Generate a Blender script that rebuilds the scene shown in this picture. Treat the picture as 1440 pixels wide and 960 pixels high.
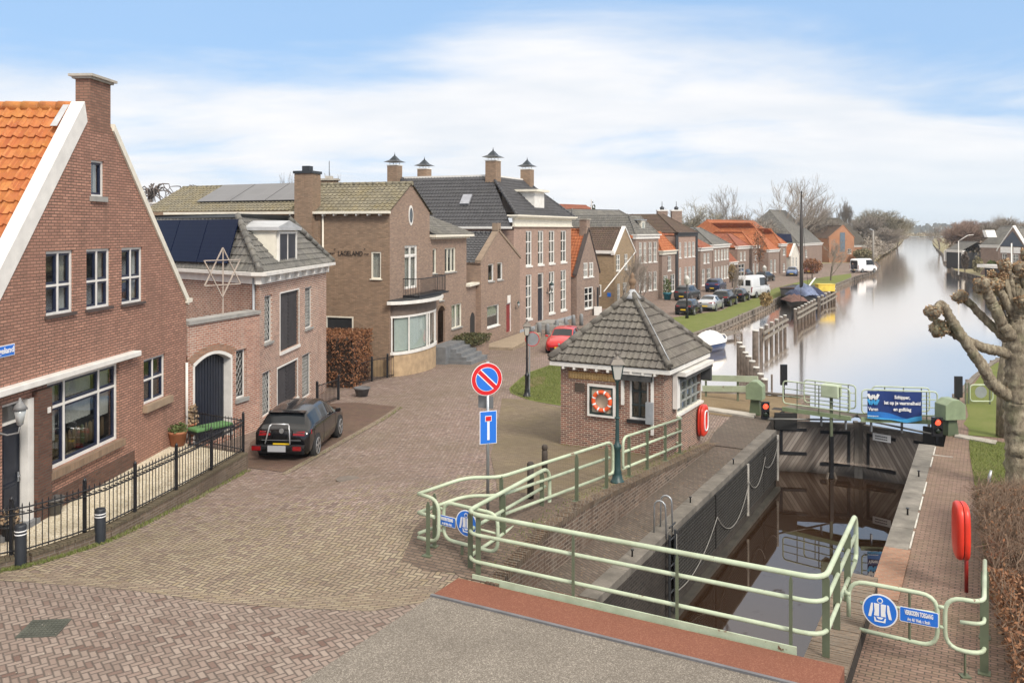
import bpy, bmesh, math, random
from mathutils import Vector, Matrix
R = math.radians
for o in list(bpy.data.objects): bpy.data.objects.remove(o)
SC = bpy.context.scene
COL = SC.collection
HC = 6.4; FPX = 1220.0; CU = 720.0; CV = 322.0
cam_d = bpy.data.cameras.new('camera'); cam = bpy.data.objects.new('camera', cam_d); COL.objects.link(cam)
cam.location = (0, 0, HC); cam.rotation_euler = (R(90), 0, 0)
cam_d.sensor_width = 36; cam_d.lens = 36*FPX/1440; cam_d.shift_y = -(480-CV)/1440
cam_d.clip_start = 0.1; cam_d.clip_end = 8000
SC.camera = cam
SC.render.resolution_x = 1024; SC.render.resolution_y = 682
SUN_EL, SUN_AZ = 42.0, 150.0     # azimuth from +Y clockwise (towards +X)
W = bpy.data.worlds.new('World'); SC.world = W; W.use_nodes = True
nt = W.node_tree; nt.nodes.clear()
def wn(t): return nt.nodes.new(t)
def wmath(op, a, b=None, c=None, clamp=False):
 n = wn('ShaderNodeMath'); n.operation = op; n.use_clamp = clamp
 for i, q in enumerate((a, b, c)):
  if q is None: continue
  if isinstance(q, (int, float)): n.inputs[i].default_value = q
  else: nt.links.new(q, n.inputs[i])
 return n.outputs[0]
sky = wn('ShaderNodeTexSky'); sky.sky_type = 'NISHITA'; sky.sun_disc = False
sky.sun_elevation = R(SUN_EL); sky.sun_rotation = R(SUN_AZ); sky.air_density = 1.0; sky.dust_density = 0.6; sky.ozone_density = 1.5
tc = wn('ShaderNodeTexCoord'); sx = wn('ShaderNodeSeparateXYZ'); nt.links.new(tc.outputs['Generated'], sx.inputs[0])
zz = wmath('MAXIMUM', sx.outputs[2], 0.0)
den = wmath('ADD', zz, 0.16)
cx = wmath('DIVIDE', sx.outputs[0], den); cy = wmath('DIVIDE', sx.outputs[1], den)
cb = wn('ShaderNodeCombineXYZ'); nt.links.new(cx, cb.inputs[0]); nt.links.new(cy, cb.inputs[1])
n1 = wn('ShaderNodeTexNoise'); n1.inputs['Scale'].default_value = 0.75; n1.inputs['Detail'].default_value = 7; n1.inputs['Roughness'].default_value = .55; n1.inputs['Distortion'].default_value = .35
mp = wn('ShaderNodeMapping'); mp.inputs['Location'].default_value = (12.4, 3.3, 0); mp.inputs['Scale'].default_value = (.8, 1.2, 1)
nt.links.new(cb.outputs[0], mp.inputs[0]); nt.links.new(mp.outputs[0], n1.inputs['Vector'])
elev = wmath('MULTIPLY', zz, -2.1)
m = wmath('ADD', wmath('MULTIPLY', wmath('SUBTRACT', n1.outputs[0], 0.5), 2.6), wmath('ADD', wmath('MULTIPLY', zz, -4.2), 1.16))
m = wmath('SUBTRACT', m, wmath('MULTIPLY', wmath('MULTIPLY', wmath('ABSOLUTE', sx.outputs[0]), zz), 2.4))
mr = wn('ShaderNodeMapRange'); mr.interpolation_type = 'SMOOTHSTEP'
nt.links.new(m, mr.inputs[0]); mr.inputs[1].default_value = 0.0; mr.inputs[2].default_value = .75; mr.inputs[3].default_value = .12; mr.inputs[4].default_value = .97
n2 = wn('ShaderNodeTexNoise'); n2.inputs['Scale'].default_value = 1.6; n2.inputs['Detail'].default_value = 5; nt.links.new(mp.outputs[0], n2.inputs['Vector'])
cr = wn('ShaderNodeValToRGB'); nt.links.new(n2.outputs[0], cr.inputs[0])
cr.color_ramp.elements[0].position = .3; cr.color_ramp.elements[0].color = (.66, .695, .74, 1)
cr.color_ramp.elements[1].position = .65; cr.color_ramp.elements[1].color = (.80, .795, .80, 1)
hz = wn('ShaderNodeMapRange'); nt.links.new(zz, hz.inputs[0]); hz.inputs[1].default_value = .0; hz.inputs[2].default_value = .10; hz.inputs[3].default_value = 1; hz.inputs[4].default_value = 0
azr = wn('ShaderNodeMapRange'); nt.links.new(sx.outputs[0], azr.inputs[0]); azr.inputs[1].default_value = .0; azr.inputs[2].default_value = .42; azr.inputs[3].default_value = .0; azr.inputs[4].default_value = 1
hf = wmath('MULTIPLY', hz.outputs[0], azr.outputs[0], clamp=True)
mh = wn('ShaderNodeMixRGB'); nt.links.new(hf, mh.inputs[0]); nt.links.new(cr.outputs[0], mh.inputs[1]); mh.inputs[2].default_value = (.60, .675, .74, 1)
skm = wn('ShaderNodeMixRGB'); skm.blend_type = 'MULTIPLY'; skm.inputs[0].default_value = 1
nt.links.new(sky.outputs[0], skm.inputs[1]); skm.inputs[2].default_value = (.10, .10, .10, 1)
bl = wn('ShaderNodeMixRGB'); bl.inputs[0].default_value = .72; nt.links.new(skm.outputs[0], bl.inputs[1]); bl.inputs[2].default_value = (.25, .47, .79, 1)
mx = wn('ShaderNodeMixRGB'); nt.links.new(mr.outputs[0], mx.inputs[0]); nt.links.new(bl.outputs[0], mx.inputs[1]); nt.links.new(mh.outputs[0], mx.inputs[2])
hi = wn('ShaderNodeMapRange'); nt.links.new(zz, hi.inputs[0]); hi.inputs[1].default_value = .28; hi.inputs[2].default_value = .55
mo = wn('ShaderNodeMixRGB'); nt.links.new(hi.outputs[0], mo.inputs[0]); nt.links.new(mx.outputs[0], mo.inputs[1]); mo.inputs[2].default_value = (1.14, 1.07, .98, 1)
bg = wn('ShaderNodeBackground'); nt.links.new(mo.outputs[0], bg.inputs[0]); bg.inputs[1].default_value = 1.0
wo = wn('ShaderNodeOutputWorld'); nt.links.new(bg.outputs[0], wo.inputs[0])
sd = bpy.data.lights.new('sun', 'SUN'); sd.energy = 2.7; sd.angle = R(16); sd.color = (1, .93, .84)
so = bpy.data.objects.new('sun', sd); COL.objects.link(so)
_d = Vector((math.sin(R(SUN_AZ))*math.cos(R(SUN_EL)), math.cos(R(SUN_AZ))*math.cos(R(SUN_EL)), math.sin(R(SUN_EL))))
so.rotation_euler = _d.to_track_quat('Z', 'Y').to_euler()
so.location = (0, 0, 60)
vs = SC.view_settings; vs.view_transform = 'Standard'; vs.look = 'None'; vs.exposure = 0.36; vs.gamma = 1
EX, EY = .4830, .8756            # along the lock, away from camera
def ST(s, t, z=0): return Vector((EX*s+EY*t, EY*s-EX*t, z))
def s_of(X, Y): return EX*X+EY*Y
def t_of(X, Y): return EY*X-EX*Y
def lerp_tab(tab, x):
 if x <= tab[0][0]: return tab[0][1]
 for (a, b), (c, d) in zip(tab, tab[1:]):
  if x <= c: return b+(d-b)*(x-a)/(c-a)
 return tab[-1][1]
ZS = [(16.5, 0), (25, -.33), (62, -1.5)]
ZL = [(13.2, 0), (15.5, .40), (17.2, .40), (27.3, -.492), (31, -.5), (36, -.6), (45, -1.1), (60, -1.5)]
ZR = [(33, -.5), (40, -.7), (60, -1.4), (80, -1.55)]
def zG(X, Y):
 s, t = s_of(X, Y), t_of(X, Y)
 w = min(1, max(0, (t+17)/7)); w = w*w*(3-2*w)
 return lerp_tab(ZS, Y)*(1-w)+lerp_tab(ZL, s)*w
def zGR(X, Y): return lerp_tab(ZR, s_of(X, Y))
def kk(u): return (u-CU)/FPX
def PY(u, v, Y): return Vector((kk(u)*Y, Y, HC-(v-CV)/FPX*Y))
def PZ(u, v, z): return PY(u, v, (HC-z)*FPX/(v-CV))
def PS(u, v, s): return PY(u, v, s/(EX*kk(u)+EY))
def PT(u, v, t): return PY(u, v, t/(EY*kk(u)-EX))
def GP(u, v, f=zG):
 z = -.5
 for _ in range(60):
  p = PZ(u, v, z); z = z*.5+.5*f(p.x, p.y)
 p = PZ(u, v, z); p.z = f(p.x, p.y); return p
MATS = {}
class NT:
 def __init__(s, name):
  s.m = bpy.data.materials.new(name); s.m.use_nodes = True; s.t = s.m.node_tree
  s.b = s.t.nodes['Principled BSDF']; s.out = s.t.nodes['Material Output']
 def n(s, t): return s.t.nodes.new(t)
 def l(s, a, b): s.t.links.new(a, b)
 def M(s, op, a, b=None, c=None, clamp=False):
  n = s.n('ShaderNodeMath'); n.operation = op; n.use_clamp = clamp
  for i, q in enumerate((a, b, c)):
   if q is None: continue
   if isinstance(q, (int, float)): n.inputs[i].default_value = q
   else: s.l(q, n.inputs[i])
  return n.outputs[0]
 def uv(s):
  n = s.n('ShaderNodeUVMap'); n.uv_map = 'UVMap'; return n.outputs[0]
 def pos(s): return s.n('ShaderNodeNewGeometry').outputs['Position']
 def noise(s, vec, scale, detail=4, rough=.55, dist=0):
  n = s.n('ShaderNodeTexNoise'); n.inputs['Scale'].default_value = scale; n.inputs['Detail'].default_value = detail
  n.inputs['Roughness'].default_value = rough; n.inputs['Distortion'].default_value = dist
  if vec is not None: s.l(vec, n.inputs['Vector'])
  return n.outputs[0]
 def mapv(s, vec, rot=0, scale=(1, 1, 1), loc=(0, 0, 0)):
  n = s.n('ShaderNodeMapping'); n.inputs['Rotation'].default_value = (0, 0, rot); n.inputs['Scale'].default_value = scale; n.inputs['Location'].default_value = loc
  s.l(vec, n.inputs[0]); return n.outputs[0]
 def mr(s, v, a, b, c=0, d=1, smooth=False):
  n = s.n('ShaderNodeMapRange'); s.l(v, n.inputs[0])
  if smooth: n.interpolation_type = 'SMOOTHSTEP'
  for i, q in enumerate((a, b, c, d)): n.inputs[i+1].default_value = q
  return n.outputs[0]
 def mix(s, f, a, b, mode='MIX'):
  n = s.n('ShaderNodeMixRGB'); n.blend_type = mode
  for i, q in enumerate((f, a, b)):
   if isinstance(q, (int, float)): n.inputs[i].default_value = q
   elif isinstance(q, tuple): n.inputs[i].default_value = (*q, 1)
   else: s.l(q, n.inputs[i])
  return n.outputs[0]
 def ramp(s, v, stops, const=False):
  n = s.n('ShaderNodeValToRGB'); s.l(v, n.inputs[0]); e = n.color_ramp.elements
  if const: n.color_ramp.interpolation = 'CONSTANT'
  e[0].position = stops[0][0]; e[0].color = (*stops[0][1], 1)
  e[1].position = stops[-1][0]; e[1].color = (*stops[-1][1], 1)
  for p, c in stops[1:-1]:
   q = e.new(p); q.color = (*c, 1)
  return n.outputs[0]
 def bump(s, h, strength=.4, dist=.01):
  n = s.n('ShaderNodeBump'); n.inputs['Strength'].default_value = strength; n.inputs['Distance'].default_value = dist
  s.l(h, n.inputs['Height']); s.l(n.outputs[0], s.b.inputs['Normal'])
 def fin(s, col=None, rough=.6, metal=0, spec=None, coat=0):
  if col is not None:
   if isinstance(col, tuple): s.b.inputs['Base Color'].default_value = (*col, 1)
   else: s.l(col, s.b.inputs['Base Color'])
  if isinstance(rough, (int, float)): s.b.inputs['Roughness'].default_value = rough
  else: s.l(rough, s.b.inputs['Roughness'])
  s.b.inputs['Metallic'].default_value = metal
  if spec is not None: s.b.inputs['Specular IOR Level'].default_value = spec
  if coat: s.b.inputs['Coat Weight'].default_value = coat; s.b.inputs['Coat Roughness'].default_value = .04
  return s.m
def mc(c, k): return tuple(min(1, q*k) for q in c)
def plain(name, col, rough=.6, metal=0, var=.18, scale=3, coat=0, spec=None):
 if name in MATS: return MATS[name]
 k = NT(name); p = k.pos()
 n = k.noise(p, scale, 5); f = k.noise(p, scale*9, 3)
 c = k.mix(k.mr(n, .3, .7), mc(col, 1-var), mc(col, 1+var)); c = k.mix(k.mr(f, .35, .75, 0, .5), c, mc(col, 1-var*.8))
 MATS[name] = k.fin(c, rough, metal, spec, coat); return MATS[name]
def brick(name, c1, c2, mortar, w=.21, h=.0625, dark=None, stain=.25, mort=.010, bump=.5):
 if name in MATS: return MATS[name]
 k = NT(name); uv = k.uv()
 b = k.n('ShaderNodeTexBrick'); k.l(uv, b.inputs['Vector']); b.offset = .5
 b.inputs['Scale'].default_value = 1; b.inputs['Mortar Size'].default_value = mort; b.inputs['Mortar Smooth'].default_value = .2
 b.inputs['Brick Width'].default_value = w; b.inputs['Row Height'].default_value = h; b.inputs['Bias'].default_value = -.1
 b.inputs['Color1'].default_value = (*c1, 1); b.inputs['Color2'].default_value = (*c2, 1); b.inputs['Mortar'].default_value = (*mortar, 1)
 b2 = k.n('ShaderNodeTexBrick'); k.l(uv, b2.inputs['Vector']); b2.offset = .5
 for q, v in (('Scale', 1), ('Mortar Size', 0), ('Brick Width', w), ('Row Height', h), ('Bias', .0)): b2.inputs[q].default_value = v
 b2.inputs['Color1'].default_value = (.72, .72, .72, 1); b2.inputs['Color2'].default_value = (1.25, 1.2, 1.15, 1)
 mpv = k.mapv(uv, loc=(31*w, 17*h*2, 0)); k.l(mpv, b2.inputs['Vector'])
 c = k.mix(.55, b.outputs[0], b2.outputs[0], 'MULTIPLY')
 n = k.noise(k.pos(), .55, 5, .6); c = k.mix(k.mr(n, .42, .75, 0, stain*1.6), c, mc(c1, .55))
 n2 = k.noise(k.mapv(k.pos(), scale=(2.2, 2.2, .35)), 1.3, 4); c = k.mix(k.mr(n2, .52, .78, 0, stain), c, mc(mortar, .9)); n9 = k.noise(k.mapv(k.pos(), scale=(5, 5, .5)), 1.1, 5, .6); c = k.mix(k.mr(n9, .56, .74, 0, stain*1.5), c, mc(c1, .5))
 k.bump(k.M('SUBTRACT', 1, b.outputs['Fac']), bump, .006)
 MATS[name] = k.fin(c, .88, spec=.3); return MATS[name]
def tiles(name, cols, w=.27, l=.32, moss=(.10, .10, .04), mossy=.3, rough=.75):
 if name in MATS: return MATS[name]
 k = NT(name); uv = k.uv(); sp = k.n('ShaderNodeSeparateXYZ'); k.l(uv, sp.inputs[0])
 a = k.M('FLOOR', k.M('DIVIDE', sp.outputs[0], w)); b = k.M('FLOOR', k.M('DIVIDE', sp.outputs[1], l))
 cb = k.n('ShaderNodeCombineXYZ'); k.l(a, cb.inputs[0]); k.l(b, cb.inputs[1])
 wn_ = k.n('ShaderNodeTexWhiteNoise'); wn_.noise_dimensions = '2D'; k.l(cb.outputs[0], wn_.inputs[0])
 n = len(cols); c = k.ramp(wn_.outputs[0], [(i/max(1, n-1), q) for i, q in enumerate(cols)])
 nn = k.noise(k.pos(), 1.1, 6, .65); c = k.mix(k.mr(nn, .45, .72, 0, mossy), c, moss)
 n3 = k.noise(k.pos(), 14, 3); c = k.mix(k.mr(n3, .4, .7, 0, .35), c, mc(cols[0], .62))
 n4 = k.noise(k.pos(), 34, 2); c = k.mix(k.mr(n4, .66, .74, 0, .5), c, (.42, .41, .34))
 k.bump(k.noise(k.pos(), 40, 3), .25, .005)
 MATS[name] = k.fin(c, rough, spec=.35); return MATS[name]
def paving(name, pal, pal2=None, w=.10, rot=.6, mortar=(.07, .06, .05), mask=None, moss=0, style='herring', mossc=(.12, .12, .05), bl=.22, bh=.072, bump=.7):
 k = NT(name); uv = k.mapv(k.pos(), rot=rot)
 if style == 'herring':
  sp = k.n('ShaderNodeSeparateXYZ'); k.l(uv, sp.inputs[0])
  wob = k.noise(k.pos(), 2.3, 2); wv = k.M('MULTIPLY', k.M('SUBTRACT', wob, .5), .35)
  x = k.M('ADD', k.M('DIVIDE', sp.outputs[0], w), wv); y = k.M('ADD', k.M('DIVIDE', sp.outputs[1], w), wv)
  ix = k.M('FLOOR', x); iy = k.M('FLOOR', y); fx = k.M('SUBTRACT', x, ix); fy = k.M('SUBTRACT', y, iy)
  q = k.M('FLOORED_MODULO', k.M('SUBTRACT', ix, iy), 4)
  def eq(v): return k.M('COMPARE', q, v, .1)
  k1, k2, k3 = eq(1), eq(2), eq(3)
  vert = k.M('ADD', k2, k3); hor = k.M('SUBTRACT', 1, vert)
  lx = k.M('ADD', fx, k1); ly = k.M('ADD', fy, k2)
  W_ = k.M('ADD', 1, hor); H_ = k.M('ADD', 1, vert)
  d = k.M('MINIMUM', k.M('MINIMUM', lx, k.M('SUBTRACT', W_, lx)), k.M('MINIMUM', ly, k.M('SUBTRACT', H_, ly)))
  idx = k.M('ADD', k.M('SUBTRACT', ix, k1), k.M('MULTIPLY', hor, 911.5)); idy = k.M('SUBTRACT', iy, k2)
  cb = k.n('ShaderNodeCombineXYZ'); k.l(idx, cb.inputs[0]); k.l(idy, cb.inputs[1])
  edge = k.mr(d, .04, .19, 1, 0)
 else:
  sp = k.n('ShaderNodeSeparateXYZ'); k.l(uv, sp.inputs[0])
  y = k.M('DIVIDE', sp.outputs[1], bh); iy = k.M('FLOOR', y); fy = k.M('SUBTRACT', y, iy)
  off = k.M('MULTIPLY', k.M('FLOORED_MODULO', iy, 2), .5)
  x = k.M('ADD', k.M('DIVIDE', sp.outputs[0], bl), off); ix = k.M('FLOOR', x); fx = k.M('SUBTRACT', x, ix)
  dx = k.M('MULTIPLY', k.M('MINIMUM', fx, k.M('SUBTRACT', 1, fx)), bl/bh); dy = k.M('MINIMUM', fy, k.M('SUBTRACT', 1, fy))
  d = k.M('MINIMUM', dx, dy); cb = k.n('ShaderNodeCombineXYZ'); k.l(ix, cb.inputs[0]); k.l(iy, cb.inputs[1])
  edge = k.mr(d, .04, .19, 1, 0)
 wn_ = k.n('ShaderNodeTexWhiteNoise'); wn_.noise_dimensions = '2D'; k.l(cb.outputs[0], wn_.inputs[0])
 def rr(p): return k.ramp(wn_.outputs[0], [(i/max(1, len(p)-1), c) for i, c in enumerate(p)])
 c = rr(pal)
 if pal2 is not None:
  f = mask(k); f = k.M('ADD', f, k.M('MULTIPLY', k.M('SUBTRACT', wn_.outputs[0], .5), .9)); f = k.mr(f, .3, .7)
  c = k.mix(f, c, rr(pal2))
 big = k.noise(k.pos(), .35, 6, .65); c = k.mix(k.mr(big, .38, .66, .0, .5), c, mc(pal[0], .62)); b3 = k.noise(k.mapv(k.pos(), loc=(9, 4, 0)), .9, 6, .7); c = k.mix(k.mr(b3, .55, .75, 0, .4), c, mc(pal[-2], 1.2))
 c = k.mix(k.M('MULTIPLY', edge, .92), c, mortar)
 if moss: 
  mo = k.noise(k.pos(), .8, 6, .7); c = k.mix(k.mr(mo, .42, .68, 0, moss), c, mossc)
 sp2 = k.noise(k.pos(), 26, 2); c = k.mix(k.mr(sp2, .70, .76, 0, .4), c, (.42, .4, .36))
 k.bump(k.M('ADD', k.M('SUBTRACT', 1, edge), k.M('MULTIPLY', wn_.outputs[0], .5)), bump, .008)
 MATS[name] = k.fin(c, .85, spec=.3); return MATS[name]
def leafmat(name, cols, rough=.7, trans=.0):
 if name in MATS: return MATS[name]
 k = NT(name); g = k.n('ShaderNodeNewGeometry')
 c = k.ramp(g.outputs['Random Per Island'], [(i/max(1, len(cols)-1), q) for i, q in enumerate(cols)])
 MATS[name] = k.fin(c, rough, spec=.25); return MATS[name]
def glassmat(name, tint=(.02, .025, .03), refl=1.0):
 if name in MATS: return MATS[name]
 k = NT(name); t = k.n('ShaderNodeBsdfTransparent'); t.inputs[0].default_value = (.86, .88, .88, 1)
 g = k.n('ShaderNodeBsdfGlossy'); g.inputs['Roughness'].default_value = .03; g.inputs[0].default_value = (.9, .93, .95, 1)
 fr = k.n('ShaderNodeLayerWeight'); fr.inputs[0].default_value = .5
 m = k.n('ShaderNodeMixShader'); f = k.M('ADD', k.M('MULTIPLY', k.M('POWER', fr.outputs[1], 4), .6), .10, clamp=True)
 k.l(f, m.inputs[0]); k.l(t.outputs[0], m.inputs[1]); k.l(g.outputs[0], m.inputs[2]); k.l(m.outputs[0], k.out.inputs[0])
 k.t.nodes.remove(k.b)
 MATS[name] = k.m; return k.m
OFF = {}
class MB:
 def __init__(s): s.v = []; s.f = []; s.m = []; s.sm = []
 def add(s, pts, faces, mi=0, smooth=False):
  b = len(s.v); s.v += [Vector(p) for p in pts]
  for f in faces: s.f.append([b+i for i in f]); s.m.append(mi); s.sm.append(smooth)
  return s
 def quad(s, *p, mi=0): return s.add(p, [list(range(len(p)))], mi)
 def box8(s, P, mi=0):       # P: 4 bottom (ccw from above), 4 top
  return s.add(P, [(3, 2, 1, 0), (4, 5, 6, 7), (0, 1, 5, 4), (1, 2, 6, 5), (2, 3, 7, 6), (3, 0, 4, 7)], mi)
 def box(s, x0, x1, y0, y1, z0, z1, mi=0):
  return s.box8([(x0, y0, z0), (x1, y0, z0), (x1, y1, z0), (x0, y1, z0), (x0, y0, z1), (x1, y0, z1), (x1, y1, z1), (x0, y1, z1)], mi)
 def prism(s, poly, z0, z1, mi=0):
  n = len(poly)
  def zz(z, i): return z[i] if isinstance(z, (list, tuple)) else z
  P = [(p[0], p[1], zz(z0, i)) for i, p in enumerate(poly)]+[(p[0], p[1], zz(z1, i)) for i, p in enumerate(poly)]
  return s.add(P, [list(range(n))[::-1], list(range(n, 2*n))]+[(i, (i+1) % n, n+(i+1) % n, n+i) for i in range(n)], mi)
 def bar(s, a, b, w, h=None, mi=0, up=(0, 0, 1)):   # rectangular bar
  a, b = Vector(a), Vector(b); h = h or w; d = (b-a).normalized(); u = Vector(up)
  if abs(d.dot(u)) > .98: u = Vector((1, 0, 0))
  x = d.cross(u).normalized(); y = x.cross(d).normalized()
  P = []
  for q in (a, b):
   for i, j in ((-1, -1), (1, -1), (1, 1), (-1, 1)): P.append(q+x*(i*w/2)+y*(j*h/2))
  return s.add(P, [(0, 1, 2, 3), (7, 6, 5, 4), (0, 4, 5, 1), (1, 5, 6, 2), (2, 6, 7, 3), (3, 7, 4, 0)], mi)
 def tube(s, pts, r, n=8, mi=0, cap=True, closed=False):
  pts = [Vector(p) for p in pts]; m = len(pts); rr = r if isinstance(r, (list, tuple)) else [r]*m
  base = len(s.v); ref = None
  for i, p in enumerate(pts):
   if closed: d = (pts[(i+1) % m]-pts[i-1])
   else: d = (pts[min(i+1, m-1)]-pts[max(i-1, 0)])
   d = d.normalized() if d.length > 1e-9 else Vector((0, 0, 1))
   if ref is None:
    ref = Vector((0, 0, 1)) if abs(d.z) < .9 else Vector((1, 0, 0))
   x = d.cross(ref)
   if x.length < 1e-4: x = d.cross(Vector((0, 1, 0)))
   x.normalize(); y = x.cross(d).normalized(); ref = y
   for k in range(n):
    a = 2*math.pi*k/n; s.v.append(p+x*(math.cos(a)*rr[i])+y*(math.sin(a)*rr[i]))
  for i in range(m if closed else m-1):
   j = (i+1) % m
   for k in range(n):
    k2 = (k+1) % n
    s.f.append([base+i*n+k, base+j*n+k, base+j*n+k2, base+i*n+k2]); s.m.append(mi); s.sm.append(n > 4)
  if cap and not closed:
   s.f.append([base+k for k in range(n)]); s.f.append([base+(m-1)*n+k for k in range(n)][::-1]); s.m += [mi, mi]; s.sm += [False, False]
  return s
 def lathe(s, c, prof, n=16, mi=0, axis='z'):       # prof: [(r, h)]
  c = Vector(c); base = len(s.v); m = len(prof)
  for r, h in prof:
   for k in range(n):
    a = 2*math.pi*k/n
    p = Vector((r*math.cos(a), r*math.sin(a), h))
    if axis == 'x': p = Vector((p.z, p.x, p.y))
    if axis == 'y': p = Vector((p.x, p.z, p.y))
    s.v.append(c+p)
  for i in range(m-1):
   for k in range(n):
    k2 = (k+1) % n
    s.f.append([base+i*n+k, base+i*n+k2, base+(i+1)*n+k2, base+(i+1)*n+k]); s.m.append(mi); s.sm.append(n > 5)
  s.f.append([base+k for k in range(n)][::-1]); s.f.append([base+(m-1)*n+k for k in range(n)]); s.m += [mi, mi]; s.sm += [False, False]
  return s
 def build(s, name, mats, parent=None, label=None, bevel=0):
  me = bpy.data.meshes.new(name); off = OFF.get(parent.name, Vector((0, 0, 0))) if parent else OFF.get('*', Vector((0, 0, 0)))
  me.from_pydata([tuple(p-off) for p in s.v], [], s.f)
  if not isinstance(mats, (list, tuple)): mats = [mats]
  for q in mats: me.materials.append(q)
  me.polygons.foreach_set('material_index', s.m); me.polygons.foreach_set('use_smooth', s.sm)
  me.update()
  uvl = me.uv_layers.new(name='UVMap'); data = [0.0]*(len(me.loops)*2)
  for p in me.polygons:
   n = p.normal
   if abs(n.z) > .985: ua, va = Vector((1, 0, 0)), Vector((0, 1, 0))
   else:
    ua = Vector((-n.y, n.x, 0)).normalized(); va = n.cross(ua)
    if va.z < 0: va = -va
   for li, vi in zip(p.loop_indices, p.vertices):
    q = s.v[vi]; data[2*li] = q.dot(ua); data[2*li+1] = q.dot(va)
  uvl.data.foreach_set('uv', data)
  o = bpy.data.objects.new(name, me); COL.objects.link(o)
  if parent: o.parent = parent; OFF[o.name] = off
  if label: o['label'] = label
  if bevel:
   b = o.modifiers.new('bevel', 'BEVEL'); b.width = bevel; b.segments = 2; b.limit_method = 'ANGLE'; b.angle_limit = R(40)
  return o
def thing(name, label, cat, loc=(0, 0, 0), group=None, rz=0, local=False):
 o = bpy.data.objects.new(name, None); COL.objects.link(o); o.location = loc; o.rotation_euler = (0, 0, rz)
 o.empty_display_size = .2
 o['label'] = label; o['category'] = cat
 if group: o['group'] = group
 OFF[o.name] = Vector((0, 0, 0)) if local else Vector(loc)
 return o
def tag(o, label, cat, group=None, kind=None):
 o['label'] = label; o['category'] = cat
 if group: o['group'] = group
 if kind: o['kind'] = kind
 return o
def struct(o, kind='structure'): o['kind'] = kind; return o
def copy_tree(o, parent=None):
 c = o.copy(); COL.objects.link(c)
 if parent: c.parent = parent
 for ch in list(o.children): copy_tree(ch, c)
 return c
def clip_half(poly, a, b, c):       # keep a*x+b*y<=c
 out = []; n = len(poly)
 for i in range(n):
  p, q = poly[i], poly[(i+1) % n]; dp = a*p[0]+b*p[1]-c; dq = a*q[0]+b*q[1]-c
  if dp <= 0: out.append(p)
  if (dp < 0 < dq) or (dq < 0 < dp):
   t = dp/(dp-dq); out.append((p[0]+(q[0]-p[0])*t, p[1]+(q[1]-p[1])*t))
 return out
def inside(poly, x, y):
 c = False; n = len(poly)
 for i in range(n):
  x1, y1 = poly[i][0], poly[i][1]; x2, y2 = poly[i-1][0], poly[i-1][1]
  if (y1 > y) != (y2 > y) and x < (x2-x1)*(y-y1)/(y2-y1)+x1: c = not c
 return c
def sheet(name, poly, zf, mat, cell=1.0, dz=0.0, axes=True, parent=None):
 poly = [(p[0], p[1]) for p in poly]
 a = sum(poly[i-1][0]*poly[i][1]-poly[i][0]*poly[i-1][1] for i in range(len(poly)))
 if a < 0: poly = poly[::-1]
 x0 = math.floor(min(p[0] for p in poly)/cell); x1 = math.ceil(max(p[0] for p in poly)/cell)
 y0 = math.floor(min(p[1] for p in poly)/cell); y1 = math.ceil(max(p[1] for p in poly)/cell)
 mb = MB()
 for i in range(x0, x1):
  col = clip_half(clip_half(poly, -1, 0, -i*cell), 1, 0, (i+1)*cell)
  if len(col) < 3: continue
  for j in range(y0, y1):
   q = clip_half(clip_half(col, 0, -1, -j*cell), 0, 1, (j+1)*cell)
   if len(q) < 3: continue
   r = []
   for p in q:
    if not r or abs(p[0]-r[-1][0])+abs(p[1]-r[-1][1]) > 1e-6: r.append(p)
   if len(r) < 3: continue
   ar = sum(r[k-1][0]*r[k][1]-r[k][0]*r[k-1][1] for k in range(len(r)))
   if ar < 1e-6: continue
   mb.add([(p[0], p[1], zf(p[0], p[1])+dz) for p in r], [list(range(len(r)))])
 return mb.build(name, mat, parent)
def text_mb(mb, s, size, O, X, Z, mi=0, depth=.006, align='CENTER', squeeze=1.0, bold=0.0, font=None):
 """lettering as solid mesh: O origin, X reading direction, Z up direction (unit vectors)"""
 cu = bpy.data.curves.new('t', 'FONT'); cu.body = s; cu.size = size; cu.align_x = align; cu.resolution_u = 3; cu.extrude = depth/2; cu.offset = bold
 o = bpy.data.objects.new('t', cu); COL.objects.link(o)
 dg = bpy.context.evaluated_depsgraph_get(); dg.update()
 me = bpy.data.meshes.new_from_object(o.evaluated_get(dg))
 X, Z, O = Vector(X), Vector(Z), Vector(O); N = X.cross(Z)
 P = [O+X*(v.co.x*squeeze)+Z*v.co.y+N*(v.co.z+depth/2) for v in me.vertices]
 mb.add(P, [list(p.vertices) for p in me.polygons], mi)
 bpy.data.objects.remove(o); bpy.data.curves.remove(cu); bpy.data.meshes.remove(me)
# ================================================================ material library
WHITE = plain('white_paint', (.70, .68, .64), .55, var=.12)
CREAM = plain('cream_paint', (.70, .66, .56), .6, var=.1)
NAVY = plain('navy_paint', (.012, .018, .045), .35, var=.2)
BLACKP = plain('black_paint', (.012, .013, .016), .4, var=.3)
DOORBLK = plain('dark_door_paint', (.012, .016, .028), .45, var=.3)
ANTHR = plain('anthracite_metal', (.035, .038, .042), .45, metal=.2)
STEEL = plain('galvanised_steel', (.42, .44, .46), .4, metal=.7, var=.1)
ZINC = plain('zinc_sheet', (.33, .35, .37), .5, metal=.4, var=.15)
LEAD = plain('lead_flashing', (.42, .43, .44), .6, var=.15)
STONE = plain('grey_stone', (.30, .29, .27), .85, var=.2)
STONE2 = plain('bluestone', (.16, .165, .17), .8, var=.25)
CONC = plain('weathered_concrete', (.30, .28, .25), .9, var=.3, scale=2)
COPING = plain('coping_stone', (.40, .37, .32), .85, var=.25)
SILLB = plain('sand_sill', (.30, .22, .15), .85, var=.2)
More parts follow.
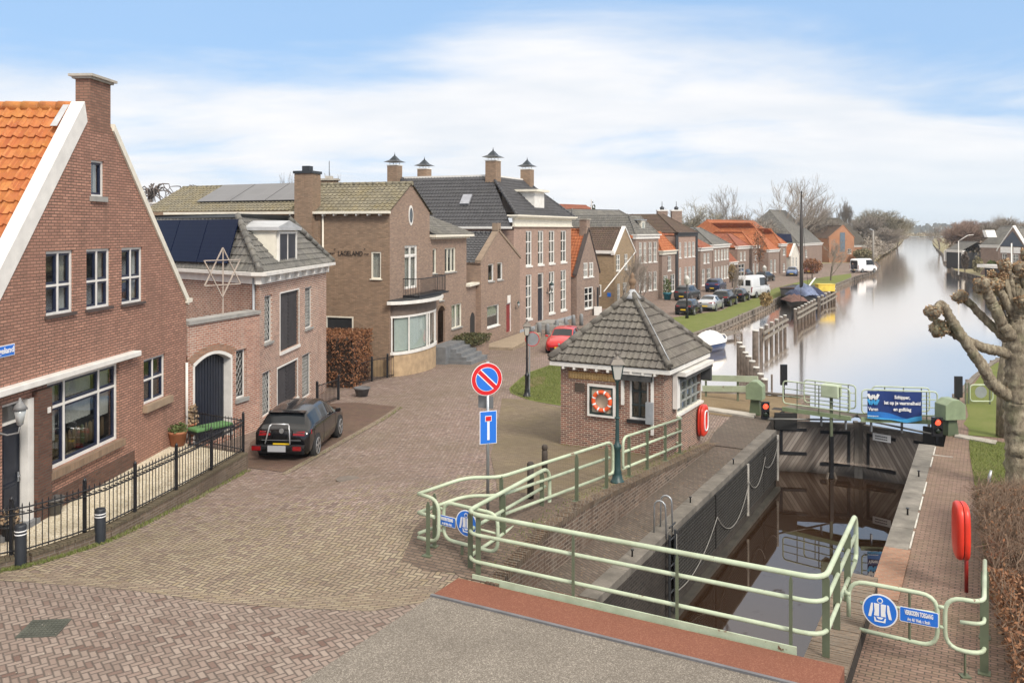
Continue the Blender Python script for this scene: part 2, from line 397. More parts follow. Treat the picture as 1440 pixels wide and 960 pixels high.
WOODG = plain('grey_wood', (.17, .145, .12), .9, var=.35, scale=2)
WOODD = plain('dark_wet_wood', (.05, .038, .03), .75, var=.4)
WHITECAP = plain('white_pile_cap', (.55, .54, .50), .7, var=.25)
GREY_RAIL = plain('dark_post_green', (.115, .135, .085), .5, var=.12)
GREENBOX = plain('green_gearbox', (.17, .22, .13), .5, var=.12)
LAMPGREEN = plain('lamp_green', (.022, .055, .055), .45, var=.2)
TERRA = plain('terracotta', (.35, .14, .07), .8, var=.3)
RUBBER = plain('tyre_rubber', (.018, .018, .018), .8)
ORANGE = plain('orange_red_plastic', (.75, .11, .03), .4, var=.05)
REDP = plain('red_plastic', (.66, .04, .02), .38, var=.12)
SIGNRED = plain('sign_red', (.60, .015, .02), .35, var=.03)
SIGNBLUE = plain('sign_blue', (.02, .16, .62), .35, var=.03)
SIGNWHITE = plain('sign_white', (.80, .80, .80), .35, var=.03)
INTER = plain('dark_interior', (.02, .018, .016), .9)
CURT = plain('pale_curtain', (.55, .53, .48), .9, var=.12, scale=8)
CURTG = plain('green_blind', (.42, .48, .44), .9, var=.06, scale=8)
WATERLINE = plain('mud_stain', (.045, .04, .032), .8, var=.4)
GLASS = glassmat('window_glass')
BARK = plain('bark', (.15, .125, .095), .95, var=.35, scale=5)
BARKD = plain('bark_grey_brown', (.135, .11, .09), .95, var=.3, scale=3)
def rails():
 k = NT('rail_green'); p = k.pos(); n = k.noise(p, 4, 5); c = k.mix(k.mr(n, .3, .7), (.40, .47, .33), (.50, .57, .42))
 r = k.noise(p, 3.3, 6, .75); f = k.mr(r, .635, .66); c = k.mix(f, c, (.14, .045, .02))
 d = k.noise(p, 60, 2); c = k.mix(k.mr(d, .55, .75, 0, .3), c, (.25, .28, .2)); g = k.noise(p, 1.3, 6, .7); c = k.mix(k.mr(g, .48, .7, 0, .45), c, (.27, .28, .19)); return k.fin(c, k.mr(n, .3, .7, .35, .6))
RAIL = rails(); MATS['rail_green'] = RAIL
BR_HOUSE1 = brick('red_brown_brick', (.45, .245, .18), (.355, .185, .135), (.115, .08, .062), w=.22, h=.068, stain=.4, mort=.012)
BR_PLINTH = brick('dark_brown_brick', (.14, .065, .045), (.09, .045, .035), (.10, .085, .07))
BR_OLD = brick('old_pink_brick', (.37, .175, .12), (.25, .115, .08), (.56, .51, .44), w=.23, h=.075, mort=.014)
BR_GAR = brick('garage_brick', (.42, .19, .13), (.31, .135, .095), (.54, .48, .41), w=.23, h=.072, mort=.012)
BR_TAN = brick('tan_brick', (.30, .205, .14), (.235, .155, .105), (.20, .16, .12), stain=.2)
BR_TAN2 = brick('tan_front_brick', (.32, .225, .17), (.265, .18, .135), (.24, .19, .155), stain=.15)
BR_ROSE = brick('rose_brick', (.38, .25, .20), (.31, .20, .16), (.34, .27, .22), stain=.2)
BR_BROWN = brick('brown_brick', (.28, .195, .155), (.21, .145, .115), (.28, .235, .20))
BR_YEL = brick('yellow_brick', (.34, .25, .155), (.27, .195, .12), (.28, .22, .15))
BR_HUT = brick('hut_brick', (.25, .105, .075), (.115, .06, .055), (.42, .35, .28), w=.2, h=.062, mort=.0125, stain=.12)
BR_WALL = brick('mossy_wall_brick', (.15, .105, .07), (.075, .05, .038), (.17, .15, .12), w=.08, h=.3, stain=.6)
BR_QUAY = brick('dark_quay_brick', (.17, .115, .085), (.065, .048, .04), (.25, .215, .175), w=.24, h=.08, mort=.013, stain=.55)
BR_ORANGE = brick('orange_brick', (.45, .19, .09), (.36, .14, .07), (.32, .24, .17))
BR_LOCK = brick('lock_chamber_brick', (.045, .038, .034), (.025, .022, .02), (.075, .068, .06), w=.2, h=.07, stain=.55)
BR_PATCH = brick('orange_patch_brick', (.36, .2, .13), (.28, .145, .095), (.28, .23, .18), w=.22, h=.075)
T_ORANGE = tiles('orange_pantile', [(.43, .135, .042), (.35, .10, .035), (.52, .20, .07), (.41, .125, .04)], moss=(.42, .20, .03), mossy=.55, w=.26, l=.33)
T_ORANGE2 = tiles('red_orange_pantile', [(.38, .12, .045), (.31, .09, .035), (.45, .165, .065)], moss=(.3, .13, .05), mossy=.4)
T_RED = tiles('old_red_pantile', [(.30, .09, .05), (.22, .065, .04), (.36, .13, .07)], mossy=.4)
T_DARK = tiles('dark_glazed_pantile', [(.055, .055, .06), (.075, .075, .082), (.045, .045, .05)], moss=(.07, .07, .06), mossy=.2, rough=.45)
T_GREY = tiles('grey_pantile', [(.14, .135, .125), (.10, .098, .09), (.19, .18, .165), (.12, .115, .105)], moss=(.2, .19, .15), mossy=.45)
T_HUT = tiles('hut_pantile', [(.14, .125, .108), (.095, .085, .075), (.18, .165, .145), (.12, .108, .095)], moss=(.22, .21, .16), mossy=.35, w=.245, l=.30)
T_BROWN = tiles('brown_pantile', [(.10, .065, .05), (.075, .05, .04), (.13, .085, .06)], mossy=.3)
T_OLIVE = tiles('mossy_pantile', [(.20, .18, .13), (.15, .135, .10), (.26, .23, .16)], moss=(.22, .17, .06), mossy=.5)
def asphalt(name, a, b, speck, sc=55):
 k = NT(name); p = k.pos(); n = k.noise(p, sc, 4, .7); c = k.mix(k.mr(n, .35, .65), a, b)
 v = k.n('ShaderNodeTexVoronoi'); v.inputs['Scale'].default_value = 70; k.l(p, v.inputs['Vector'])
 w_ = k.n('ShaderNodeSeparateXYZ'); k.l(v.outputs['Color'], w_.inputs[0])
 c = k.mix(k.mr(w_.outputs[0], .55, .95, 0, .75), c, speck)
 g = k.noise(p, .7, 6, .65); c = k.mix(k.mr(g, .4, .75, 0, .4), c, mc(a, .75))
 k.bump(k.M('ADD', n, w_.outputs[0]), .5, .006); MATS[name] = k.fin(c, .9, spec=.3); return k.m
ASPH = asphalt('asphalt', (.125, .108, .09), (.20, .178, .15), (.40, .36, .31))
REDAS = asphalt('red_wear_strip', (.17, .066, .042), (.23, .09, .058), (.30, .14, .09), 90)
def ymask(k):     # yellow clinkers belong to the near end of the street
 sp = k.n('ShaderNodeSeparateXYZ'); k.l(k.pos(), sp.inputs[0])
 n = k.noise(k.pos(), .5, 4)
 yy = k.M('ADD', sp.outputs[1], k.M('MULTIPLY', k.M('SUBTRACT', n, .5), 4))
 yy = k.M('ADD', yy, k.M('MULTIPLY', sp.outputs[0], -.16))
 a = k.mr(yy, 18.2, 22.5, 0, 1); return a
PAL_MAUVE = [(.20, .135, .11), (.29, .21, .18), (.24, .165, .14), (.36, .28, .245), (.16, .11, .10)]
PAL_YEL = [(.28, .22, .145), (.345, .29, .21), (.24, .18, .135), (.31, .25, .185), (.20, .15, .12)]
PAL_PURP = [(.275, .215, .18), (.20, .15, .125), (.32, .26, .22), (.25, .185, .155), (.29, .23, .195), (.13, .075, .06)]
STREET = paving('street_clinker', PAL_YEL, PAL_MAUVE, w=.095, rot=.35, mask=ymask, moss=.12, mossc=(.13, .115, .07))
NEARPAV = paving('near_purple_clinker', PAL_PURP, w=.105, rot=.95, mortar=(.085, .07, .06), bump=.8, moss=.15, mossc=(.16, .13, .10))
RUNNER = paving('yellow_runner_course', PAL_YEL, rot=.16, style='run', bl=.21, bh=.065)
PAL_BRN = [(.20, .155, .10), (.26, .205, .135), (.165, .125, .085), (.235, .18, .12)]
SIDEPAV = paving('mossy_side_clinker', PAL_BRN, rot=.5, style='run', bl=.20, bh=.07, moss=.35, mossc=(.17, .14, .065))
GATEPAV = paving('dark_side_clinker', [(.16, .115, .085), (.21, .155, .12), (.125, .09, .07), (.19, .14, .105)], rot=.504, style='run', bl=.20, bh=.085)
WALKPAV = paving('quay_clinker', [(.13, .10, .08), (.16, .125, .10), (.11, .085, .07), (.185, .15, .12)], rot=1.06, style='run', bl=.2, bh=.085, moss=.35, mossc=(.09, .08, .06), bump=.4)
WALKPAV_R = paving('right_quay_clinker', [(.24, .155, .12), (.30, .20, .155), (.20, .13, .10), (.27, .19, .14)], rot=.504, style='run', bl=.2, bh=.085, moss=.3, mossc=(.18, .15, .08), bump=.6)
PARKPAV = paving('parking_clinker', [(.15, .085, .065), (.19, .115, .085), (.12, .07, .06)], rot=.05, style='run', bl=.2, bh=.08, moss=.3, mossc=(.10, .09, .05))
def grassmat(name, a, b, c3):
 k = NT(name); p = k.pos(); n = k.noise(p, 1.2, 6, .65); c = k.mix(k.mr(n, .35, .68), a, b)
 n2 = k.noise(p, 30, 3, .7); c = k.mix(k.mr(n2, .4, .7, 0, .6), c, c3)
 n3 = k.noise(p, .5, 5, .7); c = k.mix(k.mr(n3, .58, .72, 0, .7), c, (.19, .15, .085))
 k.bump(n2, .8, .03); MATS[name] = k.fin(c, .9, spec=.2); return k.m
GRASS = grassmat('grass', (.13, .16, .038), (.18, .19, .06), (.095, .12, .03))
EARTH = grassmat('leafy_earth', (.20, .145, .085), (.25, .19, .115), (.14, .10, .055))
FIELD = grassmat('field', (.20, .18, .09), (.30, .26, .16), (.24, .2, .12))
def gravelm():
 k = NT('pale_gravel'); p = k.pos(); v = k.n('ShaderNodeTexVoronoi'); v.inputs['Scale'].default_value = 38; k.l(p, v.inputs['Vector'])
 sp = k.n('ShaderNodeSeparateXYZ'); k.l(v.outputs['Color'], sp.inputs[0]); c = k.ramp(sp.outputs[0], [(0, (.38, .31, .2)), (.5, (.6, .53, .39)), (1, (.72, .67, .56))])
 n = k.noise(p, 1.5, 5); c = k.mix(k.mr(n, .5, .75, 0, .4), c, (.25, .22, .12))
 k.bump(v.outputs['Distance'], .8, .015); return k.fin(c, .9)
GRAVEL = gravelm()
def water(name, base, fmul, fadd, rough, bump, mud=0):
 k = NT(name); p = k.pos(); gl = k.n('ShaderNodeBsdfGlossy'); gl.inputs['Roughness'].default_value = rough; gl.inputs[0].default_value = (1, .93, .865, 1)
 df = k.n('ShaderNodeBsdfDiffuse'); df.inputs[0].default_value = (*base, 1)
 fr = k.n('ShaderNodeFresnel'); fr.inputs[0].default_value = 1.45
 f = k.M('ADD', k.M('MULTIPLY', fr.outputs[0], fmul), fadd, clamp=True)
 if mud:
  n = k.noise(p, 1.1, 7, .75, 1.5); mm = k.mr(n, .60, .66, 1, .35); f = k.M('MULTIPLY', f, mm)
 m = k.n('ShaderNodeMixShader'); k.l(f, m.inputs[0]); k.l(df.outputs[0], m.inputs[1]); k.l(gl.outputs[0], m.inputs[2]); k.l(m.outputs[0], k.out.inputs[0])
 b = k.n('ShaderNodeBump'); b.inputs['Strength'].default_value = bump; b.inputs['Distance'].default_value = .02
 nz = k.noise(k.mapv(p, rot=.5, scale=(1, .6, 1)), .9, 3); k.l(nz, b.inputs['Height'])
 for q in (gl, fr): k.l(b.outputs[0], q.inputs['Normal'])
 k.t.nodes.remove(k.b); MATS[name] = k.m; return k.m
CANALW = water('canal_water', (.42, .375, .345), .9, .50, .09, .03)
CHAMBW = water('lock_water', (.030, .016, .009), 1.0, .08, .012, .05, 1)
SOLAR = None
def solarm(name, base, line, w, h, coat=1):
 k = NT(name); b = k.n('ShaderNodeTexBrick'); k.l(k.uv(), b.inputs['Vector']); b.offset = 0
 b.inputs['Scale'].default_value = 1; b.inputs['Brick Width'].default_value = w; b.inputs['Row Height'].default_value = h; b.inputs['Mortar Size'].default_value = .006
 b.inputs['Color1'].default_value = (*base, 1); b.inputs['Color2'].default_value = (*mc(base, 1.15), 1); b.inputs['Mortar'].default_value = (*line, 1)
 return k.fin(b.outputs[0], .35, spec=.25*coat)
SOLAR = solarm('solar_cells', (.004, .008, .028), (.015, .02, .045), .16, .16, .3)
SOLARG = solarm('pale_solar_glass', (.13, .13, .135), (.22, .22, .22), 1.0, .8)
# ================================================================ ground, water, lock walls
ZW = -.5          # quays beside the lock
ZLW = -2.52       # water in the chamber
ZCW = -2.1        # water in the canal
def xy(p): return (p[0], p[1])
def stp(*a): return [xy(ST(s, t)) for s, t in a]
rev_px = [(945, 474), (975, 469), (1010, 457), (1040, 444), (1074, 429), (1099, 416), (1130, 409), (1168, 402), (1197, 391), (1220, 384), (1234, 378), (1237, 374.5), (1231, 368)]
REV = [GP(*p) for p in rev_px]
FARL = [PZ(u, v, -1.6) for u, v in ((1238, 361), (1252, 353), (1263, 346), (1268, 340), (1272, 335.2), (1278, 332.9))]
land_left = (stp((-3, -8.5), (13.38, -8.5), (13.38, -7.71), (27.3, -7.71), (27.3, -6.44), (30.4, -6.44), (30.4, -7.0), (34.6, -7.0), (34.8, -6.6), (37.7, -6.6), (37.6, -9.1), (36.5, -10.9))
    + [(4.6, 39), (3.8, 46), (8.2, 54.5)] + [xy(p) for p in REV])
LL_far = [xy(p) for p in FARL]
near_poly = land_left+[(60, 190), (-60, 190), (-60, -3)]
struct(sheet('street', near_poly, zG, STREET, 1.0))
far_poly = [(60, 190), xy(REV[-1])]+LL_far+[(-900, 1000), (-900, 190)]
struct(sheet('ground', far_poly, lambda x, y: -1.52, FIELD, 60.0))
struct(sheet('quay_walk', stp((14.9, -7.71), (28.2, -7.71), (28.2, -6.79), (14.9, -6.79)), lambda x, y: ZW+.0, WALKPAV, 1.0))
def over(name, poly, mat, dz, kind='structure', f=zG):
 o = sheet(name, poly, f, mat, 1.0, dz); o['kind'] = kind; return o
def gpl(*px): return [xy(GP(*p)) for p in px]
over('near_paving', [xy(GP(-80, 822))]+gpl((0, 817), (100, 823), (200, 832), (307, 849), (420, 856), (520, 860), (606, 846))+stp((12.5, -8.51), (-3, -8.51))+[(-16, 2)], NEARPAV, .012)
over('runner_course', [xy(GP(-80, 809))]+gpl((0, 803), (60, 805), (180, 818), (307, 836), (440, 840), (560, 832), (616, 822), (618, 833), (606, 846), (520, 860), (420, 856), (307, 849), (200, 832), (100, 823), (0, 817))+[xy(GP(-80, 822))], RUNNER, .016)
over('side_paving', gpl((706, 560), (742, 562), (795, 575))+stp((24.2, -11.7), (24.2, -8.2), (30.4, -8.0), (30.4, -6.85), (27.3, -6.85), (27.3, -7.8), (17.6, -7.8), (17.6, -8.9))+gpl((700, 690), (690, 640), (700, 600)), SIDEPAV, .012)
over('gate_paving', stp((17.6, -8.9), (17.6, -7.8), (13.42, -7.8), (13.42, -8.47))+gpl((640, 806), (560, 800), (585, 740), (640, 700), (690, 690)), GATEPAV, .013)
over('parking_bay', gpl((345, 657), (398, 664), (534, 590), (560, 572), (500, 566), (450, 568), (400, 590), (352, 622)), PARKPAV, .012)
over('kerb_strip', gpl((396, 666), (402, 668), (538, 592), (566, 573), (560, 571), (533, 589)), RUNNER, .018)
over('quay_head', stp((27.3, -7.9), (27.3, -6.79), (30.4, -6.79), (32.6, -7.0), (32.4, -8.4), (29, -8.2)), WALKPAV, .016)
over('leafy_bank', stp((32.6, -7.0), (34.55, -7.0), (34.8, -6.65), (37.6, -6.65), (37.5, -9.1), (36.5, -10.8), (36, -13), (32.0, -13), (31.9, -8.2)), EARTH, .012)
lawn_far = gpl((900, 470), (925, 455), (942, 447.5), (969, 443), (1014, 437), (1028, 430), (1050, 423), (1071, 415), (1090, 405), (1129, 395), (1160, 389.5), (1197, 384.5))+[xy(GP(*p)) for p in ((1197, 390.5), (1168, 401.4), (1130, 408.4), (1099, 415.4), (1074, 428.3), (1040, 443.2), (1010, 456.2), (975, 468), (945, 473))]+[(8.2, 54.2), (4.0, 46.2), (3.0, 44)]
over('lawn', lawn_far, GRASS, .014)
over('lawn', gpl((716, 546), (728, 535), (742, 524), (775, 513), (800, 505))+[(3.5, 44), (4.5, 39), (4.6, 34)]+gpl((790, 571), (745, 563), (718, 553)), GRASS, .014)
over('dirt_patch', gpl((735, 540), (750, 530), (768, 530), (764, 540), (745, 546)), EARTH, .020)
right_poly = stp((-3, -1.85), (17.5, -1.85), (17.5, -1.99), (30.7, -1.99), (30.7, -1.3), (34.4, -1.3), (34.8, -1.75), (36.6, -1.75))+[xy(GP(u, v, zGR)) for u, v in ((1345, 560), (1372, 530), (1400, 508), (1440, 492))]+[(90, 75), (90, -20), (0, -20)]
struct(sheet('quay_walk', right_poly, zGR, WALKPAV_R, 1.0))
_gr = [xy(GP(u, v, zGR)) for u, v in ((1392, 840), (1381, 760), (1374, 700), (1364, 640), (1363, 618), (1440, 625), (1500, 700), (1500, 860))]
over('lawn', _gr, GRASS, .014, f=zGR)
over('lawn', [xy(GP(u, v, zGR)) for u, v in ((1362, 612), (1362, 602), (1355, 596), (1362, 585), (1356, 558), (1385, 520), (1402, 510), (1440, 496), (1560, 500), (1560, 640), (1440, 618))], GRASS, .012, f=zGR)
farR = [PZ(u, v, -1.5) for u, v in ((1640, 404), (1440, 400), (1410, 397), (1393, 393), (1370, 387.5), (1342, 381), (1336, 373), (1328, 366), (1325, 356), (1317, 349), (1312, 343), (1311, 338), (1316, 334.2))]
struct(sheet('ground', [xy(p) for p in farR]+[(1400, 1000), (1400, 100)], lambda x, y: -1.5, FIELD, 40.0))
struct(sheet('fields', [(-3000, 930), (3000, 930), (5200, 6000), (-5200, 6000)], lambda x, y: -1.55, FIELD, 1500))
def flat(name, pts, z, mat):
 mb = MB(); mb.add([(p[0], p[1], z) for p in pts], [list(range(len(pts)))]); return struct(mb.build(name, mat))
flat('lock_water', stp((2, -7.2), (2, -1.2), (33.2, -1.2), (33.2, -7.2)), ZLW, CHAMBW)
flat('canal_water', [xy(ST(33.3, -40)), xy(ST(33.3, 60)), (400, 60), (900, 950), (-60, 950), (-60, 60)], ZCW, CANALW)
flat('pavement', [(-2000, 955), (2000, 955), (2000, 960), (-2000, 960)], -1.56, FIELD)
def wall_strip(mb, pts, zt, zb, mi=0, thick=0):
 for i in range(len(pts)-1):
  a, b = pts[i], pts[i+1]
  za, zb_ = (zt(a[0], a[1]), zt(b[0], b[1])) if callable(zt) else (zt, zt)
  mb.quad((a[0], a[1], zb), (b[0], b[1], zb), (b[0], b[1], zb_), (a[0], a[1], za), mi=mi)
def solid_wall(mb, P, th, zt, zb, mi=0):
 """P plan points; thickness th to the left of travel direction"""
 for i in range(len(P)-1):
  a, b = Vector((*P[i][:2], 0)), Vector((*P[i+1][:2], 0)); d = (b-a).normalized(); n = Vector((-d.y, d.x, 0))*th
  z = [zt(a.x, a.y), zt(b.x, b.y)] if callable(zt) else [zt, zt]
  q = [a, b, b+n, a+n]
  mb.prism([(p.x, p.y) for p in q], zb, [z[0], z[1], z[1], z[0]], mi)
rw = thing('retaining_wall', 'mossy dark brick retaining wall rising from the quay walk to the street beside the lock', 'wall', ST(20, -7.8, ZW))
mb = MB(); seg = [xy(ST(13.4+i*(27.3-13.4)/14, -7.71)) for i in range(15)]
solid_wall(mb, seg, .45, lambda x, y: zG(x, y)-.07, -3.2); mb.build('wall', BR_QUAY, rw)
mb = MB()
for i in range(14):
 a, b = Vector((*seg[i], 0)), Vector((*seg[i+1], 0)); n = int((b-a).length/.075)
 for j in range(n):
  p, q = a.lerp(b, j/n), a.lerp(b, (j+.86)/n); z = zG(p.x, p.y)+.035; dn = ST(0, -.26)
  p = p+ST(0, .025); q = q+ST(0, .025)
  mb.prism([(p.x, p.y), (q.x, q.y), (q.x+dn.x, q.y+dn.y), (p.x+dn.x, p.y+dn.y)], z-.11, z+random.uniform(-.006, .006))
mb.build('coping', BR_WALL, rw)
mb = MB(); mb.prism([xy(ST(13.42, -7.7)), xy(ST(14.3, -7.7)), xy(ST(14.3, -7.68)), xy(ST(13.42, -7.68))], -1.5, -.35); mb.build('inspection_plate', plain('grey_plate', (.22, .25, .30), .45, metal=.4), rw)
lw = thing('lock_wall', 'left wall of the lock chamber, black fender panels under a stone coping', 'wall', ST(22, -6.5, ZLW))
mb = MB()
solid_wall(mb, stp((14.9, -6.44), (30.4, -6.44)), .7, ZW-.16, -4.2)
solid_wall(mb, stp((-3, -6.44), (14.9, -6.44)), 1.27, -1.75, -4.2)
solid_wall(mb, stp((30.4, -6.44), (30.4, -7.0)), .3, ZW-.03, -4.2)
solid_wall(mb, stp((30.4, -7.0), (34.6, -7.0)), .4, ZW-.05, -4.2)
mb.build('wall', BR_LOCK, lw)
mb = MB()      # sloping end of the quay walk down towards the bridge
a = [ST(14.9, -7.71, ZW), ST(14.9, -6.44, ZW), ST(13.7, -6.44, -1.75), ST(13.7, -7.71, -1.75)]
b = [p+Vector((0, 0, -2)) for p in a]
mb.box8([b[3], b[2], b[1], b[0], a[3], a[2], a[1], a[0]]); mb.build('wing_wall', BR_QUAY, lw)
mb = MB()
for s0 in [14.9+i*1.55 for i in range(10)]:
 if abs(s0-18.0) < .1: s1 = s0+1.55
 mb.prism(stp((s0+.008, -6.79), (s0+1.542, -6.79), (s0+1.542, -6.42), (s0+.008, -6.42))[::-1], ZW-.16, ZW+.02)
mb.build('coping', plain('mossy_coping', (.15, .135, .115), .9, var=.4, scale=2), lw, bevel=.012)
mb = MB(); mb.prism(stp((14.9, -6.44), (30.38, -6.44), (30.38, -6.28), (14.9, -6.28))[::-1], -3.4, ZLW+.12); mb.build('footing_ledge', WATERLINE, lw)
for s0, s1 in ((19.35, 22.6), (22.75, 26.1), (26.25, 28.2), (28.3, 30.2)):
 mb = MB(); mb.prism(stp((s0, -6.435), (s1, -6.435), (s1, -6.37), (s0, -6.37))[::-1], ZLW+.45, ZW-.14, 0)
 z = ZLW+.5
 while z < ZW-.18:
  mb.bar(ST(s0, -6.36, z), ST(s1, -6.36, z), .012, .018, 1); z += .085
 s_ = s0+.06
 while s_ < s1-.03:
  mb.bar(ST(s_, -6.36, ZLW+.47), ST(s_, -6.36, ZW-.15), .016, .012, 1); s_ += .13
 mb.build('fender_panel', [plain('black_fender_board', (.02, .019, .018), .8, var=.35), plain('fender_mesh', (.055, .052, .048), .6)], lw)
for s_ in (19.32, 26.15, 30.3):
 mb = MB(); mb.bar(ST(s_, -6.36, ZLW+.35), ST(s_, -6.36, ZW-.12), .05, .07); mb.build('guide_strip', plain('white_strip', (.42, .40, .36), .7, var=.4), lw)
ld = thing('quay_ladder', 'steel ladder in the left lock wall with two curved hand hoops on the quay', 'ladder', ST(18.7, -6.4, ZW))
L0 = PZ(985, 733, ZW); sL = 19.02
mb = MB()
for t in (-6.33,):
 for ds in (-.2, .2):
  mb.bar(ST(sL+ds, t, ZLW-.2), ST(sL+ds, t, ZW+.02), .05)
for i in range(8): mb.tube([ST(sL-.2, -6.33, ZLW+.1+i*.3), ST(sL+.2, -6.33, ZLW+.1+i*.3)], .02, 6)
mb.build('rungs', ANTHR, ld)
for ds in (-.22, .22):
 mb = MB(); pts = [ST(sL+ds, -6.40, ZW-.05), ST(sL+ds, -6.42, ZW+.6)]
 for i in range(7):
  a = math.pi*i/6; pts.append(ST(sL+ds, -6.42-.13+.13*math.cos(a), ZW+.62+.14*math.sin(a)))
 pts.append(ST(sL+ds, -6.69, ZW+.02)); mb.tube(pts, .02, 7); mb.build('hand_hoop', STEEL, ld)
def chain(name, label, s0, s1, z0, z1, sag):
 mb = MB(); pts = []
 for i in range(17):
  f = i/16; pts.append(ST(s0+(s1-s0)*f, -6.32, z0+(z1-z0)*f-sag*4*f*(1-f)))
 mb.tube(pts, .013, 6); tag(mb.build(name, plain('grey_rope', (.22, .21, .195), .8)), label, 'rope', 'ropes along the lock wall')
chain('mooring_rope', 'slack rope hung on the black panels next to the quay ladder', 19.2, 22.68, -1.9, -1.2, .35)
chain('mooring_rope', 'rope looping under the middle fender panel of the left lock wall', 22.68, 26.15, -1.2, -1.15, .75)
chain('mooring_rope', 'short rope at the fender panel nearest the lock gates', 26.15, 28.25, -1.15, -.9, .5)
chain('mooring_rope', 'last short rope curving up to the corner by the red signal light', 28.25, 30.3, -1.2, -.75, .35)
for s_, t_, lb in ((17.2, -6.6, 'iron mooring pin on the left quay on the bridge side of the ladder'), (21.3, -6.62, 'iron mooring pin on the left quay just beyond the ladder hoops'), (25.4, -6.6, 'iron mooring pin on the left quay level with the red buoy case')):
 mb = MB(); mb.lathe(ST(s_, t_, ZW+.02), [(.02, 0), (.018, .12), (.035, .13), (.035, .15)], 8)
 tag(mb.build('mooring_pin', BLACKP), lb, 'mooring pin', 'mooring pins on the left quay')
rl = thing('lock_wall', 'right wall of the lock chamber with worn stone coping and a patch of orange brick', 'wall', ST(22, -2, ZLW))
mb = MB()
solid_wall(mb, stp((30.7, -1.99), (17.5, -1.99)), .5, ZW-.14, -4.2)
solid_wall(mb, stp((30.7, -1.3), (30.7, -1.99)), .3, ZW-.03, -4.2)
solid_wall(mb, stp((34.8, -1.3), (30.7, -1.3)), .4, ZW-.05, -4.2)
solid_wall(mb, stp((17.5, -2.45), (-3, -2.45)), .6, -.24, -4.2)
mb.build('wall', BR_LOCK, rl)
mb = MB()
for i in range(7):
 s0 = 20.4+i*1.47; mb.prism(stp((s0+.01, -2.02), (s0+1.46, -2.02), (s0+1.46, -1.55), (s0+.01, -1.55))[::-1], ZW-.15, ZW+.022)
mb.build('coping', plain('stained_coping', (.20, .185, .16), .9, var=.4, scale=2), rl, bevel=.012)
mb = MB(); mb.prism(stp((17.52, -2.02), (20.38, -2.02), (20.38, -1.50), (17.52, -1.50))[::-1], ZW-.15, ZW+.026); mb.build('brick_patch', BR_PATCH, rl)
mb = MB()
for i in range(7):
 s0 = 20.45+i*1.47
 if i == 4: continue
 mb.prism(stp((s0+.1, -1.545), (s0+1.3, -1.545), (s0+1.3, -1.51), (s0+.1, -1.51))[::-1], ZW-.05, ZW+.018)
mb.prism(stp((29.4, -1.55), (29.43, -1.55), (29.43, -1.0), (29.4, -1.0))[::-1], ZW-.05, ZW+.018)
mb.build('white_joint', plain('white_joint', (.52, .50, .45), .8, var=.3), rl)
pr = thing('pier_wall', 'weathered brick pier at the right end of the bridge railing', 'wall', ST(15.4, -2.1, ZLW))
mb = MB(); mb.prism(stp((12.9, -2.47), (17.5, -2.47), (17.5, -1.86), (12.9, -1.86))[::-1], -4.2, -.17); mb.build('wall', BR_QUAY, pr)
mb = MB()
for i in range(60):
 s0 = 13.42+i*.068; mb.prism(stp((s0, -2.49), (s0+.058, -2.49), (s0+.058, -1.84), (s0, -1.84))[::-1], -.17, -.10+random.uniform(-.008, .008))
mb.build('coping', brick('pier_coping', (.26, .20, .15), (.20, .15, .11), (.2, .18, .15), stain=.7), pr)
for s_, t_, lb in ((22.9, -1.75, 'iron mooring pin on the right quay nearer the orange brick patch'), (26.6, -1.75, 'iron mooring pin on the right quay nearer the lock gates')):
 mb = MB(); mb.lathe(ST(s_, t_, ZW+.02), [(.025, 0), (.02, .14), (.04, .15), (.04, .17)], 8)
 tag(mb.build('mooring_pin', BLACKP), lb, 'mooring pin', 'mooring pins on the right quay')
for nm, P, z in (('stone_strip', [(1342, 615), (1400, 626), (1402, 621), (1344, 611)], 0),):
 mb = MB(); q = [GP(u, v, zGR) for u, v in P]; mb.prism([xy(p) for p in q], ZW-.1, ZW+.05); struct(mb.build(nm, COPING))
mb = MB(); q = [PZ(u, v, ZW) for u, v in ((986, 577), (1060, 588), (1063, 583), (990, 573))]; mb.prism([xy(p) for p in q], ZW-.1, ZW+.06); struct(mb.build('stone_strip', COPING))
def revet(name, label, pts, zt, mat=WOODG, piles=1.4, h=.75):
 t = thing(name, label, 'revetment', (*pts[0][:2], ZCW)); mb = MB(); mb2 = MB(); k = 0
 for i in range(len(pts)-1):
  a, b = Vector((*pts[i][:2], 0)), Vector((*pts[i+1][:2], 0)); L = (b-a).length
  za = zt(a.x, a.y) if callable(zt) else zt; zb = zt(b.x, b.y) if callable(zt) else zt
  d = (b-a).normalized(); n = Vector((d.y, -d.x, 0))*.06
  for z0, z1, o in ((-.02, .06, 1.5), (-.30, -.06, 0), (-.56, -.34, 1.2), (-1.6, -.60, 0)):
   A = a+n*o; B = b+n*o
   P = [(A.x-n.x*3, A.y-n.y*3, za+z0), (A.x+n.x, A.y+n.y, za+z0), (B.x+n.x, B.y+n.y, zb+z0), (B.x-n.x*3, B.y-n.y*3, zb+z0)]
   mb.box8(P+[(p[0], p[1], p[2]+(z1-z0)) for p in P])
  m = max(1, int(L/piles))
  for j in range(m):
   p = a.lerp(b, (j+random.uniform(.3, .7))/m)+n*2.2; z = za+(zb-za)*j/m
   pl = MB(); pl.tube([(p.x, p.y, ZCW-.8), (p.x, p.y, z+random.uniform(-.12, .22))], random.uniform(.07, .11), 7); pl.build('pile', WOODG, t)
 mb.build('planking', mat, t); return t
revet('revetment', 'weathered plank revetment along the lawn and the parked cars', [(3.8, 46), (8.2, 54.5)]+REV[:9], zG)
revet('revetment', 'dark timber bank edge curving round the far end of the street', REV[8:], zG, WOODD, 2.2)
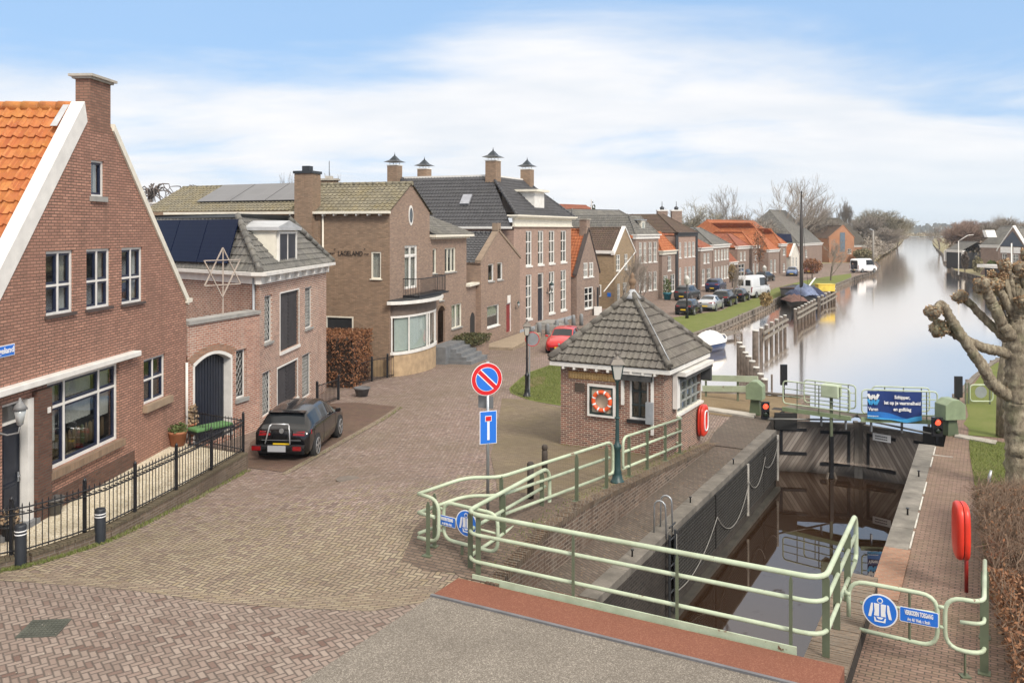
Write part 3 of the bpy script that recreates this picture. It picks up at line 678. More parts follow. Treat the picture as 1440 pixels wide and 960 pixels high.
revet('revetment', 'timber edge of the leafy bank left of the lock gates', [(*xy(ST(37.7, -6.6)),), (*xy(ST(37.6, -9.1)),), (*xy(ST(36.5, -10.9)),), (4.6, 39), (3.8, 46)], -.62, WOODG)
revet('revetment', 'low black bank edge in front of the houses across the canal', [xy(p) for p in farR[1:10]][::-1], -1.42, WOODD, 3)
revet('revetment', 'plank edge of the right bank beyond the lock gates', [xy(GP(u, v, zGR)) for u, v in ((1440, 492), (1400, 508), (1372, 530), (1345, 560))], zGR, WOODG)
mb = MB(); solid_wall(mb, stp((36.6, -1.75), (34.8, -1.75), (34.8, -1.3)), .3, ZW-.05, -3); solid_wall(mb, stp((34.6, -7.0), (34.8, -6.6), (37.7, -6.6)), .3, ZW-.1, -3)
tag(mb.build('head_wall', BR_QUAY), 'brick head walls of the lock on the canal side', 'wall')
# ================================================================ bridge
road = [(*xy(ST(12.6, -8.5)), 0), (*xy(ST(-3, -8.5)), 0), (*xy(ST(-3, 14)), 0), (*xy(ST(12.35, 14)), 0), (*xy(ST(12.35, -1.9)), 0)]
mb = MB()
def deckpoly(mb, st, z0, z1, mi=0): mb.prism(stp(*st)[::-1], z0, z1, mi)
deckpoly(mb, [(-3, -8.5), (12.5, -8.5), (12.5, 14), (-3, 14)], -.25, .03); struct(mb.build('road', ASPH))
br = thing('bridge', 'red wear strip and green edge beam of the road bridge over the lock', 'bridge', ST(13, -5, 0))
mb = MB(); deckpoly(mb, [(12.56, -8.5), (13.38, -8.5), (13.38, -1.86), (12.56, -1.86)], -.25, .045); mb.build('wear_strip', REDAS, br)
mb = MB(); deckpoly(mb, [(12.50, -8.52), (12.56, -8.52), (12.56, -1.86), (12.50, -1.86)], -.1, .062); mb.build('edge_profile', plain('steel_edge', (.20, .20, .21), .5, metal=.4), br)
mb = MB(); mb.bar(ST(13.47, -8.25, .055), ST(13.47, -2.55, .055), .03, .15); mb.build('edge_beam', RAIL, br)
mb = MB(); deckpoly(mb, [(11.9, -8.4), (13.3, -8.4), (13.3, -2.5), (11.9, -2.5)], -.75, -.26); mb.build('girder', GREY_RAIL, br)
mb = MB()
for i in range(6): mb.lathe(ST(13.49, -8.1+i*1.05, .05), [(.018, 0), (.018, .01)], 6, axis='y')
mb.build('bolts', STEEL, br)
# ================================================================ railings
PR = .035
def fillet(pts, r, n=5, closed=False):
 pts = [Vector(p) for p in pts]; out = [] if closed else [pts[0]]
 m = len(pts)
 rng = range(m) if closed else range(1, m-1)
 for i in rng:
  a, b, c = pts[i-1], pts[i], pts[(i+1) % m]; d1 = (a-b); d2 = (c-b); rr = min(r, d1.length*.48, d2.length*.48)
  p, q = b+d1.normalized()*rr, b+d2.normalized()*rr
  for k in range(n+1):
   t = k/n; out.append(p*(1-t)**2+b*2*t*(1-t)+q*t*t)
 if not closed: out.append(pts[-1])
 return out
def pipe(parent, pts, r=.3, pr=PR, name='rail', mat=None, closed=False):
 mb = MB(); mb.tube(fillet(pts, r, closed=closed), pr, 10, closed=closed); return mb.build(name, mat or RAIL, parent)
def rpost(parent, p, top, w=.085, th=.018, foot=True, d=(EY, -EX)):
 mb = MB(); up = Vector((0, 0, 1)); a = Vector(p); b = Vector((p[0], p[1], top)); x = Vector((d[0], d[1], 0))
 y = Vector((-d[1], d[0], 0))
 P = []
 for z in (a.z, top-.09): P += [Vector((a.x, a.y, z))+x*(i*w/2)+y*(j*th/2) for i, j in ((-1, -1), (1, -1), (1, 1), (-1, 1))]
 mb.box8(P); Q = P[4:]+[Vector((a.x, a.y, top-.01))+x*(i*w/2*.35)+y*(j*th/2) for i, j in ((-1, -1), (1, -1), (1, 1), (-1, 1))]; mb.box8(Q)
 if foot:
  mb.box8([Vector((a.x, a.y, a.z+dz))+x*(i*.09)+y*(j*.09) for dz in (0, .02) for i, j in ((-1, -1), (1, -1), (1, 1), (-1, 1))])
 return mb.build('post', GREY_RAIL, parent)
bridge_rail = thing('bridge_railing', 'pale green pipe railing on the edge of the bridge, rust spots on its pipes', 'railing', ST(13.6, -5, 0))
zt, zm, zl_ = 1.17, .80, .31
pipe(bridge_rail, [ST(17.0, -8.5, .36), ST(17.12, -8.5, .38), ST(17.12, -8.5, zt), ST(13.6, -8.5, zt), ST(13.6, -2.17, zt), ST(17.05, -2.17, zt), ST(17.05, -2.17, .38), ST(16.9, -2.17, .35)], .34, .042, 'top_rail')
pipe(bridge_rail, [ST(16.9, -8.5, zm), ST(13.6, -8.5, zm), ST(13.6, -2.17, zm), ST(16.9, -2.17, zm)], .34)
pipe(bridge_rail, [ST(17.05, -8.5, .36+.01), ST(13.6, -8.5, zl_), ST(13.6, -2.17, zl_), ST(17.0, -2.17, zl_)], .34)
for u in (806, 952, 1112):
 q = PS(u, 800, 13.53); rpost(bridge_rail, (q.x, q.y, -.12), zt, .05, .02, False)
for s, t in ((13.75, -8.47), (13.62, -8.22), (15.05, -8.5), (16.75, -8.5)): 
 q = ST(s, t); rpost(bridge_rail, (q.x, q.y, zG(q.x, q.y)), zt, .10, .02, False)
for s, t in ((13.85, -2.19), (14.9, -2.19), (16.1, -2.19)): 
 q = ST(s, t, -.1); rpost(bridge_rail, q, zt, .11, .02, False)
def H(dz): return lambda x, y: zG(x, y)+dz
def railing_px(label, tops, posts, hs=(1.05, .68, .27), endloop=(True, True), r=.3):
 t = thing('street_railing', label, 'railing', GP(*posts[len(posts)//2]), 'pale green street railings')
 P = [GP(u, v, H(hs[0])) for u, v in tops]
 lo = [Vector((p.x, p.y, p.z-hs[0]+hs[2])) for p in P]; mi = [Vector((p.x, p.y, p.z-hs[0]+hs[1])) for p in P]
 top = list(P)
 if endloop[1]: top += [lo[-1]]+[lo[-1].lerp(lo[-2], .05)]
 if endloop[0]: top = [lo[0].lerp(lo[1], .05), lo[0]]+top
 pipe(t, top, r, name='top_rail'); pipe(t, mi if not endloop[1] else mi[:-1]+[mi[-1].lerp(mi[-2], .04)], r); pipe(t, lo, r)
 for u, v in posts:
  b = GP(u, v); rpost(t, b, b.z+hs[0])
 return t, P, mi, lo
rA, PA, MA, LA = railing_px('kinked pale green street railing from the left blue sign to the lamp post', [(588, 694), (655, 671), (702, 671), (862, 620)], [(602, 781), (611, 767.5), (705, 741), (811, 705), (853, 687)], endloop=(False, True))
rB, PB, MB_, LB = railing_px('street railing in front of the brick hut, right of the green lamp post', [(876, 615), (958, 588)], [(884.5, 670), (910, 660), (935.5, 648), (956, 637.5)], endloop=(True, False), r=.25)
for h in (1.05, .68, .27):     # return bars towards the hut
 a = GP(958, 588, H(1.05)); a.z += h-1.05; b = a+ST(.7, -1.0); pipe(rB, [a, b], .1)
fp0 = PA[0]; fp1 = GP(617, 706, H(1.0))
zt2 = fp0.z; gb = zG(fp1.x, fp1.y)
pipe(rA, [fp0, Vector((fp1.x, fp1.y, fp0.z-.02)), Vector((fp1.x, fp1.y, fp0.z-.85)), Vector((fp0.x, fp0.y, fp0.z-.85)), Vector((LA[1].x, LA[1].y, LA[1].z))][:4], .25)
pipe(rA, [Vector((fp0.x, fp0.y, MA[0].z)), Vector((fp0.x, fp0.y, MA[0].z)).lerp(Vector((fp1.x, fp1.y, MA[0].z)), .8)], .1)
def vest_sign(parent, C, X, Rr, flip=False):
 """blue round sign with a white life vest; C centre, X reading direction"""
 X = Vector(X).normalized(); Z = Vector((0, 0, 1)); N = X.cross(Z)
 def disc(r, d, mat, nm, n=40):
  mb = MB(); P = [C+N*d+X*(r*math.cos(2*math.pi*i/n))+Z*(r*math.sin(2*math.pi*i/n)) for i in range(n)]; Q = [p-N*.006 for p in P]
  mb.add(P+Q, [list(range(n)), list(range(n, 2*n))[::-1]]+[(i, n+i, n+(i+1) % n, (i+1) % n) for i in range(n)]); return mb.build(nm, mat, parent)
 s = disc(Rr, .0, SIGNWHITE, 'round_sign'); 
 mb = MB()
 def pol(pts, d, mi):
  P = [C+N*d+X*(x*Rr)+Z*(z*Rr) for x, z in pts]; n = len(P); Q = [p-N*.004 for p in P]
  mb.add(P+Q, [list(range(n)), list(range(n, 2*n))[::-1]]+[(i, n+i, n+(i+1) % n, (i+1) % n) for i in range(n)], mi)
 pol([(.92*math.cos(2*math.pi*i/40), .92*math.sin(2*math.pi*i/40)) for i in range(40)], .005, 0)
 pol([(.17*math.cos(2*math.pi*i/20), .62+.17*math.sin(2*math.pi*i/20)) for i in range(20)], .010, 1)
 pol([(.11*math.cos(2*math.pi*i/20), .62+.11*math.sin(2*math.pi*i/20)) for i in range(20)], .014, 0)
 for sg in (-1, 1):
  q = [(.04, .42), (.34, .42), (.30, -.05), (.34, -.32), (.05, -.32)]; q = [(x*sg, z) for x, z in q]; pol(q if sg < 0 else q[::-1], .010, 1)
  q = [(.40, .42), (.50, .40), (.66, -.42), (.50, -.42), (.40, .0)]; q = [(x*sg, z) for x, z in q]; pol(q if sg < 0 else q[::-1], .010, 1)
 pol([(-.34, -.40), (-.30, -.68), (.30, -.68), (.34, -.40), (.27, -.40), (.2, -.60), (-.2, -.60), (-.27, -.40)], .010, 1)
 pol([(-.2, -.38), (-.1, -.5), (.1, -.5), (.2, -.38)], .010, 1)
 mb.build('symbol', [SIGNBLUE, SIGNWHITE], parent)
def verboden(parent, C, X, w, h):
 X = Vector(X).normalized(); Z = Vector((0, 0, 1)); N = X.cross(Z)
 def pl(w, h, d, mi, mb):
  c = min(w, h)*.12; q = [(-w+c, -h), (w-c, -h), (w, -h+c), (w, h-c), (w-c, h), (-w+c, h), (-w, h-c), (-w, -h+c)]
  P = [C+N*d+X*(x/2)+Z*(z/2) for x, z in q]; n = 8; Q = [p-N*.004 for p in P]
  mb.add(P+Q, [list(range(n)), list(range(n, 2*n))[::-1]]+[(i, n+i, n+(i+1) % n, (i+1) % n) for i in range(n)], mi)
 mb = MB(); pl(w, h, 0, 1, mb); pl(w-.02, h-.02, .003, 0, mb); mb.build('text_sign', [SIGNBLUE, SIGNWHITE], parent)
 mb = MB(); text_mb(mb, 'VERBODEN TOEGANG', h*.42, C+N*.006+Z*(h*.04), X, Z, squeeze=.60*w/.55/h*.155, bold=.004, depth=.003)
 text_mb(mb, 'Art. 461 Wetb. v. Strafr.', h*.30, C+N*.006-Z*(h*.36), X, Z, squeeze=.70*w/.55/h*.155, bold=.002, depth=.003); mb.build('lettering', SIGNWHITE, parent)
ga = GP(624, 704, H(.95)); gb_ = GP(700, 724, H(.95)); gdir = Vector((gb_.x-ga.x, gb_.y-ga.y, 0)).normalized()
gz = .5*(ga.z+gb_.z)
lg = thing('access_gate', 'pale green pipe gate with a blue sign behind the left corner of the bridge railing', 'gate', (ga.x, ga.y, zG(ga.x, ga.y)), 'pipe gates with blue signs')
gA = Vector((ga.x, ga.y, gz)); gB = Vector((gb_.x, gb_.y, gz)); dn = Vector((0, 0, -.72))
pipe(lg, [gA, gB, gB+dn, gA+dn], .22, name='frame', closed=True)
pipe(lg, [gA+dn*.5, gB+dn*.5], .1, .02)
C = PY(656, 734, gA.y+.55*(gB.y-gA.y))+Vector((0, -.06, 0)); vest_sign(lg, C, gdir, .25)
C2 = PY(629, 731, gA.y+.1*(gB.y-gA.y))+Vector((0, -.06, 0)); verboden(lg, C2, gdir, .42, .20)
for f in (.2, .8): 
 q = gA+dn*f; mb = MB(); mb.tube([q+gdir*-.1, q+gdir*.02], .028, 8); mb.build('hinge', RAIL, lg)
q = gA.lerp(gB, .35); rpost(lg, (q.x, q.y, gz-.98), gz-.70, .06)
SG = 15.1
def g7(u, v): return PS(u, v, SG)
rg = thing('access_gate', 'pale green gate with clearly readable VERBODEN TOEGANG plate at the right end of the bridge', 'gate', ST(15.1, -1, ZW), 'pipe gates with blue signs')
pipe(rg, [g7(1193.5, 866), g7(1193.5, 815), g7(1318.5, 838), g7(1318.5, 910), g7(1209, 884.5)], .26, .034, 'frame')
pipe(rg, [g7(1210, 847), g7(1318, 862)], .1, .027)
rg_leg = g7(1279, 832); b = g7(1279, 898); mb = MB(); mb.bar(rg_leg, b, .05, .02); mb.build('brace', GREY_RAIL, rg)
vest_sign(rg, g7(1238, 856.5)+ST(-.05, 0), (EY, -EX, 0), .265)
verboden(rg, g7(1292.5, 865.5)+ST(-.045, 0), (EY, -EX, 0), .56, .235)
for v in (852, 880):
 mb = MB(); mb.tube([g7(1318, v), g7(1330, v+2)], .03, 8); mb.build('hinge', RAIL, rg)
mb = MB(); q = g7(1187, 832); mb.tube([q, g7(1196, 834)], .045, 8); mb.build('clamp', RAIL, rg)
fr = thing('railing_panel', 'fixed green pipe panel between the right access gate and the beech hedge', 'railing', ST(15.1, .3, ZW))
kx = g7(1384, 848); far = Vector((EX, EY, 0))*1.95
zt3, zl3, zm3 = kx.z, g7(1384, 921).z, g7(1384, 878).z
a3 = g7(1329, 840); tR = kx
def at(p, z): return Vector((p.x, p.y, z))
pipe(fr, [at(kx, zt3)+far, at(kx, zt3), at(a3, zt3), at(a3, zl3), at(kx, zl3), at(kx, zl3)+far], .28, .034, 'frame')
pipe(fr, [g7(1350, 874), at(kx, zm3), at(kx, zm3)+far], .2, .03)
for f in (.25, 1.6): q = kx+Vector((EX, EY, 0))*f; rpost(fr, (q.x, q.y, ZW), zt3, .12, .02)
q = g7(1357, 910); mb = MB(); mb.bar((q.x, q.y, ZW), (q.x, q.y, zl3), .04, .02); mb.box(q.x-.07, q.x+.07, q.y-.07, q.y+.07, ZW, ZW+.02); mb.build('post', GREY_RAIL, fr)
# ================================================================ house toolkit
class Fr:
 """facade frame: x to the right seen from outside, z up, d outward"""
 def __init__(s, A, B, z0=0):
  s.O = Vector((A[0], A[1], 0)); B = Vector((B[0], B[1], 0)); s.L = (B-s.O).length
  s.X = (B-s.O).normalized(); s.N = Vector((s.X.y, -s.X.x, 0)); s.z0 = z0
 def p(s, x, z, d=0): q = s.O+s.X*x+s.N*d; return Vector((q.x, q.y, z))
 def x(s, u): k = kk(u); return (k*s.O.y-s.O.x)/(s.X.x-k*s.X.y)
 def z(s, u, v): return HC-(v-CV)/FPX*(s.O.y+s.X.y*s.x(u))
 def rect(s, uL, uR, vT, vB): return (s.x(uL), s.x(uR), s.z(uL, vB), s.z(uL, vT))
 def box(s, mb, x0, x1, z0, z1, d0, d1, mi=0):
  P = [s.p(x, z, d) for z in (z0, z1) for x, d in ((x0, d1), (x1, d1), (x1, d0), (x0, d0))]; return mb.box8(P, mi)
def wall_holes(mb, F, outline, holes, reveal=.13, mi=0):
 """convex outline [(x,z)] minus rectangular holes (x0,x1,z0,z1)"""
 xs = sorted(set([min(p[0] for p in outline), max(p[0] for p in outline)]+[h[i] for h in holes for i in (0, 1)]))
 zs = sorted(set([min(p[1] for p in outline), max(p[1] for p in outline)]+[h[i] for h in holes for i in (2, 3)]))
 for a, b in zip(xs, xs[1:]):
  for c, d in zip(zs, zs[1:]):
   if b-a < 1e-5 or d-c < 1e-5: continue
   mx_, mz = (a+b)/2, (c+d)/2
   if any(h[0]-1e-6 < mx_ < h[1]+1e-6 and h[2]-1e-6 < mz < h[3]+1e-6 for h in holes): continue
   q = clip_half(clip_half(clip_half(clip_half(outline, -1, 0, -a), 1, 0, b), 0, -1, -c), 0, 1, d)
   if len(q) < 3: continue
   ar = sum(q[k-1][0]*q[k][1]-q[k][0]*q[k-1][1] for k in range(len(q)))
   if abs(ar) < 1e-6: continue
   if ar < 0: q = q[::-1]
   mb.add([F.p(x, z) for x, z in q], [list(range(len(q)))], mi)
 for x0, x1, z0, z1 in holes:
  r = -reveal
  mb.quad(F.p(x0, z0), F.p(x0, z0, r), F.p(x0, z1, r), F.p(x0, z1), mi=mi); mb.quad(F.p(x1, z0, r), F.p(x1, z0), F.p(x1, z1), F.p(x1, z1, r), mi=mi)
  mb.quad(F.p(x0, z1, r), F.p(x1, z1, r), F.p(x1, z1), F.p(x0, z1), mi=mi); mb.quad(F.p(x0, z0), F.p(x1, z0), F.p(x1, z0, r), F.p(x0, z0, r), mi=mi)
def window(parent, F, r, rev=.11, fw=.07, mull=(), trans=(), frame=WHITE, sash=None, sw=.05, sill=None, curtain=None, name='window', mdark=False, lead=False, depth=.35, sillw=.08, split=None, curtm=None):
 """r=(x0,x1,z0,z1). mull: list of x fractions, trans: list of z fractions from the bottom"""
 x0, x1, z0, z1 = r; mb = MB(); w = x1-x0; h = z1-z0; d0, d1 = -rev-.03, -rev+.055
 F.box(mb, x0, x0+fw, z0, z1, d0, d1); F.box(mb, x1-fw, x1, z0, z1, d0, d1)
 F.box(mb, x0+fw, x1-fw, z0, z0+fw, d0, d1-.002); F.box(mb, x0+fw, x1-fw, z1-fw, z1, d0, d1-.002)
 X = [x0+fw]+[x0+w*m for m in mull]+[x1-fw]; Z = [z0+fw]+[z0+h*t for t in trans]+[z1-fw]; m2 = fw*.42
 mi_ = 1 if mdark else 0
 if mdark: m2 = fw*.22
 for m in mull: F.box(mb, x0+w*m-m2, x0+w*m+m2, z0+fw, z1-fw, d0, d1-.004, mi_)
 for t in trans: F.box(mb, x0+fw, x1-fw, z0+h*t-m2, z0+h*t+m2, d0, d1-.008, mi_)
 if sash is not None:
  for i in range(len(X)-1):
   for j in range(len(Z)-1):
    a, b = X[i]+(m2 if i else 0), X[i+1]-(m2 if i < len(X)-2 else 0); c, d = Z[j]+(m2 if j else 0), Z[j+1]-(m2 if j < len(Z)-2 else 0)
    if b-a < 2.5*sw or d-c < 2.5*sw: continue
    e0, e1 = -rev-.02, -rev+.03
    F.box(mb, a, a+sw, c, d, e0, e1, 1); F.box(mb, b-sw, b, c, d, e0, e1, 1); F.box(mb, a+sw, b-sw, c, c+sw, e0, e1-.002, 1); F.box(mb, a+sw, b-sw, d-sw, d, e0, e1-.002, 1)
 wn_ = mb.build(name, [frame, sash or frame], parent)
 mb = MB(); F.box(mb, x0+fw*.6, x1-fw*.6, z0+fw*.6, z1-fw*.6, -rev-.012, -rev-.004); mb.build('pane', GLASS, wn_)
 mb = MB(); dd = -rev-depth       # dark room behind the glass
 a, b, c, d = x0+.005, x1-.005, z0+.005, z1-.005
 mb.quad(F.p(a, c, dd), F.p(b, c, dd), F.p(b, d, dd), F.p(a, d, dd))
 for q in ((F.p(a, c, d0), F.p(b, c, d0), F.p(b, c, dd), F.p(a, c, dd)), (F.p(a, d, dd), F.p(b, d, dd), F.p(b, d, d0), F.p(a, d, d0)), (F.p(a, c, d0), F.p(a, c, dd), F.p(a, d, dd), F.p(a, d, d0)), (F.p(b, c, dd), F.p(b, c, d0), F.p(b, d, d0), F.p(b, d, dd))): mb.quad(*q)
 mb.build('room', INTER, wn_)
 if curtain:
  mb = MB(); cd = -rev-.10
  spans = {'full': [(0, 1, 0, 1)], 'sides': [(0, .24, 0, 1), (.76, 1, 0, 1)], 'left': [(0, .3, 0, 1)], 'right': [(.7, 1, 0, 1)], 'top': [(0, 1, .45, 1)], 'low': [(0, 1, 0, .5)], 'blind': [(0, 1, .3, 1)], 'veil': [(.03, .97, .02, .98)]}[curtain]
  for fa, fb, fc, fd in spans:
   n = max(4, int((fb-fa)*w/.045)); zc, zd = z0+fw+(h-2*fw)*fc, z0+fw+(h-2*fw)*fd
   P = []
   for i in range(n+1):
    xx = x0+fw*.7+(w-1.4*fw)*(fa+(fb-fa)*i/n); P += [F.p(xx, zc, cd+.018*math.sin(i*1.9)), F.p(xx, zd, cd+.012*math.sin(i*1.9+.4))]
   mb.add(P, [(2*i, 2*i+2, 2*i+3, 2*i+1) for i in range(n)], 0, True)
  mb.build('curtain', curtm or CURT, wn_)
 if lead:
  mb = MB(); s = .17; nx = int(w/s)+2; k_ = math.ceil(h/(s*1.5))
  for sg in (1, -1):
   for i in range(-k_*2, nx+k_*2):
    pts = []
    for zz_ in (z0+fw, z1-fw):
     pts.append((x0+i*s+sg*(zz_-z0)/1.5, zz_))
    (xa, za), (xb, zb) = pts
    def cl(xa, za, xb, zb, lim, lo):
     if (xa < lim) == lo and (xb < lim) == lo: return None
     if (xa < lim) == lo: t = (lim-xa)/(xb-xa); return (lim, za+t*(zb-za), xb, zb)
     if (xb < lim) == lo: t = (lim-xa)/(xb-xa); return (xa, za, lim, za+t*(zb-za))
     return (xa, za, xb, zb)
    q = cl(xa, za, xb, zb, x0+fw, True)
    q = q and cl(*q, x1-fw, False)
    if q and abs(q[3]-q[1]) > .02: mb.bar(F.p(q[0], q[1], -rev+.015), F.p(q[2], q[3], -rev+.015), .014, .012)
  mb.build('leading', plain('lead_lattice', (.42, .42, .40), .6), wn_)
 if sill is not None:
  mb = MB(); F.box(mb, x0-.06, x1+.06, z0-sillw, z0+.004, -rev, .07); mb.build('sill', sill, wn_)
 return wn_
def panel_door(parent, F, r, rev=.14, mat=DOORBLK, frame=WHITE, fw=.08, toplight=.0, planks=False, handle=True, boards=None):
 x0, x1, z0, z1 = r; mb = MB()
 if frame is not None:
  F.box(mb, x0, x0+fw, z0, z1, -rev-.03, -rev+.07); F.box(mb, x1-fw, x1, z0, z1, -rev-.03, -rev+.07); F.box(mb, x0+fw, x1-fw, z1-fw, z1, -rev-.03, -rev+.068)
  if toplight: F.box(mb, x0+fw, x1-fw, z1-toplight-fw*.6, z1-toplight, -rev-.03, -rev+.066)
  df = mb.build('door_frame', frame, parent)
 zt = z1-(toplight+fw*.6 if toplight else fw)
 mb = MB(); a, b = x0+fw, x1-fw; F.box(mb, a, b, z0, zt, -rev-.05, -rev)
 if planks:
  n = int((b-a)/.12)
  for i in range(n): F.box(mb, a+(b-a)*(i+.08)/n, a+(b-a)*(i+.92)/n, z0+.02, zt-.01, -rev, -rev+.018)
 else:
  h = zt-z0
  for c, d in ((.06, .44), (.52, .94)):
   F.box(mb, a+.1, b-.1, z0+h*c, z0+h*d, -rev, -rev+.018); F.box(mb, a+.17, b-.17, z0+h*c+.07, z0+h*d-.07, -rev+.018, -rev+.03)
 dr = mb.build('door', mat, parent)
 if handle:
  mb = MB(); F.box(mb, b-.12, b-.08, z0+.95, z0+1.15, -rev+.018, -rev+.04); mb.tube([F.p(b-.1, z0+1.08, -rev+.04), F.p(b-.1, z0+1.08, -rev+.08), F.p(b-.2, z0+1.08, -rev+.08)], .012, 6); mb.build('handle', STEEL, dr)
 if toplight:
  mb = MB(); F.box(mb, a, b, z1-toplight, z1-fw, -rev-.02, -rev-.01); mb.build('pane', plain('toplight_glass', (.05, .055, .06), .1, spec=.8), dr)
 return dr
def pantile(mb, eL, eR, rR, rL, tw=.26, tl=.33, seg=5, amp=.035, step=.035, mi=0, lift=.02):
 """tile rows on the plane quad eaveL-eaveR-ridgeR-ridgeL"""
 eL, eR, rR, rL = map(Vector, (eL, eR, rR, rL)); N = (eR-eL).cross(rL-eL)
 if N.length < 1e-6: N = (eR-eL).cross(rR-eL)
 N.normalize()
 if N.z < 0: N = -N
 U = (eR-eL).normalized(); V = N.cross(U); 
 if V.z < 0: V = -V
 H = max((rR-eL).dot(V), (rL-eL).dot(V)); rows = max(1, round(H/tl)); tl = H/rows
 uL0, uL1 = 0.0, (rL-eL).dot(U); uR0, uR1 = (eR-eL).dot(U), (rR-eL).dot(U)
 du = tw/seg
 for j in range(rows):
  a0, a1 = j/rows, (j+1.12)/rows
  l0, l1 = uL0+(uL1-uL0)*a0, uL0+(uL1-uL0)*min(1, a1); r0, r1 = uR0+(uR1-uR0)*a0, uR0+(uR1-uR0)*min(1, a1)
  i0 = math.floor(min(l0, l1)/du); i1 = math.ceil(max(r0, r1)/du); P = []; F_ = []; Q_ = []
  for i in range(i0, i1+1):
   u = i*du; ph = (i % seg)/seg
   w = amp*(1.7*max(0, math.sin(2*math.pi*ph))**1.5-.5)
   ub, ut = min(max(u, l0), r0), min(max(u, l1), r1)
   P.append(eL+U*ub+V*(a0*H-.01)+N*(w+step+lift)); P.append(eL+U*ut+V*(a1*H)+N*(w*.8+lift*.6)); Q_.append(P[-2]); Q_.append(eL+U*ub+V*(a0*H-.01)+N*(-.005))
  for i in range(len(P)//2-1): a = 2*i; F_.append((a, a+2, a+3, a+1))
  mb.add(P, F_, mi, True); mb.add(Q_, [(f[3], f[2], f[1], f[0]) for f in F_], mi, False)
def ridge(mb, a, b, r=.11, mi=0, tl=.38):
 a, b = Vector(a), Vector(b); L = (b-a).length; n = max(1, round(L/tl))
 for i in range(n):
  p, q = a.lerp(b, i/n), a.lerp(b, (i+1.08)/n if i < n-1 else 1); mb.tube([p, q], [r*1.06, r*.94], 8, mi)
def chimney(parent, c, w, d, z0, z1, F, mat, cap='cowl', pots=0, nm='chimney'):
 """c = (x,d) centre in facade frame"""
 mb = MB(); x, y = c; F.box(mb, x-w/2, x+w/2, z0, z1, y-d/2, y+d/2); ch = mb.build(nm, mat, parent)
 mb = MB()
 if cap == 'slab': F.box(mb, x-w/2-.07, x+w/2+.07, z1, z1+.09, y-d/2-.07, y+d/2+.07); mb.build('cap', COPING, ch)
 elif cap == 'white': F.box(mb, x-w/2-.06, x+w/2+.06, z1, z1+.16, y-d/2-.06, y+d/2+.06); mb.build('cap', WHITE, ch)
 elif cap == 'cowl':
  F.box(mb, x-w/2-.05, x+w/2+.05, z1, z1+.07, y-d/2-.05, y+d/2+.05)
  for i, j in ((-1, -1), (1, -1), (1, 1), (-1, 1)): mb.bar(F.p(x+i*w*.32, z1+.07, y+j*d*.32), F.p(x+i*w*.32, z1+.33, y+j*d*.32), .04)
  mb.build('cap', WHITE, ch)
  mb = MB(); R0 = [F.p(x+i*w*.75, z1+.30, y+j*d*.75) for i, j in ((-1, -1), (1, -1), (1, 1), (-1, 1))]
  R1 = [F.p(x+i*w*.36, z1+.48, y+j*d*.36) for i, j in ((-1, -1), (1, -1), (1, 1), (-1, 1))]; R2 = [F.p(x+i*w*.08, z1+.82, y+j*d*.08) for i, j in ((-1, -1), (1, -1), (1, 1), (-1, 1))]
  mb.box8(R0+R1); mb.box8(R1+R2); mb.lathe(F.p(x, z1+.8, y), [(.03, 0), (.07, .07), (.03, .14), (.01, .3)], 8); mb.build('cowl', plain('cowl_metal', (.035, .045, .055), .4, metal=.4), ch)
 return ch
def drainpipe(parent, F, x, z0, z1, r=.045, mat=None):
 mb = MB(); mb.tube([F.p(x, z0, r+.02), F.p(x, z1, r+.02)], r, 8); mb.build('drainpipe', mat or ZINC, parent)
def body_walls(mb, F, D, z0, outlineL=None, ztop=None, mi=0, back=True):
 """side and back walls of a box behind facade F"""
 a, b = F.p(0, 0), F.p(F.L, 0); c, d = F.p(F.L, 0, -D), F.p(0, 0, -D)
 for p, q in (((b, c)), ((c, d)), ((d, a))):
  mb.quad((p.x, p.y, z0), (q.x, q.y, z0), (q.x, q.y, ztop), (p.x, p.y, ztop), mi=mi)
def gable_house_roof(root, F, D, ze, za, xa, tmat, ov=.18, seg=5, tw=.27, trim=WHITE, ridge_r=.11, name='roof', front_ov=-.02, left=True, right=True):
 """gable facing the street; ridge perpendicular to facade at x=xa"""
 mb = MB(); f = front_ov
 if left:
  k = (za-ze)/xa; pantile(mb, F.p(-ov, ze-ov*k, -D), F.p(-ov, ze-ov*k, f), F.p(xa, za, f), F.p(xa, za, -D), tw, .33, seg)
 if right:
  k = (za-ze)/(F.L-xa); pantile(mb, F.p(F.L+ov, ze-ov*k, f), F.p(F.L+ov, ze-ov*k, -D), F.p(xa, za, -D), F.p(xa, za, f), tw, .33, seg)
 ridge(mb, F.p(xa, za+.03, f), F.p(xa, za+.03, -D), ridge_r)
 r = mb.build(name, tmat, root)
 return r
def hip_roof(root, F, D, ze, zr, inset, tmat, seg=4, tw=.27, ov=.25, flat=True, insx=None, name='roof', topmat=None):
 ix = insx if insx is not None else inset; mb = MB()
 e = [F.p(-ov, ze, ov), F.p(F.L+ov, ze, ov), F.p(F.L+ov, ze, -D-ov), F.p(-ov, ze, -D-ov)]
 t = [F.p(ix, zr, -inset), F.p(F.L-ix, zr, -inset), F.p(F.L-ix, zr, -D+inset), F.p(ix, zr, -D+inset)]
 for i in range(4):
  j = (i+1) % 4; pantile(mb, e[i], e[j], t[j], t[i], tw, .33, seg)
 for i in range(4): ridge(mb, e[i]+Vector((0, 0, .05)), t[i]+Vector((0, 0, .05)), .10)
 r = mb.build(name, tmat, root)
 mb = MB(); mb.box8([p-Vector((0, 0, .05)) for p in t]+[p+Vector((0, 0, .06)) for p in t]); mb.build('ridge_capping', topmat or WHITE, r)
 return r
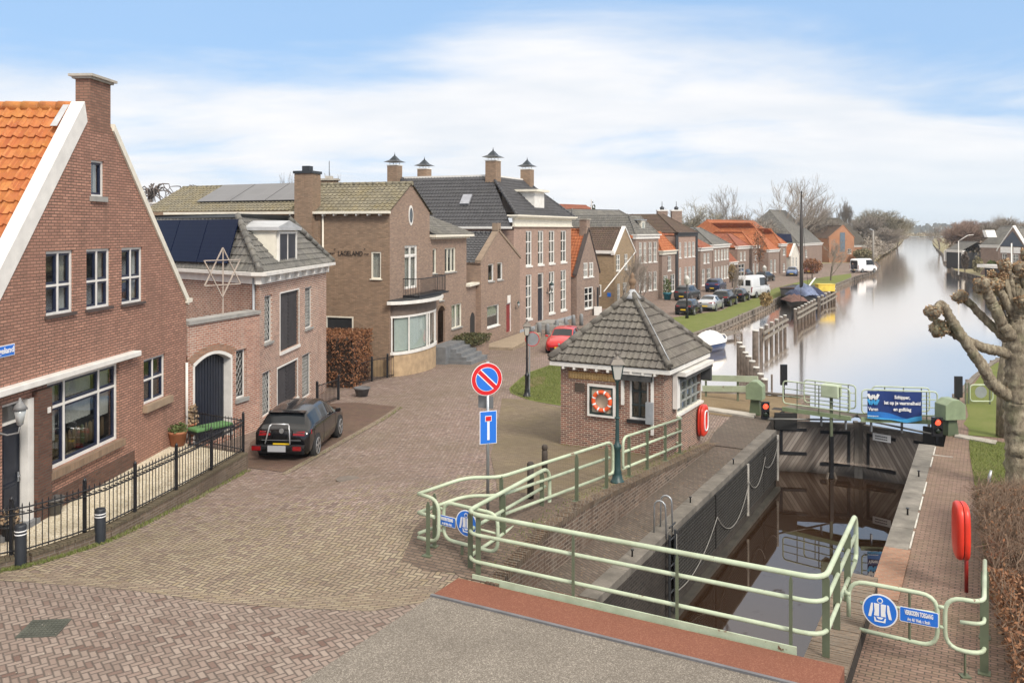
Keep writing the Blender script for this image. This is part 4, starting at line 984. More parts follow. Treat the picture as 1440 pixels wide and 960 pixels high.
# ================================================================ HOUSE 1: big gable, orange roof
def X1(Y): return -11.3+.0574*Y
zb1 = .15
F1 = Fr((X1(15.2), 15.2), (X1(26.1), 26.1), zb1)
def f1y(Y): return (Y-15.2)*math.sqrt(1+.0574**2)
h1 = thing('gable_house', 'tall red brown gable house with orange roof tiles at the left edge', 'house', (X1(20), 20, zb1))
d1r = F1.rect(12, 95, 573, 731); d1r = (F1.x(3), F1.x(41), zb1, F1.z(35, 560))
xa, xb = F1.x(62), F1.x(168)
big = (F1.x(66), F1.x(167), F1.z(67, 664), F1.z(67, 539))
lw_ = (F1.x(202), F1.x(233), F1.z(202, 570), F1.z(202, 506))
ups = [(F1.x(a), F1.x(b), F1.z(a, d), F1.z(a, c)) for a, b, c, d in ((64.5, 103, 353.5, 445), (121.5, 155, 350.5, 436), (171, 200.5, 348.5, 428.5))]
att = (F1.x(128), F1.x(146.5), F1.z(128, 276), F1.z(128, 224.5))
holes = [d1r, big, lw_]+ups+[att]
out1 = [(f1y(15.2), zb1-.6), (f1y(26.1), zb1-.6), (f1y(26.1), 4.28), (f1y(21.75), 8.95), (f1y(20.75), 9.3), (f1y(15.2), 2.6)]
mb = MB(); wall_holes(mb, F1, out1, holes, .14)
a, b = F1.p(f1y(26.1), 0), F1.p(f1y(26.1), 0, -14)
mb.quad((a.x, a.y, -.5), (b.x, b.y, -.5), (b.x, b.y, 4.28), (a.x, a.y, 4.28)); mb.build('wall', BR_HOUSE1, h1)
mb = MB(); F1.box(mb, F1.x(98), F1.x(108)-.0, 0, 0, 0, 0) if False else None
F1.box(mb, F1.x(45), big[0]-.03, zb1, F1.z(62, 545), .002, .14); F1.box(mb, big[0]-.03, F1.x(188), zb1, zb1+.42, .002, .03); mb.build('brick_pier', BR_PLINTH, h1)
mb = MB(); ey, ez = 15.0, 2.35; ry, rz = 20.75, 9.28
X0 = -26
sl = (rz-ez)/(ry-ey)
pantile(mb, (X0, ey, ez), (X1(ey)-.28, ey, ez), (X1(ry)-.28, ry, rz), (X0, ry, rz), .262, .33, 8, .042, .045)
r_ = mb.build('roof', T_ORANGE, h1)
mb = MB(); pantile(mb, (X1(26.3)-.1, 26.4, 4.1), (X0, 26.4, 4.1), (X0, ry+.1, rz), (X1(ry)-.1, ry+.1, rz), .262, .33, 4, .03, .03); mb.build('roof_back', T_ORANGE, r_)
mb = MB(); ridge(mb, (X0, ry+.05, rz+.05), (X1(ry)-.35, ry+.05, rz+.05), .13, tl=.42); mb.build('ridge_tiles', T_ORANGE, r_)
mb = MB()
def vp(Y, z, d): return F1.p(f1y(Y), z, d)
yb, zb_ = 15.1, 2.55; yt, zt_ = 20.62, 9.33
mb.box8([vp(yb, zb_-.45, -.30), vp(yb, zb_-.45, .03), vp(yt, zt_-.38, .03), vp(yt, zt_-.38, -.30), vp(yb-.06, zb_+.12, -.30), vp(yb-.06, zb_+.12, .03), vp(yt-.12, zt_+.08, .03), vp(yt-.12, zt_+.08, -.30)]); mb.build('verge', WHITE, h1)
mb = MB(); q0, q1 = (26.18, 4.22), (21.8, 8.98)
mb.box8([vp(q1[0], q1[1]-.12, -.3), vp(q1[0], q1[1]-.12, .05), vp(q0[0], q0[1]-.12, .05), vp(q0[0], q0[1]-.12, -.3), vp(q1[0]+.05, q1[1]+.06, -.3), vp(q1[0]+.05, q1[1]+.06, .05), vp(q0[0]+.08, q0[1]+.06, .05), vp(q0[0]+.08, q0[1]+.06, -.3)])
F1.box(mb, f1y(26.05), f1y(26.42), 4.18, 4.30, -.3, .06); mb.build('verge', CREAM, h1)
mb = MB(); mb.quad(vp(20.5, 9.34, -.50), vp(20.5, 9.34, -.35), vp(20.0, 8.78, -.35), vp(20.0, 8.78, -.52)); mb.build('flashing', LEAD, h1)
mb = MB(); F1.box(mb, f1y(20.78), f1y(21.72), 8.75, 10.0, -.36, .004); ch = mb.build('chimney', brick('chimney_brick', (.31, .17, .12), (.24, .125, .09), (.13, .095, .075), w=.22, h=.068), h1)
mb = MB(); F1.box(mb, f1y(20.72), f1y(21.78), 10.0, 10.05, -.42, .06); F1.box(mb, f1y(20.66), f1y(21.84), 10.05, 10.11, -.48, .12); mb.build('cap', COPING, ch)
panel_door(h1, F1, d1r, .16, DOORBLK, WHITE, .07, .42)
mb = MB(); F1.box(mb, F1.x(36), F1.x(44.5), zb1+.02, F1.z(40, 560), -.1, .05); mb.build('door_post', WHITE, h1)
mb = MB(); F1.box(mb, d1r[0]-.2, d1r[1]+.15, zb1-.1, zb1+.10, -.1, .16); mb.build('doorstep', STONE2, h1)
window(h1, F1, big, .12, .07, (.25, .73), (.70,), WHITE, NAVY, .055, None, None, depth=.6)
mb = MB()
for fa, fb, fc, fd in ((.03, .22, .28, .93), (.27, .70, .42, .68), (.27, .70, .74, .97), (.76, .97, .35, .95)):
 w_, h_ = big[1]-big[0], big[3]-big[2]; n = 24; P = []
 for i in range(n+1):
  xx = big[0]+w_*(fa+(fb-fa)*i/n); P += [F1.p(xx, big[2]+h_*fc, -.24+.02*math.sin(i*2.1)), F1.p(xx, big[2]+h_*fd, -.24+.012*math.sin(i*2.1))]
 mb.add(P, [(2*i, 2*i+2, 2*i+3, 2*i+1) for i in range(n)], 0, True)
mb.build('curtain', CURT, h1)
mb = MB()
for i in range(16):
 x = big[0]+.2+i*(big[1]-big[0]-.4)/15; z = big[2]+.12; mb.lathe(F1.p(x, z, -.34), [(.02, 0), (.06, .05), (.05, .3+.2*random.random()), (.01, .5)], 7)
mb.build('window_plants', leafmat('window_plant', [(.08, .10, .04), (.15, .09, .05), (.2, .16, .08)]), h1)
mb = MB(); F1.box(mb, big[0]-.05, big[1]+.09, big[2]-.17, big[2]-.002, -.02, .14); mb.build('window_sill', brick('sill_brick', (.27, .18, .12), (.22, .145, .095), (.2, .16, .12), w=.07, h=.3), h1)
window(h1, F1, lw_, .12, .06, (.5,), (.52,), WHITE, NAVY, .045, None, None)
mb = MB(); F1.box(mb, lw_[0]-.06, lw_[1]+.22, lw_[2]-.19, lw_[2]-.002, -.02, .13); mb.build('window_sill', SILLB, h1)
for i, r in enumerate(ups): window(h1, F1, r, .10, .06, (.5,), (.46,), WHITE, NAVY, .05, plain('dark_sill', (.07, .05, .045), .7), 'sides', sillw=.06)
window(h1, F1, att, .10, .05, (), (), WHITE, NAVY, .05, STONE, 'sides', sillw=.12)
mb = MB(); za_, zb2 = F1.z(0, 552), F1.z(188, 497); F1.box(mb, 0, F1.x(188), .5*(za_+zb2)-.05, .5*(za_+zb2)+.09, -.02, .22); mb.build('canopy', WHITE, h1, bevel=.02)
mb = MB(); F1.box(mb, F1.x(58), F1.x(62), F1.z(60, 580), F1.z(60, 572), .14, .16); mb.build('house_number_plate', WHITE, h1)
drainpipe(h1, F1, f1y(26.0), zb1, 2.4, .04, WHITE)
sg = (F1.x(-34), F1.x(19), F1.z(0, 503), F1.z(0, 486.5))
ss = thing('street_name_sign', 'blue street name sign with white letters on the gable at the left edge', 'sign', F1.p(F1.x(5), 3.4, .03))
mb = MB(); F1.box(mb, sg[0], sg[1], sg[2], sg[3], .012, .028); mb.build('sign_plate', SIGNWHITE, ss)
mb = MB(); F1.box(mb, sg[0]+.02, sg[1]-.02, sg[2]+.015, sg[3]-.015, .028, .034); mb.build('sign_face', SIGNBLUE, ss)
mb = MB(); text_mb(mb, 'Lageland', .17, F1.p(F1.x(17.5), sg[2]+.075, .036), F1.X, (0, 0, 1), align='RIGHT', squeeze=1.15, bold=.003); mb.build('lettering', SIGNWHITE, ss)
def wall_lamp(label, P, N, s=1.0, mat=LAMPGREEN, glow=plain('lamp_glass', (.40, .42, .42), .2, spec=.7)):
 P, N = Vector(P), Vector(N); t = thing('wall_lantern', label, 'lamp', P)
 mb = MB(); mb.tube([P, P+N*.12*s+Vector((0, 0, -.05*s)), P+N*.28*s+Vector((0, 0, -.02*s)), P+N*.3*s+Vector((0, 0, .1*s))], .018*s, 6); mb.lathe(P+N*.3*s+Vector((0, 0, .1*s)), [(.03*s, 0), (.06*s, .03*s)], 8); mb.build('bracket', mat, t)
 mb = MB(); mb.lathe(P+N*.3*s+Vector((0, 0, .13*s)), [(.06*s, 0), (.11*s, .26*s)], 6); mb.build('glass', glow, t)
 mb = MB(); mb.lathe(P+N*.3*s+Vector((0, 0, .39*s)), [(.14*s, 0), (.09*s, .07*s), (.03*s, .14*s), (.02*s, .2*s)], 6); mb.build('cap', mat, t)
wall_lamp('grey wall lantern beside the dark front door at the left edge', F1.p(F1.x(-2), F1.z(5, 606), .0), F1.N+F1.X*.45, 1.15, plain('lamp_grey', (.2, .2, .2), .5))
# ================================================================ HOUSE 2: old brick house with garage, hipped roof, solar panels
A2 = (-8.67, 29.8); B2 = (-8.22, 38.4); C2_ = (-9.78, 26.15)
z2 = -.75
F2 = Fr(A2, B2, z2)
h2 = thing('old_brick_house', 'old pink brick house with black barn doors, solar panels and diamond lattice windows', 'house', (*A2, z2))
ze2 = 4.92
def rc(F, *q): return F.rect(*q)
ws2 = [rc(F2, 372, 382.5, 416, 483), rc(F2, 429, 438.5, 404.5, 463), rc(F2, 369, 381, 525, 588), rc(F2, 425, 437, 500, 562)]
dd2 = [rc(F2, 394, 420, 413, 495), rc(F2, 390, 418, 519, 575)]
mb = MB(); wall_holes(mb, F2, [(0, z2-.5), (F2.L, z2-.5), (F2.L, ze2-.2), (0, ze2-.2)], ws2+dd2, .12)
Cx = Vector((-18.2, 37.9, 0))
mb.quad(Cx+Vector((0, 0, -1)), Vector((*A2, -1)), Vector((*A2, ze2-.2)), Cx+Vector((0, 0, ze2-.2)))
Dx = Vector((*B2, 0))+Vector((-9.6, 8.1, 0)); mb.quad(Vector((*B2, -1)), Dx+Vector((0, 0, -1)), Dx+Vector((0, 0, ze2-.2)), Vector((*B2, ze2-.2)))
mb.build('wall', BR_OLD, h2)
for i, r in enumerate(ws2): window(h2, F2, r, .11, .05, (), (), WHITE, ANTHR, .04, STONE if i < 2 else None, None, lead=True)
for r in dd2:
 x0, x1, za, zb = r; mb = MB(); F2.box(mb, x0, x1, za, zb, -.14, -.10)
 cx_ = (x0+x1)/2; w = (x1-x0)/2; n = int((zb-za)/.14)+int(w/.14)+1
 for sgn in (-1, 1):
  for i in range(n):
   zc = za-w+i*.14+.02     # chevron boards rising towards the centre
   xa_, xb_ = cx_+sgn*w*.98, cx_+sgn*.02; z_a, z_b = zc, zc+w
   if z_b <= za or z_a >= zb: continue
   if z_a < za: t = (za-z_a)/(z_b-z_a); xa_ = xa_+(xb_-xa_)*t; z_a = za
   if z_b > zb: t = (zb-z_a)/(z_b-z_a); xb_ = xa_+(xb_-xa_)*t; z_b = zb
   if z_b-z_a > .05: mb.bar(F2.p(xa_, z_a, -.088), F2.p(xb_, z_b, -.088), .075, .03, up=tuple(F2.N))
 d_ = mb.build('barn_door', plain('barn_door_black', (.045, .042, .046), .6, var=.3), h2)
 mb = MB(); F2.box(mb, x0-.06, x0, za, zb+.06, -.1, .012); F2.box(mb, x1, x1+.06, za, zb+.06, -.1, .012); F2.box(mb, x0, x1, zb, zb+.06, -.1, .010)
 F2.box(mb, x0-.08, x1+.08, za-.12, za-.01, -.1, .06); mb.build('door_frame', WHITE, h2)
mb = MB(); F2.box(mb, -.30, F2.L+.3, ze2-.12, ze2, -.2, .34); F2.box(mb, -.12, F2.L+.12, ze2-.42, ze2-.12, -.1, .10)
for i in range(8): F2.box(mb, .3+i*1.1, .42+i*1.1, ze2-.34, ze2-.12, .10, .26)
FL2 = Fr((Cx.x, Cx.y), A2)
FL2.box(mb, 0, FL2.L-.0, ze2-.125, ze2-.005, -.2, .30); FL2.box(mb, 0, FL2.L-.02, ze2-.42, ze2-.125, -.1, .08); mb.build('cornice', WHITE, h2)
drainpipe(h2, FL2, FL2.L-.25, z2, ze2-.2, .05)
zr2 = 6.85
P0 = Vector((*A2, ze2))+FL2.N*.2+F2.N*.2; P1 = Vector((*B2, ze2))+F2.N*.25+F2.X*.2; P2 = Cx+Vector((0, 0, ze2))+FL2.N*.2
T0 = PY(334, 311, 32.6); T1 = PY(405, 309.5, 36.9); T2 = PY(207, 294.5, 0); T2 = Cx+Vector((1.6, 1.6, zr2)); T0.z = T1.z = zr2
T0 = Vector((kk(334)*32.2, 32.2, zr2)); T1 = Vector((kk(405)*37.2, 37.2, zr2)); T2 = T0+(Cx-Vector((*A2, 0)))*.95; T2.z = zr2
mb = MB(); pantile(mb, P0, P1, T1, T0, .27, .30, 6, .03, .035); pantile(mb, P2, P0, T0, T2, .27, .30, 5, .03, .035)
ridge(mb, P0+Vector((0, 0, .06)), T0+Vector((0, 0, .06)), .12); ridge(mb, P1+Vector((0, 0, .06)), T1+Vector((0, 0, .06)), .12)
pantile(mb, P1, Dx+Vector((0, 0, ze2)), T1+(Dx-Vector((*B2, 0)))*.9, T1, .27, .3, 3)
rf2 = mb.build('roof', T_GREY, h2)
mb = MB(); T3 = T1+(Dx-Vector((*B2, 0))).normalized()*8; T3.z = zr2
mb.box8([p+Vector((0, 0, -.02)) for p in (T0, T1, T3, T2)]+[p+Vector((0, 0, .12)) for p in (T0+F2.N*.15, T1+F2.N*.15+F2.X*.1, T3, T2+FL2.N*.1)]); mb.build('flat_top', ANTHR, rf2)
Ux = (P0-P2).normalized(); Nn = (P0-P2).cross(T0-P0).normalized(); Nn = Nn if Nn.z > 0 else -Nn; Vx = Nn.cross(Ux); Vx = Vx if Vx.z > 0 else -Vx
Hs = (T0-P0).dot(Vx)
for i in range(5):
 mb = MB(); u1 = -1.95-i*2.05; u0 = u1-2.0; v0, v1 = .22, Hs*.92
 sh = (T0-P0).dot(Ux)
 def sp(u, v, d): return P0+Ux*(u+sh*v/Hs*.2)+Vx*v+Nn*d
 mb.box8([sp(u0, v0, .10), sp(u1, v0, .10), sp(u1, v1, .10), sp(u0, v1, .10), sp(u0, v0, .14), sp(u1, v0, .14), sp(u1, v1, .14), sp(u0, v1, .14)]); mb.build('solar_panel', SOLAR, rf2)
dm = rc(F2, 394, 417, 322, 368)
uD0, uD1 = F2.x(393), F2.x(421)
mb = MB(); F2.box(mb, uD0, uD1, ze2+.05, 6.35, -1.25, -.15); do = mb.build('dormer', CREAM, h2)
mb = MB(); F2.box(mb, uD0-.15, uD1+.15, 6.35, 6.47, -1.3, .05); 
c0 = (uD0+uD1)/2; mb.add([F2.p(uD0-.15, 6.472, .0), F2.p(uD1+.15, 6.472, .0), F2.p(c0, 6.72, .0), F2.p(uD0-.15, 6.472, -1.3), F2.p(uD1+.15, 6.472, -1.3), F2.p(c0, 6.72, -1.6)], [(0, 1, 2), (5, 4, 3), (1, 4, 5, 2), (0, 2, 5, 3)]); mb.build('dormer_roof', LEAD, do)
mb = MB(); a, b = uD0+.25, uD1-.2
F2.box(mb, a, b, ze2+.2, 6.22, -.15, -.10, 1)
F2.box(mb, a-.1, a, ze2+.12, 6.3, -.15, -.06); F2.box(mb, b, b+.1, ze2+.12, 6.3, -.15, -.06); F2.box(mb, a, b, 6.22, 6.3, -.15, -.062); F2.box(mb, a, b, ze2+.12, ze2+.2, -.15, -.04)
F2.box(mb, (a+b)/2-.02, (a+b)/2+.02, ze2+.2, 6.22, -.10, -.075, 0); mb.build('dormer_shutter', [WHITE, DOORBLK], do)
F2g = Fr(C2_, A2, -.3)
gd = (F2g.x(272), F2g.x(326), -.3, F2g.z(272, 502)); gw = rc(F2g, 332, 347, 492.5, 562)
gh = [gd, gw]
mb = MB(); wall_holes(mb, F2g, [(0, -1), (F2g.L, -1), (F2g.L, 3.5), (0, 3.5)], gh, .3)
xm = (gd[0]+gd[1])/2; hw = (gd[1]-gd[0])/2
mb.build('garage_wall', BR_GAR, h2)
mb = MB(); F2g.box(mb, 0, F2g.L-.02, 3.5, 3.62, -.5, .07); mb.build('parapet_coping', STONE, h2)
def arch_ring(mb, F, xm, hw, zs, rise, wd, d0, d1, mi=0, n=14):
 for i in range(n):
  def pt(k, o):
   x = -hw+2*hw*k/n; zz_ = zs+rise*(1-(x/hw)**2); sx_ = 1+o/hw; return (xm+x*sx_, zz_+o)
  a, b, c, d = pt(i, 0), pt(i+1, 0), pt(i+1, wd), pt(i, wd)
  mb.box8([F.p(*a, d1), F.p(*b, d1), F.p(*b, d0), F.p(*a, d0), F.p(*d, d1), F.p(*c, d1), F.p(*c, d0), F.p(*d, d0)], mi)
zs_ = gd[3]-.28
def arch_fill(F, xm, hw, zs, rise, ztop, d, mat, parent, nm):
 mb = MB(); n = 14
 for i in range(n):
  xa_, xb_ = -hw+2*hw*i/n, -hw+2*hw*(i+1)/n; za_, zb_ = zs+rise*(1-(xa_/hw)**2), zs+rise*(1-(xb_/hw)**2)
  mb.quad(F.p(xm+xa_, za_, d), F.p(xm+xb_, zb_, d), F.p(xm+xb_, ztop, d), F.p(xm+xa_, ztop, d))
 mb.build(nm, mat, parent)
arch_fill(F2g, xm, hw, zs_, .28, gd[3]+.001, -.002, BR_GAR, h2, 'arch_spandrel')
mb = MB(); arch_ring(mb, F2g, xm, hw-.06, zs_-.03, .27, .09, -.25, .012); F2g.box(mb, gd[0]-.02, gd[0]+.06, -.3, zs_, -.25, .012); F2g.box(mb, gd[1]-.06, gd[1]+.02, -.3, zs_, -.28, .012); mb.build('arch_frame', WHITE, h2)
mb = MB(); arch_ring(mb, F2g, xm, hw+.05, zs_+.02, .30, .22, -.05, .006); mb.build('brick_arch', BR_PATCH, h2)
mb = MB(); F2g.box(mb, gd[0], gd[1], -.3, gd[3], -.32, -.28)
for i in range(13): F2g.box(mb, gd[0]+.06+i*(2*hw-.1)/13, gd[0]+.05+(i+.88)*(2*hw-.1)/13, -.28, gd[3], -.28, -.262)
mb.build('garage_door', DOORBLK, h2)
window(h2, F2g, gw, .16, .06, (), (), WHITE, ANTHR, .04, STONE, None, lead=True, sillw=.12)
st = thing('wooden_star', 'large weathered wooden star on a pole above the garage parapet', 'star', PY(318, 446, 28.2))
SY = 28.3; cst = PY(313, 383, SY); rs = 33/FPX*SY; Xs = Vector((.62, .78, 0)).normalized()
def spt(k, ph): a = R(90+ph+120*k); return cst+Xs*(rs*math.cos(a))+Vector((0, 0, rs*1.05*math.sin(a)))
for ph, off in ((0, .02), (180, -.02)):
 for k in range(3):
  mb = MB(); mb.bar(spt(k, ph)+Vector((0, off, 0)), spt(k+1, ph)+Vector((0, off, 0)), .042, .03); mb.build('beam', plain('pale_star_wood', (.40, .34, .29), .8), st)
mb = MB(); mb.bar(cst+Vector((0, .05, -1.7)), cst+Vector((0, .05, .75)), .035, .035); mb.build('pole', plain('pale_star_wood', (.40, .34, .29), .8), st)
# ================================================================ HOUSE 3: tan brick shop house with LAGELAND lettering
A3 = (-6.03, 42.8); B3m = (-6.03+.2874*5.2, 42.8+.9578*5.2); B3 = (-6.03+.2874*11.2, 42.8+.9578*11.2)
z3 = -1.2
F3 = Fr(A3, B3m, z3); F3w = Fr(B3m, B3, z3)
h3 = thing('tan_corner_house', 'tan brick corner house with Lageland lettering, round bay window and small balcony', 'house', (*A3, z3))
Lc = Vector((*A3, 0))-F3.N*0; FS = Fr((A3[0]-.9578*14, A3[1]+.2874*14), A3, z3)
ze3 = 7.32; za3 = 8.75
fd = rc(F3, 569, 587, 345.5, 407)
bayz0, bayz1 = F3.z(565, 489), F3.z(565, 444)
mb = MB(); wall_holes(mb, F3, [(0, z3), (F3.L, z3), (F3.L, ze3), (F3.L/2, za3), (0, ze3)], [fd], .12); mb.build('front_wall', BR_TAN2, h3)
sw_ = rc(FS, 522, 536, 354, 392); sd_ = rc(FS, 458, 497, 444, 500)
mb = MB(); wall_holes(mb, FS, [(0, z3), (FS.L, z3), (FS.L, ze3), (0, ze3)], [sw_, sd_], .10); mb.build('side_wall', BR_TAN, h3)
window(h3, FS, sw_, .08, .07, (), (), CREAM, None, .04, CREAM, 'full', sillw=.05)
mb = MB(); FS.box(mb, sd_[0]+.07, sd_[1]-.07, sd_[2]+.0, sd_[3]-.07, -.1, -.06, 1); FS.box(mb, sd_[0], sd_[0]+.07, sd_[2], sd_[3], -.1, .02); FS.box(mb, sd_[1]-.07, sd_[1], sd_[2], sd_[3], -.1, .02); FS.box(mb, sd_[0]+.07, sd_[1]-.07, sd_[3]-.07, sd_[3], -.1, .018); mb.build('side_shutter', [CREAM, ANTHR], h3)
mb = MB(); FS.box(mb, FS.L-9, FS.L-.0, z3, F3.z(548, 507), .002, .05); mb.build('plinth', plain('sand_plinth', (.42, .30, .17), .8, var=.2), h3)
mb = MB(); X_ = FS.x(475); q = FS.p(FS.x(493), FS.z(493, 359.5), .03)
text_mb(mb, 'LAGELAND', .34, q, FS.X, (0, 0, 1), squeeze=.80, depth=.012)
text_mb(mb, 'ANNO', .13, FS.p(FS.x(465.5), FS.z(465, 357.3), .03), FS.X, (0, 0, 1), squeeze=1.1, depth=.01)
text_mb(mb, '1939', .13, FS.p(FS.x(515.5), FS.z(515, 358.5), .03), FS.X, (0, 0, 1), squeeze=1., depth=.01)
text_mb(mb, '"', .2, FS.p(FS.x(471.5), FS.z(474, 353.5), .03), FS.X, (0, 0, 1), depth=.02)
text_mb(mb, '"', .2, FS.p(FS.x(513.5), FS.z(511.5, 353.5), .03), FS.X, (0, 0, 1), depth=.02)
mb.build('lettering', BLACKP, h3)
window(h3, F3, fd, .10, .07, (.5,), (.76,), WHITE, WHITE, .05, None, 'full')
mb = MB(); oc = (F3.x(577.5), F3.z(577.5, 303)); n = 24
for k, (ra, rb, d_, mi) in enumerate(((.0, .38, .01, 1), (.34, .46, .03, 0))):
 for i in range(n):
  a0, a1 = 2*math.pi*i/n, 2*math.pi*(i+1)/n
  def op(r, a, d): return F3.p(oc[0]+r*.62*math.cos(a), oc[1]+r*1.15*math.sin(a), d)
  if ra == 0: mb.add([op(0, 0, d_), op(rb, a0, d_), op(rb, a1, d_)], [(0, 1, 2)], mi)
  else: mb.quad(op(ra, a0, d_), op(rb, a0, d_), op(rb, a1, d_), op(ra, a1, d_), mi=mi); mb.quad(op(rb, a0, d_), op(rb, a0, 0), op(rb, a1, 0), op(rb, a1, d_), mi=mi)
mb.build('oval_window', [WHITE, plain('toplight_glass', (.05, .055, .06), .1)], h3)
bx0, bx1 = F3.x(549.5), F3.x(606); bc = (bx0+bx1)/2; bw = (bx1-bx0)/2; bd = .85
def bay(t, z, r=1.0, o=0): a = math.pi*t; return F3.p(bc-(bw+o)*math.cos(a)*r, z, (bd+o)*math.sin(a)*r)
zbase = zG(*F3.p(bc, 0, 1)[:2])-.5; zsill = F3.z(549, 488)-.1; zhead = F3.z(549, 450)+.55; zroof = F3.z(549, 426)
NB = 20
def bayband(nm, z0, z1, mat, o=0, parent=h3, t0=0, t1=1):
 mb = MB(); P = [bay(t0+(t1-t0)*i/NB, z, 1, o) for i in range(NB+1) for z in (z0, z1)]
 mb.add(P, [(2*i, 2*i+2, 2*i+3, 2*i+1) for i in range(NB)], 0, True); return mb.build(nm, mat, parent)
zs3, zh3, zt3_ = F3.z(566, 490.5), F3.z(566, 443), F3.z(566, 424.5)
bayo = thing('dummy', '', '') if False else None
bb = bayband('bay_window', zs3, zh3, GLASS, -.02)
bayband('bay_base', z3, zs3-.1, plain('sandstone_panel', (.42, .30, .18), .8, var=.25), .0, bb); bayband('bay_fascia', zh3+.08, zt3_, plain('bay_slats', (.14, .105, .085), .7, var=.25), .0, bb)
bayband('bay_blind', zs3+.05, zh3-.02, CURTG, -.12, bb, .05, .52); bayband('bay_back', zs3, zh3, INTER, -.5, bb)
mb = MB()
for i in range(NB):
 t0, t1 = i/NB, (i+1)/NB
 for z0, z1, o in ((zs3-.12, zs3+.02, .05), (zh3-.02, zh3+.08, .02)):
  P = [bay(t, z, 1, oo) for z in (z0, z1) for t, oo in ((t0, o), (t1, o), (t1, -.12), (t0, -.12))]; mb.box8(P)
for t in (0.02, .26, .5, .54, .68, .86, .98):
 mb.bar(bay(t, zs3, 1, 0), bay(t, zh3, 1, 0), .07, .07)
mb.build('bay_frame', WHITE, bb)
mb = MB(); P = [bay(i/NB, z, 1, .45) for z in (zt3_, zt3_+.16) for i in range(NB+1)]
mb.add(P, [list(range(NB+1))[::-1], list(range(NB+1, 2*NB+2))]+[(i, i+1, NB+2+i, NB+1+i) for i in range(NB)]); mb.build('bay_roof', WHITE, bb)
mb = MB(); P = [bay(i/NB, z, 1, .35) for z in (zt3_+.16, zt3_+.22) for i in range(NB+1)]
mb.add(P, [list(range(NB+1))[::-1], list(range(NB+1, 2*NB+2))]+[(i, i+1, NB+2+i, NB+1+i) for i in range(NB)]); mb.build('bay_roof_felt', ANTHR, bb)
bal = MB(); y0, y1, dB = F3.x(567), F3.x(609), .85; zB = zt3_+.22; ht = .95
def brp(x, d, z): return F3.p(x, z, d)
ring = [(y0, 0), (y0, dB*.8), (y0+.3, dB), (y1-.3, dB), (y1, dB*.8), (y1, 0)]
for zz_ in (zB+.1, zB+ht): bal.tube([brp(x, d, zz_) for x, d in ring], .025, 6)
for (xa_, da), (xb_, db) in zip(ring, ring[1:]):
 L = math.hypot(xb_-xa_, db-da); n = max(1, int(L/.13))
 for i in range(n): f = i/n; x, d = xa_+(xb_-xa_)*f, da+(db-da)*f; bal.bar(brp(x, d, zB+.1), brp(x, d, zB+ht), .018)
bal.build('balcony_railing', BLACKP, h3)
mb = MB(); F3.box(mb, y0-.05, y1+.05, zB+.0, zB+.09, 0, dB+.06); mb.build('balcony_floor', BLACKP, h3)
zw3 = 5.98
wn3 = [rc(F3w, 608.5, 614, 350, 385), rc(F3w, 625.5, 641, 349, 383.5), rc(F3w, 635, 649.5, 429, 463), rc(F3w, 617.5, 623.5, 411, 423)]
dr3 = rc(F3w, 615.5, 626, 431, 484); dr3 = (dr3[0], dr3[1], dr3[2], dr3[3])
mb = MB(); wall_holes(mb, F3w, [(0, z3), (F3w.L, z3), (F3w.L, zw3), (0, zw3)], wn3+[dr3], .12); a = F3w.p(F3w.L, 0); b = F3w.p(F3w.L, 0, -6); mb.quad((a.x, a.y, z3-.5), (b.x, b.y, z3-.5), (b.x, b.y, zw3), (a.x, a.y, zw3)); mb.build('wing_wall', BR_TAN2, h3)
for i, r in enumerate(wn3): window(h3, F3w, r, .10, .06, ((), (.33, .66), (.5,), ())[i], (), CREAM, None, .04, STONE, (None, 'sides', 'full', None)[i], sillw=.06)
mb = MB(); F3w.box(mb, *dr3[:2], dr3[2], dr3[3], -.5, -.45); mb.build('front_door', plain('brown_door', (.10, .055, .04), .5), h3)
mb = MB(); xm3 = (dr3[0]+dr3[1])/2; arch_ring(mb, F3w, xm3, (dr3[1]-dr3[0])/2, dr3[3]-.3, .3, .15, -.4, .012); mb.build('door_arch', BR_TAN, h3)
arch_fill(F3w, xm3, (dr3[1]-dr3[0])/2, dr3[3]-.3, .3, dr3[3]+.01, -.003, BR_TAN2, h3, 'arch_spandrel')
mb = MB(); pantile(mb, F3w.p(-.0, zw3+.1, .35), F3w.p(F3w.L+.35, zw3+.1, .35), F3w.p(F3w.L-1.7, zw3+1.15, -2), F3w.p(0, zw3+1.45, -2.5), .27, .33, 4)
pantile(mb, F3w.p(F3w.L+.35, zw3+.1, .35), F3w.p(F3w.L+.35, zw3+.1, -6), F3w.p(F3w.L-1.7, zw3+1.15, -5), F3w.p(F3w.L-1.7, zw3+1.15, -2), .27, .33, 3); mb.build('wing_roof', T_GREY, h3)
mb = MB(); F3w.box(mb, 0, F3w.L+.4, zw3-.03, zw3+.10, -.1, .38); mb.build('wing_gutter', CREAM, h3)
mb = MB()
for i in range(22): F3w.box(mb, .1+i*F3w.L/22, .22+i*F3w.L/22, zw3-.14, zw3-.03, 0, .22)
mb.build('dentils', CREAM, h3)
rf3 = gable_house_roof(h3, F3, 5.6, ze3, za3, F3.L/2, T_OLIVE, .25, 6, .27, front_ov=.1)
mb = MB(); FS.box(mb, 1, FS.L+.1, ze3-.16, ze3-.04, .10, .34); mb.build('gutter', CREAM, h3)
mb = MB()
for i in range(9): FS.box(mb, FS.L-.5-i*.62, FS.L-.42-i*.62, ze3-.26, ze3-.16, 0, .28)
mb.build('rafter_ends', WHITE, h3)
drainpipe(h3, FS, FS.x(455), z3, ze3-.1, .05, CREAM)
cx0, cx1 = FS.x(420), FS.x(444)
